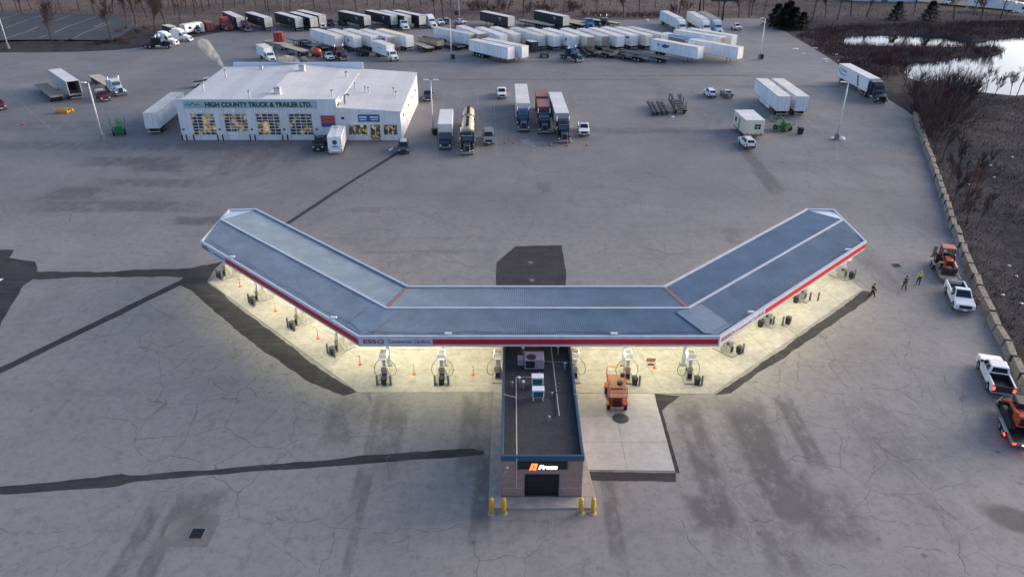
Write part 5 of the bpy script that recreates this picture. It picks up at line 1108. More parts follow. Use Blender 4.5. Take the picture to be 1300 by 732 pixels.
wh = dict(side='trailer_white', roof='roof_cream_glow')
A = [((396,35.7),(430,45.8),'first white box trailer of the five above the shop roof','a',wh),((418,36),(453,46.6),'second white box trailer of the five, with container chassis in front','b',dict(wh, logo='grey_rose')),((440,36.4),(475.5,46),'third white box trailer of the five, behind the white box truck','a',wh),((460,36.5),(495.5,46.6),'white box trailer with a brown rear frame behind the box truck','c',dict(side='trailer_white', roof='trailer_cream', door='beige_steel', logo='small_blue')),((481,36.5),(520,45.9),'white box trailer with golden sky glint painted on its roof','d',dict(side='trailer_white', roof='roof_sky_glint'))]
for f, n, lab, k, kw in A: box_tr(('A', k), f, n, lab, G_WHITE, **kw)
B = [((553,34.6),(600,43.2)),((594,36),(612,42.7)),((611,35.2),(639,45)),((634,36.2),(656,43.4)),((658,36.4),(688,45)),((678,37),(707,45.6)),((700,37.6),(730.5,46.2)),((719,36.6),(750,46.9)),((739,36.5),(769,45.9)),((757,36.5),(788,45.9)),((775,36.2),(806,44.7)),((792,36),(825,44.7)),((806,35.3),(844,44.1))]
for i, (f, n) in enumerate(B):
    vs = [('trailer_white','roof_cream_glow'),('trailer_grey_white','roof_grey'),('trailer_warm_white','roof_cream_glow'),('trailer_white','roof_white')][(i * 7 + 1) % 4]; wh = dict(side=vs[0], roof=vs[1])
    kw = dict(wh, logo='grey_rose') if i == 6 else dict(wh, logo='small_blue') if i == 10 else dict(wh, door='beige_steel') if i in (0, 1, 7, 8) else wh
    lab = ORD[i] + ' white box trailer of the packed row, counted from the dump trailer'
    box_tr(('B', kw.get('logo'), kw.get('door'), vs, i % 5 == 3), f, n, lab, G_WHITE, L=14.6 if i % 5 == 3 else 16.15, **kw)
wh = dict(side='trailer_white', roof='roof_cream_glow')
box_tr('C', (600,49.8), (649,60.2), 'clean white four-axle box trailer in front of the packed row, wheels showing', rear_near=False, axles=4, **dict(wh, roof='roof_white'))
box_tr('C2', (617,48.9), (666.8,58.7), 'white box trailer parked close behind the clean four-axle one', rear_near=False, axles=3, **wh)
box_tr('D1', (831,49.2), (890,60), 'white box trailer with blue emblem parked across the row end', rear_near=False, logo='blue', **wh)
box_tr('D2', (884,50.5), (941,60.1), 'plain white box trailer nearest the corner yard lamp', rear_near=False, **wh)
box_tr('D3', (861,38), (918,46.9), 'white box trailer with brown rear end behind the emblem trailer', door='beige_steel', **wh)
box_tr('D4', (880,36.4), (932.5,45.1), 'white box trailer behind the brown ended one, below the three parked rigs', door='trailer_white', **wh)
# three highway rigs facing the yard
for k, (f, n, c, kw, lab) in enumerate([((841.5,12.9),(862.5,23),'white_paint',dict(side='trailer_white', roof='trailer_cream'),'standing apart from the two closer rigs'),((875,13.3),(894,24),'white_paint',dict(side='white_paint', roof='roof_cream_glow'),'left of the pale blue rig, parked tight against it'),((888.5,13),(908.6,23.7),'pale_blue_paint',dict(side='pale_blue_paint', roof='beige_steel'),'of the pale blue rig')]):
    lab = ['white trailer of the highway rig standing apart from the other two', 'white trailer of the highway rig beside the pale blue rig', 'pale blue trailer with tan roof under the dark billboard'][k]
    o, p, d = box_tr(('E', k), f, n, lab, 'highway rigs near the billboard', rear_near=False, **kw)
    tractor(('E', k), along(p, d, 16.15 + 5.9), d, ['white aerodynamic tractor of the rig standing apart', 'white aerodynamic tractor beside the pale blue one', 'pale blue aerodynamic tractor under the dark billboard'][k], 'highway rigs near the billboard', color=c, style='aero')
# rigs in the middle of the yard, facing the pumps
def rig(far, near, lab_t, lab_c, tr, trac, L=16.15, ahead=5.9):
    o, p, d = box_tr(('rig', lab_t), far, near, lab_t, 'rigs parked in the middle stalls', rear_near=False, L=L, **tr)
    tractor(('rig', lab_c), along(p, d, L + ahead), d, lab_c, 'rigs parked in the middle stalls', **trac)
rig((661.3,108), (663.8,131), 'box trailer with cream sky glow painted on its roof, behind a blue tractor', 'blue and chrome long-nosed tractor pulling the trailer with cream glow painted on its roof', dict(side='trailer_cream', roof='roof_cream_glow'), dict(color='blue_paint', style='classic'))
rig((705,118), (713.8,143.6), 'white roofed box trailer behind a black long-nosed tractor', 'black and chrome long-nosed tractor next to a white pickup', dict(side='silver_paint', roof='roof_white'), dict(color='black_paint', style='classic'))
# two red containers on a chassis with a blue tractor
p1 = G(691.6, 171.5); d1 = unit(sub2(p1, G(683.5, 118)))
tractor('cont', p1, d1, 'dark blue long-nosed tractor pulling two red containers', 'rigs parked in the middle stalls', color='navy_paint', style='classic')
ch_o = along(p1, d1, -5.9 - 14.5)
put(tag(make_chassis(14.5, 3), 'black skeletal chassis under two red shipping containers', 'trailer'), ch_o, d1)
put(tag(spawn('ctr', make_container), 'rust red shipping container next to the dark blue tractor', 'container', 'red containers on one chassis'), along(ch_o, d1, 14.5 - 6.1), d1, 1.23)
put(tag(spawn('ctr', make_container), 'rust red shipping container at the rear of the chassis', 'container', 'red containers on one chassis'), along(ch_o, d1, .4), d1, 1.23)
# tanker
pf, dk = G(593, 198.5), unit(sub2(G(593, 198.5), G(596.5, 140)))
tractor('tank', pf, dk, 'black and chrome tractor pulling the polished twin tanker', None, color='black_paint', style='classic')
put(tag(make_tanker(), 'two-section polished steel tanker trailer, gold sky reflection painted into its colour', 'tanker'), along(pf, dk, -5.7 - 15.5), dk)
# straight truck, dark blue cab
pf = G(565.2, 191); dk = unit(sub2(pf, G(569.5, 150)))
put(tag(make_straight_truck('navy_paint', 'trailer_cream', 'roof_white', 10.2, 3.9), 'dark blue box truck with pale roof by the twin-headed lamp', 'truck'), pf, dk)
# rig by the pond bank
o, p, d = box_tr('KU', (1073.5,81), (1111,100), 'white trailer with dark round logo and green stripe near the pond', None, rear_near=False, side='white_paint', roof='roof_white', skirt='teal_paint', logo='swoosh')
tractor('KU', along(p, d, 16.15 + 5.4), d, 'black aerodynamic tractor at the yard edge near the pond', None, color='black_paint', style='aero')
# pair of white trailers seen from the rear
box_tr('P', (964.5,97.7), (996.6,122.6), 'white box trailer with low side skirt, rear doors to the pumps', 'pair of white trailers near the tall lamp', skirt='trailer_white', **wh)
box_tr('P2', (986,98.5), (1020,122.6), 'white box trailer without skirt, beside the skirted one', 'pair of white trailers near the tall lamp', **wh)
# left side of the yard
box_tr('LT', (68,87), (92,103), 'box trailer with open empty rear and white roof', None, side='silver_paint', roof='roof_white', open_rear=True)
box_tr('WL', (227,115), (189.5,143.5), 'white box trailer parked close to the repair shop wall', None, **wh)
def flat(key, far, near, lab, group, rear_near=True, h=1.45, L=14.6, **kw):
    p, d = lay(far, near, rear_near, h, L); put(tag(spawn(('flat', key), lambda: make_flatbed(L=L, **kw)), lab, 'trailer', group), p, d); return p, d
FB = 'flatbed and low trailers in the yard'
flat('brown', (45,101.5), (72,121.5), 'weathered brown wooden flatbed trailer beside the open box trailer', FB, deck='weathered_wood')
p, d = flat('pale', (122,96.5), (143,108.5), 'pale planked flatbed trailer behind a white and pale blue tractor', FB, rear_near=False, axles=3, head=True)
tractor('LF', along(p, d, 14.6 + 5.9), d, 'pale blue daycab tractor pulling the pale planked flatbed', None, color='pale_blue_paint', style='classic', lower='chrome')
flat('redbox', (341,52), (369,57.6), 'flatbed trailer carrying a red crate', FB, L=12); flat('pale2', (367,59.3), (389,65.2), 'pale planked flatbed beside the crate flatbed', FB, L=12)
flat('grey', (374,49), (391,53), 'grey flatbed trailer behind the planked ones', FB, L=10, deck='grey_paint'); flat('low1', (386,53.5), (414,61.2), 'grey low deck trailer beside the first white box trailer', FB, L=14, low=True, deck='grey_paint', h=1.0)
flat('small', (528,53.8), (546,60.5), 'short flatbed trailer next to the beige dump trailer', FB, L=9.5, deck='pale_wood'); flat('low2', (561,53), (585,60), 'low deck trailer between the dump trailer and yard lamp', FB, L=13, low=True, deck='weathered_wood', h=1.0)
flat('T2flat', (667,26.3), (701,32), 'many-wheeled flatbed beside the long black curtain trailer', FB, L=15, axles=5); flat('x1', (722,25), (738,28), 'pale flatbed behind the bright blue tractor, deeper in', FB, L=12); flat('x2', (724,28), (741,31), 'pale flatbed directly behind the bright blue tractor', FB, L=12); flat('x3', (742,22.8), (786,29.5), 'long pale flatbed behind the black daycab tractor', FB, rear_near=False, L=14.6)
flat('l3', (734,60.5), (759,67), 'bare dark low deck trailer next to the black car carrier', FB, L=13, low=True, deck='chassis', h=1.0); flat('l4', (768,62.5), (800,71.5), 'bare grey low deck trailer in the junk row', FB, L=14, low=True, deck='grey_dark', h=1.0); flat('l5', (793,64.2), (848,73.5), 'long pale deck trailer below the emblem trailer', FB, L=15, deck='grey_dark')
flat('l6', (780,67), (820,74.5), 'dark low deck trailer lying before the long pale deck', FB, L=13, low=True, deck='chassis', h=1.0); flat('l7', (748,63), (778,70), 'rusty low deck trailer in the middle of the junk row', FB, L=12, low=True, deck='weathered_wood', h=1.0)
put(tag(spawn('rc', lambda: make_container(2.4, 'red_paint', 'red_paint')), 'small red crate on a flatbed', 'crate'), G(353.5, 53.5, 1.45), (0, 1), 1.46)
# bobtails and tractors
def bob(key, rear, front, lab, **kw):
    a, b = G(*rear), G(*front); d = unit(sub2(b, a)); tractor(key, b, d, lab, 'tractors without a trailer', **kw)
bob('b1', (178,61), (220,61.5), 'black and chrome bobtail tractor standing outermost by the trees', color='black_paint', style='classic')
bob('b2', (200,57), (226,58), 'white tractor half hidden behind the black bobtail', color='white_paint', style='aero'); bob('b3', (213,52.5), (244,53), 'white sleeper tractor beside the dark box', color='white_paint', style='aero')
def cabat(key, px, frm, lab, **kw):   # tractor whose bumper stands at px, heading away from ground point frm
    b = G(*px); d = unit(sub2(b, G(*frm))); tractor(key, b, d, lab, 'tractors without a trailer', **kw)
cabat('red', (292,40), (268,30), 'bright red sleeper tractor next to the red container', color='red_paint', style='aero'); cabat('mar', (316,41), (292,30), 'dark maroon tractor beside the bright red one', color='maroon_paint', style='classic')
cabat('w1', (411,37), (390,28), 'white daycab tractor before the black trailer trio', color='white_paint', style='aero', day=True); cabat('w1', (516,39), (500,30), 'white daycab tractor standing in the gap of the black trailers', color='white_paint', style='aero', day=True)
cabat('w2', (552,36.5), (528,28), 'white sleeper tractor at the end of the black trailers', color='white_paint', style='aero'); cabat('blu', (750,37), (737,28), 'bright blue daycab tractor behind the packed white row', color='bright_blue', style='aero', day=True)
cabat('blk', (772,36), (750,28), 'black daycab tractor beside the bright blue one', color='black_paint', style='classic', day=True); cabat('nav', (737,80), (705,70), 'dark navy tractor in front of the packed white row', color='navy_paint', style='classic')
cabat('mar2', (438,78), (415,66), 'dark maroon tractor above the shop roof', color='maroon_paint', style='classic')
put(tag(make_straight_truck('white_paint', 'trailer_white', 'roof_cream_glow', 6.4, 3.5), 'white box truck just behind the repair shop', 'truck'), G(347, 80), unit(sub2(G(347, 80), G(328, 70))))
put(tag(make_straight_truck('white_paint', 'trailer_white', 'roof_cream_glow', 8.6, 3.9, logo=True), 'white box truck with grey print in front of the white trailers', 'truck'), G(503, 78.5), unit(sub2(G(503, 78.5), G(474, 68))))
# cars
def car(key, maker, rear, front, lab, cat='car', group=None, z=0):
    a, b = G(*rear), G(*front); c = ((a[0]+b[0]) / 2, (a[1]+b[1]) / 2); return put(tag(spawn(('car', key), maker), lab, cat, group), c, unit(sub2(b, a)), z)
PK = 'pickup truck'; GP = 'pickups parked about the yard'
car('whitepk', lambda: make_pickup('white_paint'), (636.5,118), (637.5,126.5), 'white pickup parked alone in a stall above the cones', PK, GP)
car('whitepk2', lambda: make_pickup('white_paint', crew=False), (740,163), (741.5,174), 'white pickup beside the black long-nosed tractor', PK, GP)
car('greyvan', lambda: make_pickup('grey_paint', cap='grey_paint'), (620,174), (620.5,184), 'grey pickup with bed cap beside the polished tanker', PK, GP)
car('darkpk', lambda: make_pickup('charcoal_paint'), (545,121), (543,130), 'charcoal pickup by the shop side wall and twin lamp', PK, GP)
car('maroonpk', lambda: make_pickup('maroon_paint', cap='silver_paint'), (126,122), (137,131), 'maroon pickup with pale bed cap below the planked flatbed', PK, GP)
car('redpk', lambda: make_pickup('maroon_paint', crew=False), (-6,132), (5,143), 'maroon pickup cut off by the yard edge near the stall lines', PK, GP)
car('blackpk', lambda: make_pickup('black_paint'), (410,180), (404,194), 'black pickup parked beside the white camper trailer', PK, GP)
car('whitepk', None, (930,35), (939,40), 'white pickup alone near the billboard posts', PK, GP); car('whitepk2', None, (554,29), (563,34), 'white pickup at the end of the sleeper tractors', PK, GP)
car('darkpk', None, (563,27), (571,32), 'dark pickup beside the white one by the field', PK, GP); car('blackpk', None, (416,30), (422,34), 'black pickup beside the white daycab and trailer trio', PK, GP); car('bluepk', lambda: make_pickup('navy_paint', crew=False), (247,39), (254,44), 'dark blue pickup in front of the small camper', PK, GP)
car('tealpk', lambda: make_pickup('teal_paint', crew=False, flat=True), (367,71), (374,80), 'teal flatbed pickup behind the repair shop', PK, GP); car('wflat', lambda: make_pickup('white_paint', crew=False, flat=True), (412,71), (423,79.5), 'white flatbed pickup beside the maroon tractor', PK, GP)
car('lotpk', lambda: make_pickup('silver_paint'), (258,110), (268,109), 'silver pickup half hidden beyond the shop roof', PK, GP)
car('wsuv', lambda: make_suv('white_paint'), (905,126), (897,118), 'white SUV beside the grey sedan', 'car', 'cars in the yard'); car('sed', lambda: make_sedan('grey_paint', 'silver_paint'), (926,125.5), (918,118.5), 'grey sedan with pale roof beside the white SUV', 'car', 'cars in the yard')
car('wsuv2', lambda: make_suv('white_paint', 'roof_white'), (953,191), (942,179.5), 'white SUV parked below the cream office trailer', 'car', 'cars in the yard')
car('wcar', lambda: make_sedan('white_paint'), (579,29), (590,31), 'white sedan behind the red one by the field', 'car', 'cars in the yard'); car('rcar', lambda: make_sedan('red_paint'), (579,34), (590,36), 'red sedan in front of the white one by the field', 'car', 'cars in the yard'); car('dcar', lambda: make_suv('charcoal_paint'), (431,31), (440,34), 'dark hatchback before a black curtain trailer', 'car', 'cars in the yard')
car('dsed', lambda: make_suv('charcoal_paint', 'silver_paint'), (513,187), (512.5,196.5), 'dark hatchback with pale roof beside the shop entrance', 'car', 'cars in the yard')
# small camper, white travel trailer, cream office trailer, containers by the trees, dump trailer etc
def make_camper(L=6.6, W=1.2, H=3.1, m='white_paint', stripe=None, mark=False, roofc='roof_white', windows=True):
    r = empty('camper_trailer')
    MB().prism_x([(0, .55), (0, H - .1), (.1, H), (L - .3, H), (L, H - .35), (L, 1.1), (L - .5, .55)], -W, W).build('body', M[m], r, bevel=.06, segs=2)
    if stripe: MB().box(-.32, .32, .15, L - .3, H + .001, H + .03).build('roof_stripe', M[stripe], r); MB().box(-.35, .35, L * .7, L * .7 + .7, H + .03, H + .28).build('air_conditioner', M['trailer_cream'], r, bevel=.05)
    for s in (-1, 1):
        wheel(r, s * (W - .12), L * .42, .36, .22); wheel(r, s * (W - .12), L * .42 + .8, .36, .22)
        if windows: MB().box(s * W - .015, s * W + .015, L * .2, L * .36, 1.5, 2.2).build('window', M['dark_glass'], r); MB().box(s * W - .015, s * W + .015, L * .62, L * .78, 1.5, 2.2).build('window', M['dark_glass'], r)
        MB().box(s * (W - .15) - .09, s * (W - .15) + .09, -.03, 0, .7, .95).build('tail_light', M['tail_red'], r)
    if mark:
        MB().spin([(.42, 0), (.42, .02)], (0, -.025, 2.2), (0, 1, 0), 18).build('round_mark', M['teal_paint'], r); MB().box(-.5, .5, -.02, -.002, 1.35, 1.6).build('print_line', M['grey_paint'], r); MB().box(-.75, .75, -.02, -.002, 1.12, 1.2).build('print_line', M['grey_paint'], r)
        for s in (-1, 1): MB().add([(s * (W + .006), y, z) for y, z in ((.3,.9),(1.1,.9),(2.2,2.0),(3.6,2.9),(2.8,2.95),(1.4,2.2))], [tuple(range(6))]).build('swoosh', M['teal_paint'], r)
    MB().tube([(-.5, L, .6), (0, L + 1.3, .55), (.5, L, .6)], .06, 5).build('drawbar', M['chassis'], r)
    MB().box(-W + .1, W - .1, -.14, -.02, .42, .54).build('bumper', M['galvanised'], r)
    return r
a = G(426.5, 196.5); put(tag(make_camper(7.4, 1.22, 3.2, 'white_paint', 'trailer_cream', True, windows=False), 'white camper trailer with dark round mark on its rear', 'camper'), a, unit(sub2(G(433, 178), a)))
a = G(233, 44); put(tag(make_camper(6.8, 1.2, 3.0), 'white camper trailer beside the cream container doors', 'camper'), a, unit(sub2(G(250, 41), a)))
def make_office():
    r = empty('office_trailer'); L, W = 7.2, 1.75
    MB().box(-W, W, 0, L, .75, 3.35).build('body', M['office_cream'], r, bevel=.03); MB().box(-W - .06, W + .06, -.06, L + .06, 3.352, 3.46).build('roof', M['roof_white'], r, bevel=.02)
    w = MB().box(.0, 1.1, -.03, -.002, 1.75, 2.65).build('window', M['dark_glass'], r); MB().box(.52, .58, -.05, -.032, 1.75, 2.65).build('mullion', M['trailer_cream'], w); MB().box(0, 1.1, -.05, -.032, 2.17, 2.23).build('mullion', M['trailer_cream'], w)
    MB().box(-W - .03, -W - .002, 3.2, 4.1, .95, 2.95).build('door', M['beige_steel'], r); MB().box(-W - .03, -W - .002, 5.2, 6.2, 1.7, 2.6).build('window', M['dark_glass'], r)
    for s in (-1, 1):
        for y in (2.9, 3.7): wheel(r, s * 1.5, y, .36, .22)
        MB().box(s * 1.3 - .12, s * 1.3 + .12, -.03, 0, .85, 1.05).build('tail_light', M['tail_red'], r); MB().box(s * .4 - .1, s * .4 + .1, -.03, 0, .85, 1.0).build('tail_light', M['tail_red'], r)
    MB().box(-W + .1, W - .1, .1, L - .1, .5, .75).build('frame', M['chassis'], r); return r
a, b = G(959.5, 153, 3.4), G(946, 141.4, 3.4); put(tag(make_office(), 'cream site office trailer with small rear window', 'trailer'), a, unit(sub2(b, a)))
for (px, toward, L, m, rm, dm, lab) in [((256,41), (246,31), 6.06, 'red_paint', 'container_roof', 'trailer_cream', 'red container with cream doors by the trees'), ((268,40), (258,31), 6.06, 'container_red', 'container_roof', None, 'dark red container next to the cream doored one'), ((222,45), (212,42), 6.06, 'curtain_black', 'roof_cream_glow', None, 'black box container behind the white sleeper tractor')]:
    a = G(*px); put(tag(make_container(L, m, rm, dm), lab, 'container', 'containers at the tree line'), a, unit(sub2(G(*toward), a)))
def make_dump():
    r = empty('dump_trailer'); L = 9.5; b = MB()
    for s in (-1, 1): b.add([(s*1.25,0,1.2),(s*1.25,L,1.2),(s*1.28,L,2.75),(s*1.28,0,2.75),(s*1.19,0,1.2),(s*1.19,L,1.2),(s*1.22,L,2.75),(s*1.22,0,2.75)], [(0,1,2,3),(7,6,5,4),(3,2,6,7),(0,3,7,4),(1,2,6,5),(0,1,5,4)])
    b.build('side', M['beige_steel'], r); MB().box(-1.19, 1.19, 0, L, 1.2, 1.3).build('floor', M['weathered_wood'], r); MB().box(-1.22, 1.22, -.06, 0, 1.25, 2.6).build('tailgate', M['beige_steel'], r); MB().box(-1.22, 1.22, L, L + .08, 1.25, 2.85).build('bulkhead', M['beige_steel'], r)
    for k in range(1, 7):
        for s in (-1, 1): MB().box(s * 1.31 - .04, s * 1.31 + .04, L * k / 7 - .06, L * k / 7 + .06, 1.25, 2.75).build('stake', M['beige_steel'], r)
    MB().box(-.5, .5, .2, L + .5, .85, 1.2).build('rails', M['chassis'], r); running_gear(r, 1.4, 2, 1.25, L - 1); return r
p, d = lay((541,47.5), (559,51.5), True, 2.7); put(tag(make_dump(), 'beige dump trailer beside the low deck trailer', 'trailer'), p, d)
put(tag(make_chassis(12, 3), 'black container chassis before the second white box trailer', 'trailer'), G(466, 72), unit(sub2(G(440, 64), G(466, 72))))
# silver-grey tank trailer and covered dark trailer in the gap
def make_pipe_tank():
    r = empty('tank_trailer'); MB().spin([(.2, .2), (.85, .35), (1.0, .7), (1.0, 12.2), (.85, 12.6), (.2, 12.8)], (0, 0, 2.0), (0, 1, 0), 20).build('tank', M['grey_paint'], r, smooth=True)
    MB().box(-.5, .5, .3, 12.4, .85, 1.05).build('rails', M['chassis'], r); running_gear(r, 1.5, 2, 1.25, 9.5); MB().box(-.3, .3, 1, 12, 3.0, 3.06).build('walkway', M['galvanised'], r); return r
p, d = lay((843,44.5), (872,51), True, 3.0); put(tag(make_pipe_tank(), 'grey round tank trailer behind the emblem trailer', 'tanker'), p, d)
p, d = lay((849,41), (888,48.6), True, 3.2); tp = make_flatbed(14, 'steel_grey', 2, 1.45)
for k in range(8): MB().box(-1.2, 1.2, .3 + k * 1.7, 1.8 + k * 1.7, 1.48, 2.9).build('panel_crate', M['pale_blue_paint'], tp, bevel=.03)
put(tag(tp, 'flatbed loaded with pale blue glass panel crates', 'trailer'), p, d)
# small black box trailer with dolly
bt = empty('utility_trailer', G(679, 67) + (0,)); MB().box(-1.1, 1.1, 0, 3.4, .6, 2.9).build('body', M['black_paint'], bt, bevel=.03); MB().box(-1.12, 1.12, -.02, 3.42, 2.902, 2.96).build('roof', M['roof_white'], bt)
for s in (-1, 1): wheel(bt, s * 1.0, 1.4, .36, .22); MB().box(s * .55 - .5, s * .55 + .5, -.03, -.002, .7, 2.8).build('rear_door', M['charcoal_paint'], bt)
MB().tube([(-.5, 3.4, .55), (0, 4.6, .5), (.5, 3.4, .55)], .05, 5).build('drawbar', M['chassis'], bt); bt.rotation_euler = (0, 0, R(30)); tag(bt, 'small black enclosed trailer with pale roof beside the navy tractor', 'trailer')
dl = empty('axle_dolly', G(691, 73) + (0,)); MB().box(-.9, .9, -1.0, 1.0, .7, .95).build('frame', M['chassis'], dl)
for s in (-1, 1):
    for y in (-.65, .65): wheel(dl, s * .93, y, .5, .5)
MB().tube([(0, 1, .8), (0, 2.4, .75)], .07, 5).build('drawbar', M['chassis'], dl); tag(dl, 'black two-axle dolly standing by the small black trailer', 'trailer')
# car carriers / truck dollies: open frames on wheels
def make_carrier(L=11, m='steel_grey', tall=True):
    r = empty('car_carrier'); f = MB()
    for s in (-1, 1):
        f.box(s * 1.15 - .12, s * 1.15 + .12, 0, L, .75, 1.0)
        if tall:
            for y in (1.5, 5, 8.5): f.box(s * 1.2 - .06, s * 1.2 + .06, y, y + .16, 1.0, 2.3)
    for k in range(7): f.box(-1.05, 1.05, .2 + k * L / 7, .45 + k * L / 7, .78, .95)
    f.build('frame', M[m], r)
    for s in (-1, 1):
        MB().add([(s*.5,0,1.05),(s*1.05,0,1.05),(s*1.05,4,1.15),(s*.5,4,1.15)], [(0,1,2,3)]).build('runway', M['grey_dark'], r); MB().add([(s*.5,4.2,1.2),(s*1.05,4.2,1.2),(s*1.05,L,2.0 if tall else 1.3),(s*.5,L,2.0 if tall else 1.3)], [(0,1,2,3)]).build('runway', M['grey_dark'], r)
        if tall: MB().tube([(s * 1.2, 1.5, 2.25), (s * 1.2, 5, 1.9), (s * 1.2, 8.6, 2.3)], .07, 5).build('hydraulic_beam', M['charcoal_paint'], r)
        for y in (1.1, 2.2): wheel(r, s * .92, y, .45, .4)
    return r
p = G(864, 146); put(tag(make_carrier(9.5, 'chassis', True), 'steel car carrier frame with upright posts beside the dollies', 'trailer'), p, unit(sub2(G(850, 122), p)))
for a, b, lab in [((833,148), (820,126), 'dark skeletal dolly trailer farther from the car carrier'), ((845,147.5), (831,125), 'dark skeletal dolly trailer right beside the car carrier')]:
    a, b = G(*a), G(*b); o = spawn('narrow', lambda: make_carrier(9, 'chassis', False)); o.scale = (.55, 1, .9); put(tag(o, lab, 'trailer', 'pair of skeletal dolly trailers'), a, unit(sub2(b, a)))
p = G(752, 74); put(tag(make_carrier(11, 'chassis', True), 'black car carrier frame in front of the packed white row', 'trailer'), p, unit(sub2(G(736, 64), p)))
# forklift, red tank, generator
fk = empty('forklift', G(386, 78) + (0,), R(20)); MB().box(-.65, .65, -1.3, .9, .3, 1.1).build('body', M['beige_steel'], fk, bevel=.06); MB().box(-.6, .6, -1.5, -.9, .5, 1.3).build('counterweight', M['beige_steel'], fk, bevel=.08)
for s in (-1, 1):
    MB().tube([(s * .55, -.8, 1.1), (s * .55, -.6, 2.2), (s * .55, .5, 2.2), (s * .55, .8, 1.1)], .05, 5).build('guard_post', M['chassis'], fk); MB().box(s * .35 - .06, s * .35 + .06, .95, 1.1, .1, 2.6).build('mast', M['chassis'], fk); MB().box(s * .3 - .06, s * .3 + .06, 1.1, 2.2, .1, .16).build('fork', M['steel_grey'], fk)
    wheel(fk, s * .6, .55, .36, .26); wheel(fk, s * .55, -.9, .3, .22)
MB().box(-.55, .55, -.6, .5, 2.18, 2.26).build('guard_roof', M['chassis'], fk); tag(fk, 'beige forklift behind the repair shop', 'forklift')
rt = empty('fuel_tank', G(402, 72) + (0,), R(40)); MB().spin([(.2, -1.9), (.85, -1.7), (1.0, -1.4), (1.0, 1.4), (.85, 1.7), (.2, 1.9)], (0, 0, 1.35), (0, 1, 0), 18).build('shell', M['orange_machine'], rt, smooth=True)
for y in (-1, 1): MB().box(-.8, .8, y - .12, y + .12, 0, .55).build('saddle', M['chassis'], rt)
MB().spin([(.2, 0), (.2, .2)], (0, 0, 2.33), (0, 0, 1), 10).build('hatch', M['chassis'], rt); tag(rt, 'red orange cylindrical tank on saddles near the maroon tractor', 'tank')

# ------------------------------------------------------------------ machines on the apron and by the barriers
def make_lift():
    r = empty('scissor_lift'); W, L = .95, 1.9
    MB().box(-.75, .75, -1.7, 1.7, .55, 1.0).build('chassis', M['orange_machine'], r, bevel=.05)
    for s in (-1, 1):
        for y in (-1.35, 1.35): wheel(r, s * .88, y, .45, .34, 'orange_machine'); MB().box(s * .88 - .2, s * .88 + .2, y - .5, y + .5, .92, .98).build('fender', M['orange_machine'], r)
        for k in range(4):
            z = 1.05 + k * .2; MB().box(s * .55 - .05, s * .55 + .05, -1.5, 1.5, z, z + .14).build('scissor_arm', M['orange_deck'], r)
    MB().box(-.5, .5, -1.92, -1.6, .7, 1.2).build('engine_cover', M['door_black'], r, bevel=.04)
    dk = MB().box(-W, W, -L, L, 1.86, 1.95).build('platform', M['orange_deck'], r); MB().box(-.6, .6, -.6, .8, 1.951, 2.1).build('deck_plate', M['orange_deck'], dk, bevel=.03)
    for s in (-1, 1):
        for y in (-L + .05, -.6, .6, L - .05): MB().tube([(s * (W - .04), y, 1.95), (s * (W - .04), y, 3.0)], .028, 5).build('rail_post', M['orange_machine'], r)
        for z in (2.45, 3.0): MB().tube([(s * (W - .04), -L + .05, z), (s * (W - .04), L - .05, z)], .028, 5).build('guard_rail', M['orange_machine'], r)
    for z in (2.45, 3.0): MB().tube([(-W + .04, L - .05, z), (W - .04, L - .05, z)], .03, 5).build('guard_rail', M['yellow_paint'], r); MB().tube([(-W + .04, -L + .05, z), (W - .04, -L + .05, z)], .028, 5).build('guard_rail', M['orange_machine'], r)
    MB().box(.45, .85, .5, .85, 2.6, 3.0).build('control_box', M['bin_black'], r, bevel=.03); MB().spin([(.3, 0), (.3, .25), (.22, .3)], (.35, .1, 2.1), (0, 0, 1), 14).build('hose_reel', M['door_black'], r)
    MB().tube([(-.9, -.2, 2.0), (-.96, -.4, 1.5), (-.9, -.6, 1.1)], .04, 5).build('hose', M['reflect_white'], r)
    return r
put(tag(make_lift(), 'orange scissor lift with railed platform on the ramp slab', 'lift'), (9.35, 54.9), (.03, 1), .035).scale = (.84, .92, .86)
def make_boomlift():
    r = empty('boom_lift')
    MB().box(-.95, .95, -1.3, 1.3, .5, .95).build('chassis', M['green_machine'], r, bevel=.05)
    for s in (-1, 1):
        for y in (-1.0, 1.0): wheel(r, s * .95, y, .45, .35, 'green_machine')
        MB().tube([(s * .8, 1.2, .9), (s * 1.3, 1.9, 1.7), (s * 1.25, 2.1, 2.6)], .07, 5).build('outrigger', M['green_machine'], r); MB().tube([(s * .8, -1.2, .9), (s * 1.2, -1.8, 1.5)], .07, 5).build('outrigger', M['green_machine'], r)
    MB().spin([(.6, 0), (.55, .5), (.4, .7)], (0, -.2, .95), (0, 0, 1), 14).build('turntable', M['green_machine'], r); MB().box(-.7, .7, -1.25, -.4, .95, 1.75).build('engine_hood', M['green_machine'], r, bevel=.08)
    MB().tube([(0, -.3, 1.6), (.1, .8, 2.3), (.2, 2.3, 1.5)], .15, 6).build('boom', M['green_machine'], r)
    b = MB()
    for x in (-.3, .7):
        for y in (2.2, 3.1): b.tube([(x, y, 1.0), (x, y, 2.1)], .03, 4)
    for z in (1.5, 2.1): b.tube([(-.3, 2.2, z), (.7, 2.2, z), (.7, 3.1, z), (-.3, 3.1, z), (-.3, 2.2, z)], .03, 4)
    b.build('basket', M['green_machine'], r); MB().box(-.32, .72, 2.18, 3.12, .97, 1.03).build('basket_floor', M['chassis'], r)
    return r
put(tag(spawn('boom', make_boomlift), 'green wheeled boom lift near the lamp beside the repair shop', 'lift', 'green boom lifts'), G(152, 170), (-.5, 1)); put(tag(spawn('boom', make_boomlift), 'green wheeled boom lift near the cream office trailer', 'lift', 'green boom lifts'), G(993, 165), (-.6, 1))
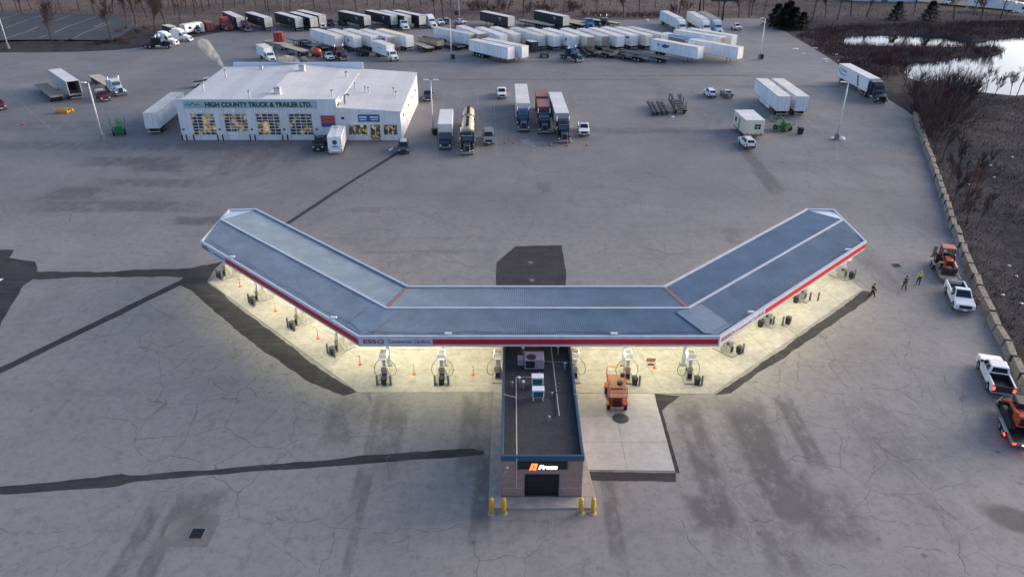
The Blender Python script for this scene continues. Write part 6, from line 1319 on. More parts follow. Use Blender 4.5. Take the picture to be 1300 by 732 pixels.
ye = empty('plough_blade', G(81, 143) + (0,), R(-15)); MB().prism_x([(-.4, 0), (-.5, .5), (-.35, 1.0), (-.25, 1.0), (-.35, .5), (-.25, 0)], -1.4, 1.4).build('blade', M['yellow_paint'], ye)
for s in (-.8, .8): MB().box(s - .1, s + .1, -.3, 1.4, .1, .3).build('push_arm', M['yellow_paint'], ye)
MB().box(-1.1, 1.1, 1.2, 1.5, .05, .6).build('hitch_frame', M['yellow_paint'], ye); tag(ye, 'yellow snow plough blade lying on the pavement', 'plough')

def make_gear_trailer(L=6.2, lit=False):
    r = empty('equipment_trailer')
    for k in range(6): MB().box(-1.0 + k * 2 / 6 + .01, -1.0 + (k + 1) * 2 / 6 - .01, 0, L, .58, .66).build('deck_plank', M['chassis' if lit else 'weathered_wood'], r)
    f = MB()
    for s in (-1, 1): f.box(s * 1.03 - .05, s * 1.03 + .05, 0, L, .48, .74)
    f.box(-.98, .98, -.08, 0, .45, .72); f.tube([(-.95, L, .6), (0, L + 1.4, .55)], .06, 5); f.tube([(.95, L, .6), (0, L + 1.4, .55)], .06, 5); f.build('frame', M['steel_grey'], r)
    for s in (-1, 1):
        for y in (1.7, 2.6): wheel(r, s * 1.22, y, .38, .24)
        MB().box(s * 1.22 - .15, s * 1.22 + .15, 1.15, 3.15, .8, .85).build('mudguard', M['galvanised'], r, bevel=.02)
        MB().box(s * .9 - .12, s * .9 + .12, -.11, -.07, .52, .66).build('tail_light', M['tail_lit' if lit else 'tail_red'], r)
        MB().box(s * .75 - .2, s * .75 + .2, -.1, .1, .66, 2.0).build('loading_ramp', M['steel_grey'], r) if not lit else None
    if lit:
        MB().box(-.3, .3, -.11, -.07, .52, .62).build('marker_light', M['amber_lit'], r)
        for s in (-1, 1): MB().box(s * 1.42 - .04, s * 1.42 + .04, .8, 1.1, .6, .75).build('side_marker', M['tail_lit'], r)
    return r
def make_farm_tractor():
    r = empty('compact_tractor')
    MB().box(-.35, .35, .1, 1.6, .7, 1.35).build('hood', M['orange_machine'], r, bevel=.08, segs=2); MB().box(-.3, .3, 1.6, 1.66, .7, 1.25).build('grille', M['door_black'], r)
    MB().box(-.7, .7, -1.1, .1, .55, .95).build('body', M['door_black'], r, bevel=.04); MB().box(-.75, .75, -1.25, .2, 2.18, 2.32).build('cab_roof', M['orange_machine'], r, bevel=.06)
    for s in (-1, 1):
        for y in (-1.1, .1): MB().box(s * .66 - .04, s * .66 + .04, y - .04, y + .04, .95, 2.18).build('cab_post', M['door_black'], r)
        MB().box(s * .66 - .01, s * .66 + .01, -1.0, .02, 1.1, 2.1).build('cab_glass', M['dark_glass'], r); wheel(r, s * .82, -.75, .62, .4, 'orange_machine'); wheel(r, s * .68, 1.15, .38, .28, 'orange_machine'); MB().box(s * .8 - .22, s * .8 + .22, -1.2, -.2, 1.22, 1.3).build('fender', M['orange_machine'], r, bevel=.03)
        MB().tube([(s * .5, .2, 1.3), (s * .55, 1.5, 1.0), (s * .55, 2.3, .45)], .07, 5).build('loader_arm', M['orange_machine'], r)
    MB().box(-.35, .35, -.7, -.3, .95, 1.5).build('seat', M['bin_black'], r, bevel=.05)
    MB().prism_x([(2.2, .1), (2.85, .1), (2.9, .2), (2.4, .2), (2.35, .7), (2.2, .7)], -.85, .85).build('bucket', M['bin_black'], r); return r
def make_track_loader():
    r = empty('track_loader')
    for s in (-1, 1):
        MB().prism_x([(-1.3, .05), (1.1, .05), (1.35, .35), (1.2, .62), (-1.2, .7), (-1.5, .4)], min(s*.5,s*.9), max(s*.5,s*.9)).build('track', M['tyre'], r, bevel=.06)
        MB().tube([(s * .72, -1.2, 1.6), (s * .74, .3, 1.55), (s * .74, 1.4, .9), (s * .72, 1.75, .4)], [.13, .12, .11, .09], 6).build('lift_arm', M['orange_machine'], r)
        MB().box(s * .5 - .02, s * .5 + .02, -.35, .75, 1.1, 1.95).build('cab_glass', M['dark_glass'], r)
    MB().box(-.6, .6, -1.55, -.4, .6, 1.55).build('engine_cover', M['orange_machine'], r, bevel=.1, segs=2); MB().box(-.48, .48, -.4, .85, .55, 1.95).build('cab', M['door_black'], r, bevel=.06)
    MB().box(-.45, .45, -1.58, -1.55, .8, 1.4).build('rear_grille', M['door_black'], r)
    MB().prism_x([(1.6, .06), (2.3, .06), (2.35, .16), (1.8, .18), (1.75, .65), (1.6, .65)], -.95, .95).build('bucket', M['chassis'], r); return r
# rig one: white pickup facing the pumps, compact tractor on its trailer
hp = unit((1.0 * -.30, -1.0)); c = (50.0, 73.3)
hp = unit(sub2((48.24, 71.58), (49.36, 75.32)))
put(tag(make_pickup('white_paint', crew=False), 'white pickup with silver tool box towing the compact tractor', PK), c, hp)
tb = along(c, hp, -2.95 - 1.6 - 6.2); tb = (tb[0], tb[1])
put(tag(make_gear_trailer(), 'low trailer with raised ramps carrying the compact tractor', 'trailer'), tb, hp)
put(tag(make_farm_tractor(), 'orange compact tractor with cab on the low trailer', 'tractor'), along(tb, hp, 2.6), hp, .665)
# rig two: white pickup with lit tail lamps, track loader on its trailer
h2 = unit(sub2((44.94, 60.58), (43.68, 56.5))); c2 = along((44.45, 55.18), h2, 3.05)
put(tag(make_pickup('white_paint', lit=True), 'white crew pickup with black bed and glowing tail lamps', PK), c2, h2)
tb2 = along((44.45, 55.18), h2, -7.4); put(tag(make_gear_trailer(5.8, True), 'low trailer with lit red lamps carrying the track loader', 'trailer'), tb2, h2)
put(tag(make_track_loader(), 'orange track loader chained on the lit low trailer', 'loader'), along(tb2, h2, 3.1), h2, .665).scale = (1.12, 1.15, 1.1)

# ------------------------------------------------------------------ lamps, barriers, cones, small things
def make_lamp(h=10.4, twin=False, bin_=True):
    r = empty('yard_lamp')
    MB().spin([(.42, 0), (.42, 1.1), (.38, 1.15)], (0, 0, 0), (0, 0, 1), 16).build('footing', M['steel_grey'], r)
    MB().tube([(0, 0, 1.1), (0, 0, h)], [.17, .10], 10).build('mast', M['mast_pale'], r, smooth=True)
    for s in ((-1, 1) if twin else (-1,)):
        a = MB().tube([(0, 0, h - .1), (s * .55, 0, h)], .045, 6).build('arm', M['galvanised'], r); MB().box(s * .9 - .5, s * .9 + .5, -.26, .26, h - .05, h + .14).build('lamp_head', M['mast_pale'], a, bevel=.03)
    return r
for px, twin, lab in [((131,178),False,'tall single-headed lamp beside the green boom lift'),((550,170),True,'twin-headed lamp beside the dark blue box truck'),((573,75),False,'yard lamp with black bin in front of the white trailers'),((964,75),False,'yard lamp at the yard corner past the emblem trailer'),((1062,177),False,'tall yard lamp with white sacks at its footing'),((11,62),False,'yard lamp beside the neighbouring parking ground')]:
    put(tag(spawn(('lamp', twin), lambda: make_lamp(10.4 if not twin else 10.0, twin)), lab, 'lamp post', 'yard lamps'), G(*px), (0, 1))
for px, lab in [((575.5,75),'black bin at the lamp in front of the white trailers'),((966.5,75),'black bin at the corner yard lamp'),((1015.5,170),'black bin standing beside the green boom lift and office trailer'),((552.5,171),'black bin at the twin-headed lamp')]:
    put(tag(spawn('bin', make_bin), lab, 'waste bin', 'black bins in the yard'), G(*px), (0, 1)).scale = (1.5, 1.5, 1.3)
def lump(name, xy, sx, sy, sz, m, lab, cat, seed, z=0, group=None):
    r = random.Random(seed); bm = bmesh.new(); bmesh.ops.create_icosphere(bm, subdivisions=2, radius=1)
    for v in bm.verts:
        k = 1 + r.uniform(-.16, .16); v.co = Vector((v.co.x * sx * k, v.co.y * sy * k, max(-.05, v.co.z * sz * k)))
    me = bpy.data.meshes.new(name); bm.to_mesh(me); bm.free(); o = link(me, name, M[m]); o.location = (xy[0], xy[1], z); me.polygons.foreach_set('use_smooth', [True] * len(me.polygons)); return tag(o, lab, cat, group)
lump('sandbag', G(1068,177), .7, .5, .55, 'reflect_white', 'larger white sack slumped against the tall lamp footing', 'sack', 1); lump('sandbag', G(1056,176), .4, .35, .3, 'reflect_white', 'small white sack on the other side of the tall lamp footing', 'sack', 2); lump('sandbag', G(853.5,149), .35, .3, .28, 'reflect_white', 'white sack on the pavement below the dolly trailers', 'sack', 3); lump('white_crate', G(821,27), .8, .6, .7, 'reflect_white', 'white wrapped bale at the field kerb', 'bale', 4)
def make_cone():
    r = empty('traffic_cone'); MB().box(-.2, .2, -.2, .2, 0, .04).build('base', M['bin_black'], r); MB().spin([(.15, .04), (.045, .72), (.03, .74)], (0, 0, 0), (0, 0, 1), 12).build('cone', M['cone_orange'], r); MB().spin([(.1, .36), (.078, .5)], (0, 0, .0), (0, 0, 1), 12).build('reflector', M['reflect_white'], r); return r
for px, lab in [((641,182),'orange cone beside the grey capped pickup, outer one'),((652,182),'orange cone beside the white paint blotch'),((690,185),'orange cone before the dark blue container rig, first of two'),((699.5,185),'orange cone before the dark blue container rig, second of two'),((720.5,185),'orange cone at the bumper of the black long-nosed tractor'),((745,184.5),'orange cone in front of the white pickup by the black tractor'),((30,158),'lone orange cone on the worn stall lines'),((517,181),'orange cone leaning by the shop corner')]:
    put(tag(spawn('cone', make_cone), lab, 'traffic cone', 'orange cones in the yard'), G(*px), (0, 1))
# concrete barrier blocks along the bank
def make_barrier(v):
    r = random.Random(v); r0 = empty('barrier_block'); L = 2.72
    MB().prism_x([(-.46, 0), (-.46, .12), (-.36, .3), (-.32, .95), (.32, .95), (.36, .3), (.46, .12), (.46, 0)], -L/2, L/2).build('block', M['barrier_concrete'], r0, bevel=.03)
    for s in (-.8, .8): MB().tube([(s, -.05, .93), (s, -.05, 1.05), (s, .05, 1.05), (s, .05, .93)], .02, 4).build('lifting_loop', M['iron'], r0)
    MB().box(-L/2 - .07, -L/2 + .02, -.25, .25, .2, .85).build('joint_key', M['rubber'], r0)
    return r0
acc = 0; k = 0
for i in range(len(bar) - 1):
    a, b = bar[i], bar[i + 1]; d = unit(sub2(b, a)); seg = math.dist(a, b)
    while acc < seg:
        q = along(a, d, acc); j = rnd.uniform(-.12, .12)
        if q[1] > 32:
            o = spawn('bar', lambda: make_barrier(1)); lab = ORD[k] + ' weathered concrete barrier block along the bank, counted from the thicket'
            put(tag(o, lab, 'barrier', 'concrete barrier blocks along the bank'), (q[0] + j + .15, q[1] + j), (d[1] + rnd.uniform(-.09, .09), -d[0] + rnd.uniform(-.09, .09)), 0); o.rotation_euler = (rnd.uniform(-.03, .03), rnd.uniform(-.02, .02), o.rotation_euler[2]); k += 1
        acc += 3.08
    acc -= seg
# ------------------------------------------------------------------ people
def skin_mesh(pts, edges, rad, root, sub=2):
    me = bpy.data.meshes.new('skin'); me.from_pydata(pts, edges, []); ob = bpy.data.objects.new('tmp', me); col.objects.link(ob)
    sk = ob.modifiers.new('s', 'SKIN'); ss = ob.modifiers.new('d', 'SUBSURF'); ss.levels = sub; ss.render_levels = sub
    for i, v in enumerate(me.skin_vertices[0].data): v.radius = (rad[i], rad[i]); v.use_root = (i == root)
    bpy.context.view_layer.update(); dg = bpy.context.evaluated_depsgraph_get()
    out = bpy.data.meshes.new_from_object(ob.evaluated_get(dg)); bpy.data.objects.remove(ob); out.polygons.foreach_set('use_smooth', [True] * len(out.polygons)); return out
def person(xy, heading, stride, top, legs, hat, lab, arms=(.1, -.1)):
    r = empty('person', (xy[0], xy[1], 0)); s = stride
    P = dict(pel=(0,0,.95), bel=(0,0,1.12), che=(0,.02,1.34), nek=(0,.02,1.5), hed=(0,.04,1.63), htp=(0,.04,1.72), hl=(-.1,0,.9), hr=(.1,0,.9), kl=(-.11,s*.55,.5), kr=(.11,-s*.3,.5), al=(-.11,s*.75,.09), ar=(.11,-s*.95,.13), tl=(-.12,s*.75+.16,.04), tr=(.12,-s*.95+.14,.05),
             sl=(-.19,.02,1.42), sr=(.19,.02,1.42), el=(-.26,-arms[0],1.16), er=(.26,-arms[1],1.16), wl=(-.25,.12-arms[0],.95), wr=(.25,.12-arms[1],.95))
    names = list(P); rad = dict(pel=.14, bel=.13, che=.155, nek=.06, hed=.095, htp=.075, hl=.10, hr=.10, kl=.068, kr=.068, al=.045, ar=.045, tl=.04, tr=.04, sl=.075, sr=.075, el=.05, er=.05, wl=.036, wr=.036)
    E = [('pel','bel'),('bel','che'),('che','nek'),('nek','hed'),('hed','htp'),('pel','hl'),('pel','hr'),('hl','kl'),('hr','kr'),('kl','al'),('kr','ar'),('al','tl'),('ar','tr'),('che','sl'),('che','sr'),('sl','el'),('sr','er'),('el','wl'),('er','wr')]
    ix = {n: i for i, n in enumerate(names)}
    link(skin_mesh([P[n] for n in names], [(ix[a], ix[b]) for a, b in E], [rad[n] for n in names], 0), 'body', M['skin'], r)
    def cloth(ns, es, g, m, nm, root):
        jx = {n: i for i, n in enumerate(ns)}; link(skin_mesh([P[n] for n in ns], [(jx[a], jx[b]) for a, b in es], [rad[n] * g + .012 for n in ns], jx[root]), nm, M[m], r)
    cloth(['pel','bel','che','sl','sr','el','er','wl','wr'], [('pel','bel'),('bel','che'),('che','sl'),('che','sr'),('sl','el'),('sr','er'),('el','wl'),('er','wr')], 1.12, top, 'jacket', 'che')
    cloth(['pel','hl','hr','kl','kr','al','ar'], [('pel','hl'),('pel','hr'),('hl','kl'),('hr','kr'),('kl','al'),('kr','ar')], 1.1, legs, 'trousers', 'pel')
    for a, t in (('al','tl'), ('ar','tr')): MB().tube([P[a], P[t]], [.065, .055], 8).build('boot', M['cloth_black'], r, smooth=True)
    MB().spin([(.115, 0), (.112, .06), (.075, .13), (.02, .15)], (0, .03, 1.64), (0, 0, 1), 12).build('hat', M[hat], r, smooth=True)
    for sd in ('l', 'r'):
        w_ = Vector(P['w' + sd]); sg_ = -1 if sd == 'l' else 1; pm = w_ + Vector((0, .03, -.09))
        MB().tube([w_, pm], [.03, .042], 8).build('hand', M['skin'], r, smooth=True)
        for k in range(4): MB().tube([pm + Vector((0, -.03 + .022 * k, -.01)), pm + Vector((-sg_ * .01, -.025 + .022 * k, -.06)), pm + Vector((-sg_ * .03, -.02 + .02 * k, -.085 - .006 * (k in (1, 2)))) ], .009, 5).build('finger', M['skin'], r)
        MB().tube([pm + Vector((0, .03, .03)), pm + Vector((-sg_ * .015, .06, -.02))], .011, 5).build('thumb', M['skin'], r)
    f = MB(); hc = Vector((0, .04, 1.64)); f.tube([hc + Vector((0, .085, .0)), hc + Vector((0, .125, -.035)), hc + Vector((0, .09, -.045))], [.012, .018, .008], 5); f.build('nose', M['skin'], r)
    for s_ in (-1, 1): MB().spin([(.012, 0), (.008, .008)], (s_ * .035, .128, 1.655), (0, 1, 0), 8).build('eye', M['cloth_black'], r); MB().box(s_ * .095 - .01, s_ * .095 + .012, .02, .06, 1.6, 1.66).build('ear', M['skin'], r, bevel=.008)
    MB().box(-.03, .03, .118, .13, 1.575, 1.583).build('mouth', M['cloth_brown'], r)
    r.rotation_euler = (0, 0, math.atan2(-heading[0], heading[1])); return tag(r, lab, 'person', None), r
o, r = person(G(1106,377), (.9,-.5), .38, 'cloth_black', 'cloth_black', 'cloth_black', 'person in black with pale vest stripes striding at the apron edge', (.22, -.25))
for s_ in (-1, 1): MB().box(s_ * .09 - .025, s_ * .09 + .025, .185, .2, 1.0, 1.42).build('vest_stripe', M['hi_vis'], r); MB().box(s_ * .09 - .025, s_ * .09 + .025, -.21, -.195, 1.0, 1.42).build('vest_stripe', M['hi_vis'], r)
MB().box(-.17, .17, -.222, -.212, 1.05, 1.11).build('vest_stripe', M['hi_vis'], r)
person(G(1147,367), (.3,-1), .2, 'cloth_grey', 'cloth_brown', 'cloth_black', 'person in dark clothes walking beside the yellow jacket', (.12, -.2))
person(G(1165,360.5), (-.2,-1), .15, 'hi_vis', 'cloth_black', 'hi_vis', 'person in bright yellow jacket near the drain', (.05, -.08))
person(G(1237.5,394), (-1,.3), .08, 'cloth_brown', 'cloth_brown', 'cloth_brown', 'person in brown work clothes at the white pickup door', (-.15, -.2))

# ------------------------------------------------------------------ trees and brush
TW = .026
def grow(trunk, crown, p, d, L, r, lv, maxlv, rn, spread, up):
    n = 3; pts = [p]; rad = [r]; q = Vector(p); dd = Vector(d)
    for i in range(n):
        dd = (dd + Vector((rn.gauss(0, .10), rn.gauss(0, .10), up * .06))).normalized(); q = q + dd * (L / n); pts.append(q.copy()); rad.append(r * (1 - .45 * (i + 1) / n))
    (trunk if lv == 0 else crown).tube(pts, rad, 5 if lv == 0 else 3, cap=False)
    if lv == maxlv: return
    k = rn.randint(4, 6) if lv else rn.randint(6, 8)
    for j in range(k):
        t = rn.uniform(.35 if lv == 0 else .2, 1.0); i = min(n - 1, int(t * n)); f = t * n - i
        o = pts[i].lerp(pts[i + 1], f); a = rn.uniform(0, 2 * math.pi); sp_ = rn.uniform(.45, 1.0) * spread
        side = dd.orthogonal().normalized(); side.rotate(Matrix.Rotation(a, 3, dd)); nd = (dd + side * sp_ + Vector((0, 0, up * .25))).normalized()
        grow(trunk, crown, o, nd, L * rn.uniform(.42, .68) * (1.15 - .4 * t if lv == 0 else 1), max(TW, r * .45 * (1.1 - .5 * t)), lv + 1, maxlv, rn, spread, up)
def make_tree(seed, h=10, r=.16, spread=.8, lv=4, twig='twig'):
    global TW
    TW = .028; rn = random.Random(seed); t = MB(); c = MB(); grow(t, c, Vector((0, 0, -.2)), Vector((0, 0, 1)), h * .62, r, 0, lv, rn, spread, 1)
    o = empty('bare_tree'); t.build('trunk', M['bark'], o); c.build('crown', M[twig], o); return o
def make_shrub(seed, h=5, w=3.2, stems=18, twig='twig'):
    global TW
    TW = .016; rn = random.Random(seed); t = MB(); c = MB()
    for k in range(stems):
        a = rn.uniform(0, 2 * math.pi); q = math.sqrt(rn.random()); tilt = q * 1.0 * w / h * 1.25; d = Vector((math.cos(a) * tilt, math.sin(a) * tilt, 1)).normalized()
        grow(t, c, Vector((math.cos(a) * q * w * .3, math.sin(a) * q * w * .3, -.2)), d, h * rn.uniform(.45, .8) * (1 - .35 * q), .05, 1, 4 if k % 3 == 0 else 3, rn, .85, .7)
    for k in range(3): t.tube([(.1 * k, 0, -.2), (.15 * k - .1, .05, .8), (.3 * k - .3, .1, 1.8)], [.09, .07, .04], 5)
    o = empty('bare_shrub'); t.build('stems', M['bark'], o); c.build('crown', M[twig], o); return o
TP = {k: (lambda k=k: make_tree(10 + k, 11, .15, (.75, .6, .95, .8)[k], 4, 'twig_red' if k == 3 else 'twig')) for k in range(4)}
def tz(x, y): return float(height(np.array([x]), np.array([y]))[0])
def tree(px, s, k, lab, group, h=0):
    x, y = G(*px); z = tz(x, y); o = spawn(('tree', k), TP[k]); o.location = (x, y, z - .05); o.rotation_euler = (0, 0, rnd.uniform(0, 6.28)); o.scale = (s * rnd.uniform(.9, 1.1), s * rnd.uniform(.9, 1.1), s); return tag(o, lab, 'tree', group)
zone = [([(40,12),(100,14),(5,17),(24,18),(80,18.5),(121,20),(143,19),(66,54),(143,55),(160,25),(28,20)], 'bare tree at the neighbouring parking ground, counted towards the containers', 'bare trees around the neighbouring parking ground'),
        ([(172,30),(196,43),(212,38),(229,30),(247,22),(258,15),(222,18),(205,12),(283,11),(186,22),(168,14),(176,8),(192,5),(214,6),(236,9),(250,6),(266,8),(275,5),(298,9)], 'bare tree behind the bobtails, counted towards the red containers', 'bare trees at the tractor corner'),
        ([(338,13),(368,14),(400,11),(420,13),(452,14),(482,11),(520,12),(552,20),(562,20),(310,6),(325,8),(352,5),(385,6),(436,7),(466,6),(500,5),(535,8),(572,9)], 'bare tree behind the black trailers, counted from the containers', 'bare trees behind the black trailers'),
        ([(618,14),(632,12),(664,20),(690,14),(715,17),(728,15),(792,22),(758,18),(812,21),(596,8),(648,6),(675,8),(700,6),(742,8),(775,7),(832,10)], 'bare tree on the field edge behind the white row, counted towards the billboards', 'bare trees behind the white row'),
        ([(862,17),(893,14),(912,20),(938,22),(951,22),(954,20),(970,14),(1030,28),(1048,22),(1062,26),(1080,20),(1100,22),(1160,20),(1210,26),(1245,28),(1270,24),(1235,20)], 'bare tree near the billboards, counted towards the evergreens', 'bare trees near the billboards'),
        ([(1127,99),(1149,108),(1133,88),(1265,112),(1283,118),(1252,114),(1290,122)], 'bare tree on the pond bank, counted away from the yard', 'bare trees on the pond bank'),
        ([(1186,196),(1194,206),(1212,250),(1208,262),(1240,290),(1205,232),(1222,268),(1228,282),(1216,225),(1236,245)], 'small bare tree on the dark bank, counted away from the barriers', 'small bare trees on the dark bank')]
for pts, lab, grp in zone:
    for i, px in enumerate(sorted(pts)):
        far = 'dark bank' in lab; s = rnd.uniform(.85, 1.2) if not far else rnd.uniform(.45, .65)
        if 'pond' in lab: s = rnd.uniform(.5, .75)
        if 'white row' in lab: s *= .8
        tree(px, s * (1.0 if far or 'pond' in lab else 1.25), rnd.choice([0, 1, 2, 3] if not far else [1, 3]), ORD[i] + ' ' + lab, grp)
SH = {k: (lambda k=k: make_shrub(40 + k, 5, 3.6, 17, 'twig_red' if k % 2 else 'twig')) for k in range(3)}
def shrub(px, s, k, lab, group, sz=None):
    sz = sz or (s * 1.25 if 'tall' in lab else s)
    x, y = G(*px); o = spawn(('shrub', k), SH[k]); o.location = (x, y, tz(x, y) - .05); o.rotation_euler = (0, 0, rnd.uniform(0, 6.28)); o.scale = (s, s, sz or s); return tag(o, lab, 'shrub', group)
for px, s in [((1188,172),1.45),((1196,160),1.3),((1180,150),1.35),((1203,146),1.4),((1190,138),1.3),((1172,132),1.1),((1212,135),1.2),((1222,128),1.1),((1176,120),1.0),((1160,116),.9),((1206,122),1.1),((1232,122),.9)]:
    shrub(px, s * 1.25, rnd.choice([0, 2, 1]), 'tall many-stemmed bare bush in the thicket behind the barrier end', 'bare bushes of the thicket behind the barriers')
for px in [(753,20),(762,21),(770,20.5),(779,21),(788,21),(797,21.5),(806,22),(815,22),(824,22),(832,22),(742,20)]:
    shrub(px, rnd.uniform(.45, .62), 1, 'low reddish bush along the field fence behind the white row', 'reddish bushes along the field fence')
for px in [(602,13),(612,12),(625,14),(640,12),(672,15),(682,13),(697,15),(724,14),(735,13),(855,16),(872,12)]:
    shrub(px, rnd.uniform(.8, 1.15), rnd.choice([0, 1, 2]), 'bare bush in the dry field edge', 'bare bushes in the field edge')
for px in [(1110,78),(1120,74),(1135,76),(1142,70),(1128,68),(1150,72),(1108,70),(1160,68),(1175,68),(1190,70),(1205,69),(1220,70),(1240,66),(1255,66),(1148,78),(1118,82)]:
    shrub(px, rnd.uniform(.35, .55), rnd.choice([1, 1, 0]), 'reddish bare bush on the spit of land in the pond', 'reddish bushes on the pond spit')
for px in [(60+i*9.3, 50 + 6*((i*37)%10)/10) for i in range(12)] + [(150,40),(158,36),(168,48),(176,40),(186,36),(150,50),(160,52)]:
    shrub((px[0], px[1] + 2), rnd.uniform(.28, .5), 0, 'low bare bush on the strip between the yard and the neighbouring ground', 'low bushes along the neighbouring ground') if px[0] > 130 or rnd.random() < .5 else None
def make_evergreen(seed):
    rn = random.Random(seed); o = empty('evergreen_tree'); MB().tube([(0, 0, -.2), (0, 0, 6.5)], [.22, .04], 6).build('trunk', M['bark'], o); c = MB()
    for k in range(1500):
        z = rn.uniform(.3, 7.2); rr = (7.4 - z) / 7.4 * 2.6 * rn.uniform(.45, 1.1) * (.8 + .3 * math.sin(z * 4)); a = rn.uniform(0, 6.28); p = Vector((rr * math.cos(a), rr * math.sin(a), z)); d = Vector((math.cos(a), math.sin(a), rn.uniform(-.5, .3))); s = Vector((-math.sin(a), math.cos(a), 0))
        c.add([p, p + d * .45 + s * .16, p + d * .62, p + d * .4 - s * .16 + Vector((0, 0, .08))], [(0, 1, 2, 3)])
    c.build('crown', M['evergreen'], o); return o
for px, s, lab in [((985,33),1.15,'dark evergreen at the yard end of the evergreen clump'),((996,36),1.3,'large dark evergreen in the middle of the clump'),((1007,37),1.15,'dark evergreen at the pond end of the clump'),((1018,36),.9,'small dark evergreen beside the clump'),((1000,30),1.2,'dark evergreen at the back of the clump'),((1138,25),1.0,'lone evergreen on the far pond shore'),((1180,26.5),1.05,'rounded evergreen on the far pond shore')]:
    x, y = G(*px); o = spawn('ever', lambda: make_evergreen(3)); o.location = (x, y, tz(x, y)); o.rotation_euler = (0, 0, rnd.uniform(0, 6)); o.scale = (s * 1.35, s * 1.35, s * .85); tag(o, lab, 'tree', 'evergreens')
# uncountable ground cover
def blades(name, poly, n, h0, h1, m, seed, w=.03, clump=1):
    rs = np.random.RandomState(seed); xs_ = [p[0] for p in poly]; ys_ = [p[1] for p in poly]; X = rs.uniform(min(xs_), max(xs_), n); Y = rs.uniform(min(ys_), max(ys_), n)
    k = inside(poly, X, Y) & ~inside(lot_poly, X, Y) & ~inside(pond_poly, X, Y); dens = vnoise(X, Y, 6, seed) + .5; k &= rs.rand(n) < dens * 1.4
    X, Y = X[k], Y[k]; Z = height(X, Y); m_ = len(X); H = rs.uniform(h0, h1, m_); A = rs.uniform(0, 6.28, m_); lx = rs.normal(0, .3, m_) * H; ly = rs.normal(0, .3, m_) * H
    V = np.empty((m_, 3, 3)); cx, sy = np.cos(A) * w, np.sin(A) * w
    V[:, 0] = np.stack([X - cx, Y - sy, Z - .05], 1); V[:, 1] = np.stack([X + cx, Y + sy, Z - .05], 1); V[:, 2] = np.stack([X + lx, Y + ly, Z + H], 1)
    me = bpy.data.meshes.new(name); me.from_pydata(V.reshape(-1, 3).tolist(), [], np.arange(m_ * 3).reshape(-1, 3).tolist()); return tag(link(me, name, M[m]), kind='stuff')
mat('bank_straw', (.085, .075, .066), .95, var=.5, scale=.3, spec=.08); mat('dry_grass', (.13, .105, .085), .95, var=.4, scale=.3, spec=.08); mat('dark_weeds', (.042, .036, .036), .95, var=.5, scale=.3, spec=.08)
bank = [G(*p) for p in [(1160,140),(1180,108),(1150,98),(1290,124),(1330,126),(1400,300),(1400,640),(1330,640),(1300,500),(1240,370),(1192,240)]]
blades('bank_weeds', bank, 60000, .15, .5, 'dark_weeds', 5, .05); blades('bank_dry_grass', bank, 40000, .1, .35, 'bank_straw', 6, .03)
shore = [G(*p) for p in [(1040,34),(1300,26),(1345,30),(1345,60),(1290,80),(1100,100),(1060,75),(1010,46)]]
blades('shore_brush', shore, 60000, .5, 1.8, 'twig_red', 7, .05); blades('shore_reeds', shore, 25000, .5, 1.5, 'dark_weeds', 8, .06)
fieldp = [G(*p) for p in [(-60,30),(-60,-5),(1360,-5),(1360,20),(1060,34),(960,22),(560,25),(300,34),(200,56),(140,56)]]
blades('field_grass', fieldp, 60000, .2, .7, 'dry_grass', 9, .09)
# snow remnants and litter on the bank
for k, (px, s) in enumerate([((1009,62),1.3),((1020,68),.7),((1046,65),.5),((1060,68),1.0),((1047,75),.8),((1049,78),.5),((1035,61),.9),((1093,73),.4),((1064,77),.3)]):
    x, y = G(*px); lump('snow_patch', (x, y), s, s * .6, .18, 'snow', 'thin leftover snow patch on the slope beside the yard edge', 'snow patch', 60 + k, tz(x, y), 'leftover snow patches')
for k, px in enumerate([(1230,233),(1257,212),(1285,200),(1283,332),(1292,345),(1232,347),(1298,382),(1274,372),(1262,225)]):
    x, y = G(*px); lump('litter', (x, y), .22, .16, .12, 'reflect_white', 'scrap of pale litter lying on the dark bank', 'litter', 80 + k, tz(x, y) + .05, 'pale litter on the bank')
# field fence, billboards, poles
fence = empty('field_fence', G(560, 24) + (0,)); tag(fence, 'low wire fence along the dry field edge', 'fence')
fp = [G(*p) for p in [(560,23.5),(650,22.5),(740,22),(830,21.5),(960,20)]]
for i in range(len(fp) - 1):
    a, b = fp[i], fp[i + 1]; n = int(math.dist(a, b) / 4); d = unit(sub2(b, a))
    for k in range(n):
        q = along(a, d, k * 4); z = tz(*q); MB().tube([(q[0], q[1], z - .2), (q[0], q[1], z + 1.7)], .05, 5).build('post', M['fence_wire'], fence, world=True)
    for zz in (.5, 1.0, 1.6): MB().tube([(a[0], a[1], tz(*a) + zz), (b[0], b[1], tz(*b) + zz)], .025, 4).build('wire', M['fence_wire'], fence, world=True)
def billboard(px, w, h, z0, m, lab, ang):
    x, y = G(*px); r = empty('billboard', (x, y, 0), ang); MB().tube([(0, 0, -.3), (0, 0, z0 + .3)], .35, 10).build('post', M['billboard_dark'], r, smooth=True)
    MB().box(-w / 2, w / 2, -.3, .3, z0, z0 + h).build('panel', M[m], r); MB().box(-w / 2 - .1, w / 2 + .1, -.5, .5, z0 - .15, z0 - .02).build('catwalk', M['chassis'], r)
    for k in (-1, 1): MB().tube([(k * w / 3, .35, z0), (k * w / 3, .35, z0 + h)], .08, 5).build('brace', M['chassis'], r)
    return tag(r, lab, 'billboard')
billboard((917,26), 9.5, 4.5, 6.4, 'billboard_dark', 'wide dark billboard on one post above the pale blue rig', R(6)); billboard((888,14), 6, 4.5, 4.6, 'maroon_paint', 'dark red billboard on one post farther into the field', R(6))
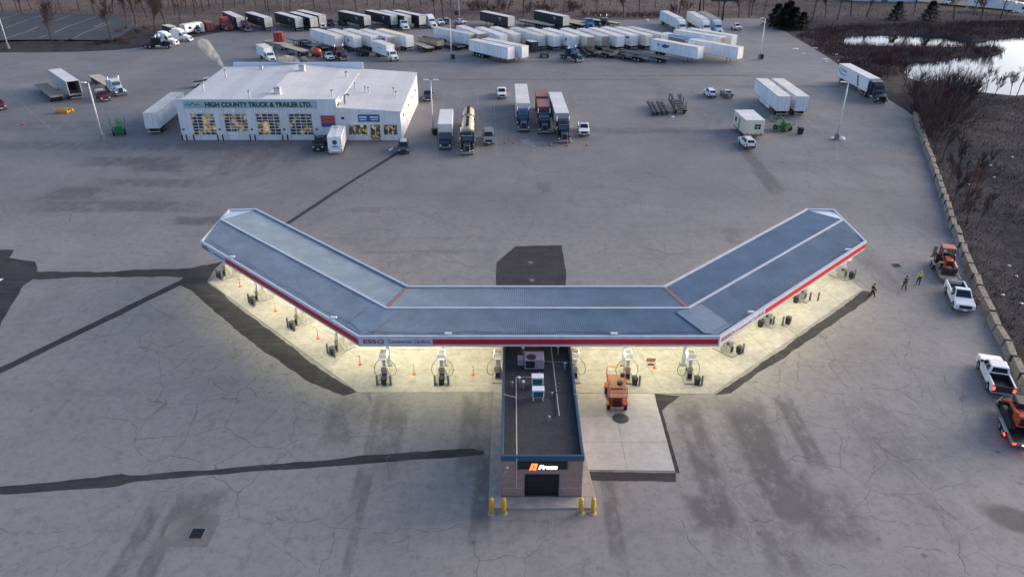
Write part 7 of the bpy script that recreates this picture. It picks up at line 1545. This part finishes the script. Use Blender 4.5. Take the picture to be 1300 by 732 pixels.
for px, h, m, lab in [((341,14),9,'bark','wooden utility pole behind the lone black curtain trailer'),((360,14),9.5,'galvanised','pale metal pole behind the black trailer trio'),((583,24),9,'galvanised','pale metal pole beside the parked sedans'),((664,22),9,'bark','wooden utility pole behind the packed white row'),((860,18),8,'galvanised','pale metal pole behind the rig standing apart')]:
    x, y = G(*px); r = empty('utility_pole', (x, y, 0)); MB().tube([(0, 0, -.3), (0, 0, h)], [.16, .11], 8).build('shaft', M[m], r, smooth=True); MB().box(-1.0, 1.0, -.06, .06, h - .7, h - .55).build('crossarm', M[m], r); tag(r, lab, 'pole')
x, y = G(580, 22.5); r = empty('junction_box', (x, y, 0)); MB().box(-.7, .7, -.3, .3, .9, 2.3).build('cabinet', M['navy_paint'], r, bevel=.03); MB().box(-.08, .08, -.08, .08, -.1, .9).build('stand', M['chassis'], r); MB().box(-.5, .5, -.32, -.302, 1.1, 2.1).build('door', M['charcoal_paint'], r); tag(r, 'dark blue cabinet on a stand behind the sedans', 'cabinet')
# road far beyond the pond
hd = unit((30, -36)); p0 = (172.0, 299.5)
o = spawn(('box', 'hw'), lambda: make_box_trailer('trailer_white', 'roof_cream_glow')); put(tag(o, 'white box trailer of the rig on the far road', 'trailer'), p0, hd, .46); HW = tractor('hw', along(p0, hd, 16.15 + 5.8), hd, 'white tractor with lit headlamps on the far road', None, color='white_paint', style='aero'); HW.location.z = .46
for q in (-1, 1): MB().spin([(.16, 0), (.16, .06)], (q * .9, -.15, .95), (0, 1, 0), 10).build('lit_headlight', M['lamp_lit'], HW)
car('wcar', None, (1196,5), (1207,8), 'white car behind the rig on the far road', 'car', 'cars on the far road', .46); car('hsed', lambda: make_sedan('silver_paint'), (1283,12), (1292,15), 'silver car ahead of the rig on the far road', 'car', 'cars on the far road', .46)
def barn(px, L, W, H, ang, lab):
    x, y = G(*px); r = empty('greenhouse', (x, y, 0), ang); MB().prism_x([(-W/2, 0), (W/2, 0), (W/2, H), (0, H + 1.2), (-W/2, H)], -L/2, L/2).build('shell', M['pale_blue_paint'], r)
    for k in range(9): MB().prism_x([(-W/2 - .03, 0), (-W/2, 0), (-W/2, H), (0, H + 1.2), (0, H + 1.24), (-W/2 - .03, H + .02)], -L/2 + L * k / 8 - .1, -L/2 + L * k / 8 + .1).build('rib', M['galvanised'], r)
    MB().box(-1.2, 1.2, -W/2 - .05, -W/2 - .01, 0, 2.4).build('door', M['grey_paint'], r); return tag(r, lab, 'building')
barn((1120,1), 26, 7, 3.2, R(-10), 'long pale blue shed across the far field')

# steam from two shop flues: real vapour in closed hulls
def vapour(pts, rads, name, lab, dens, seed):
    rn = random.Random(seed); bm = bmesh.new(); c = Vector(pts[0])
    me = MB().tube(pts, rads, 12).mesh(name, smooth=True); o = link(me, name, None)
    m = bpy.data.materials.new(name); m.use_nodes = True; nt = m.node_tree; nt.nodes.clear(); out = nt.nodes.new('ShaderNodeOutputMaterial'); v = nt.nodes.new('ShaderNodeVolumePrincipled'); v.inputs['Color'].default_value = (1, .98, .95, 1)
    tc = nt.nodes.new('ShaderNodeTexCoord'); n = nt.nodes.new('ShaderNodeTexNoise'); n.inputs['Scale'].default_value = .75; n.inputs['Detail'].default_value = 4; nt.links.new(tc.outputs['Object'], n.inputs['Vector'])
    r = nt.nodes.new('ShaderNodeMapRange'); r.inputs[1].default_value = .40; r.inputs[2].default_value = .72; r.inputs[4].default_value = dens; nt.links.new(n.outputs['Fac'], r.inputs[0]); nt.links.new(r.outputs[0], v.inputs['Density']); nt.links.new(v.outputs[0], out.inputs['Volume'])
    me.materials.append(m); return tag(o, lab, 'steam', None, 'stuff')
x, y, z = roofpx(287, 98); z += 1.6
vapour([(x, y, z), (x - .6, y + .4, z + .8), (x - 1.6, y + .9, z + 2.0), (x - 3.0, y + 1.6, z + 3.2), (x - 4.2, y + 2.2, z + 4.4), (x - 5.0, y + 2.6, z + 5.2)], [.15, .45, .8, 1.15, 1.3, .5], 'steam_plume', 'white steam plume drifting up from a shop flue', 1.5, 1)
x, y, z = roofpx(360, 84)
vapour([(x - 2, y + 1.5, z + .6), (x - 1, y + 1.5, z + .9), (x + .5, y + 1.5, z + 1.0), (x + 2, y + 1.5, z + .8), (x + 3, y + 1.5, z + .6)], [.2, .8, 1.0, .8, .2], 'steam_puff', 'low puff of steam over the rear shop roof', 1.6, 2)
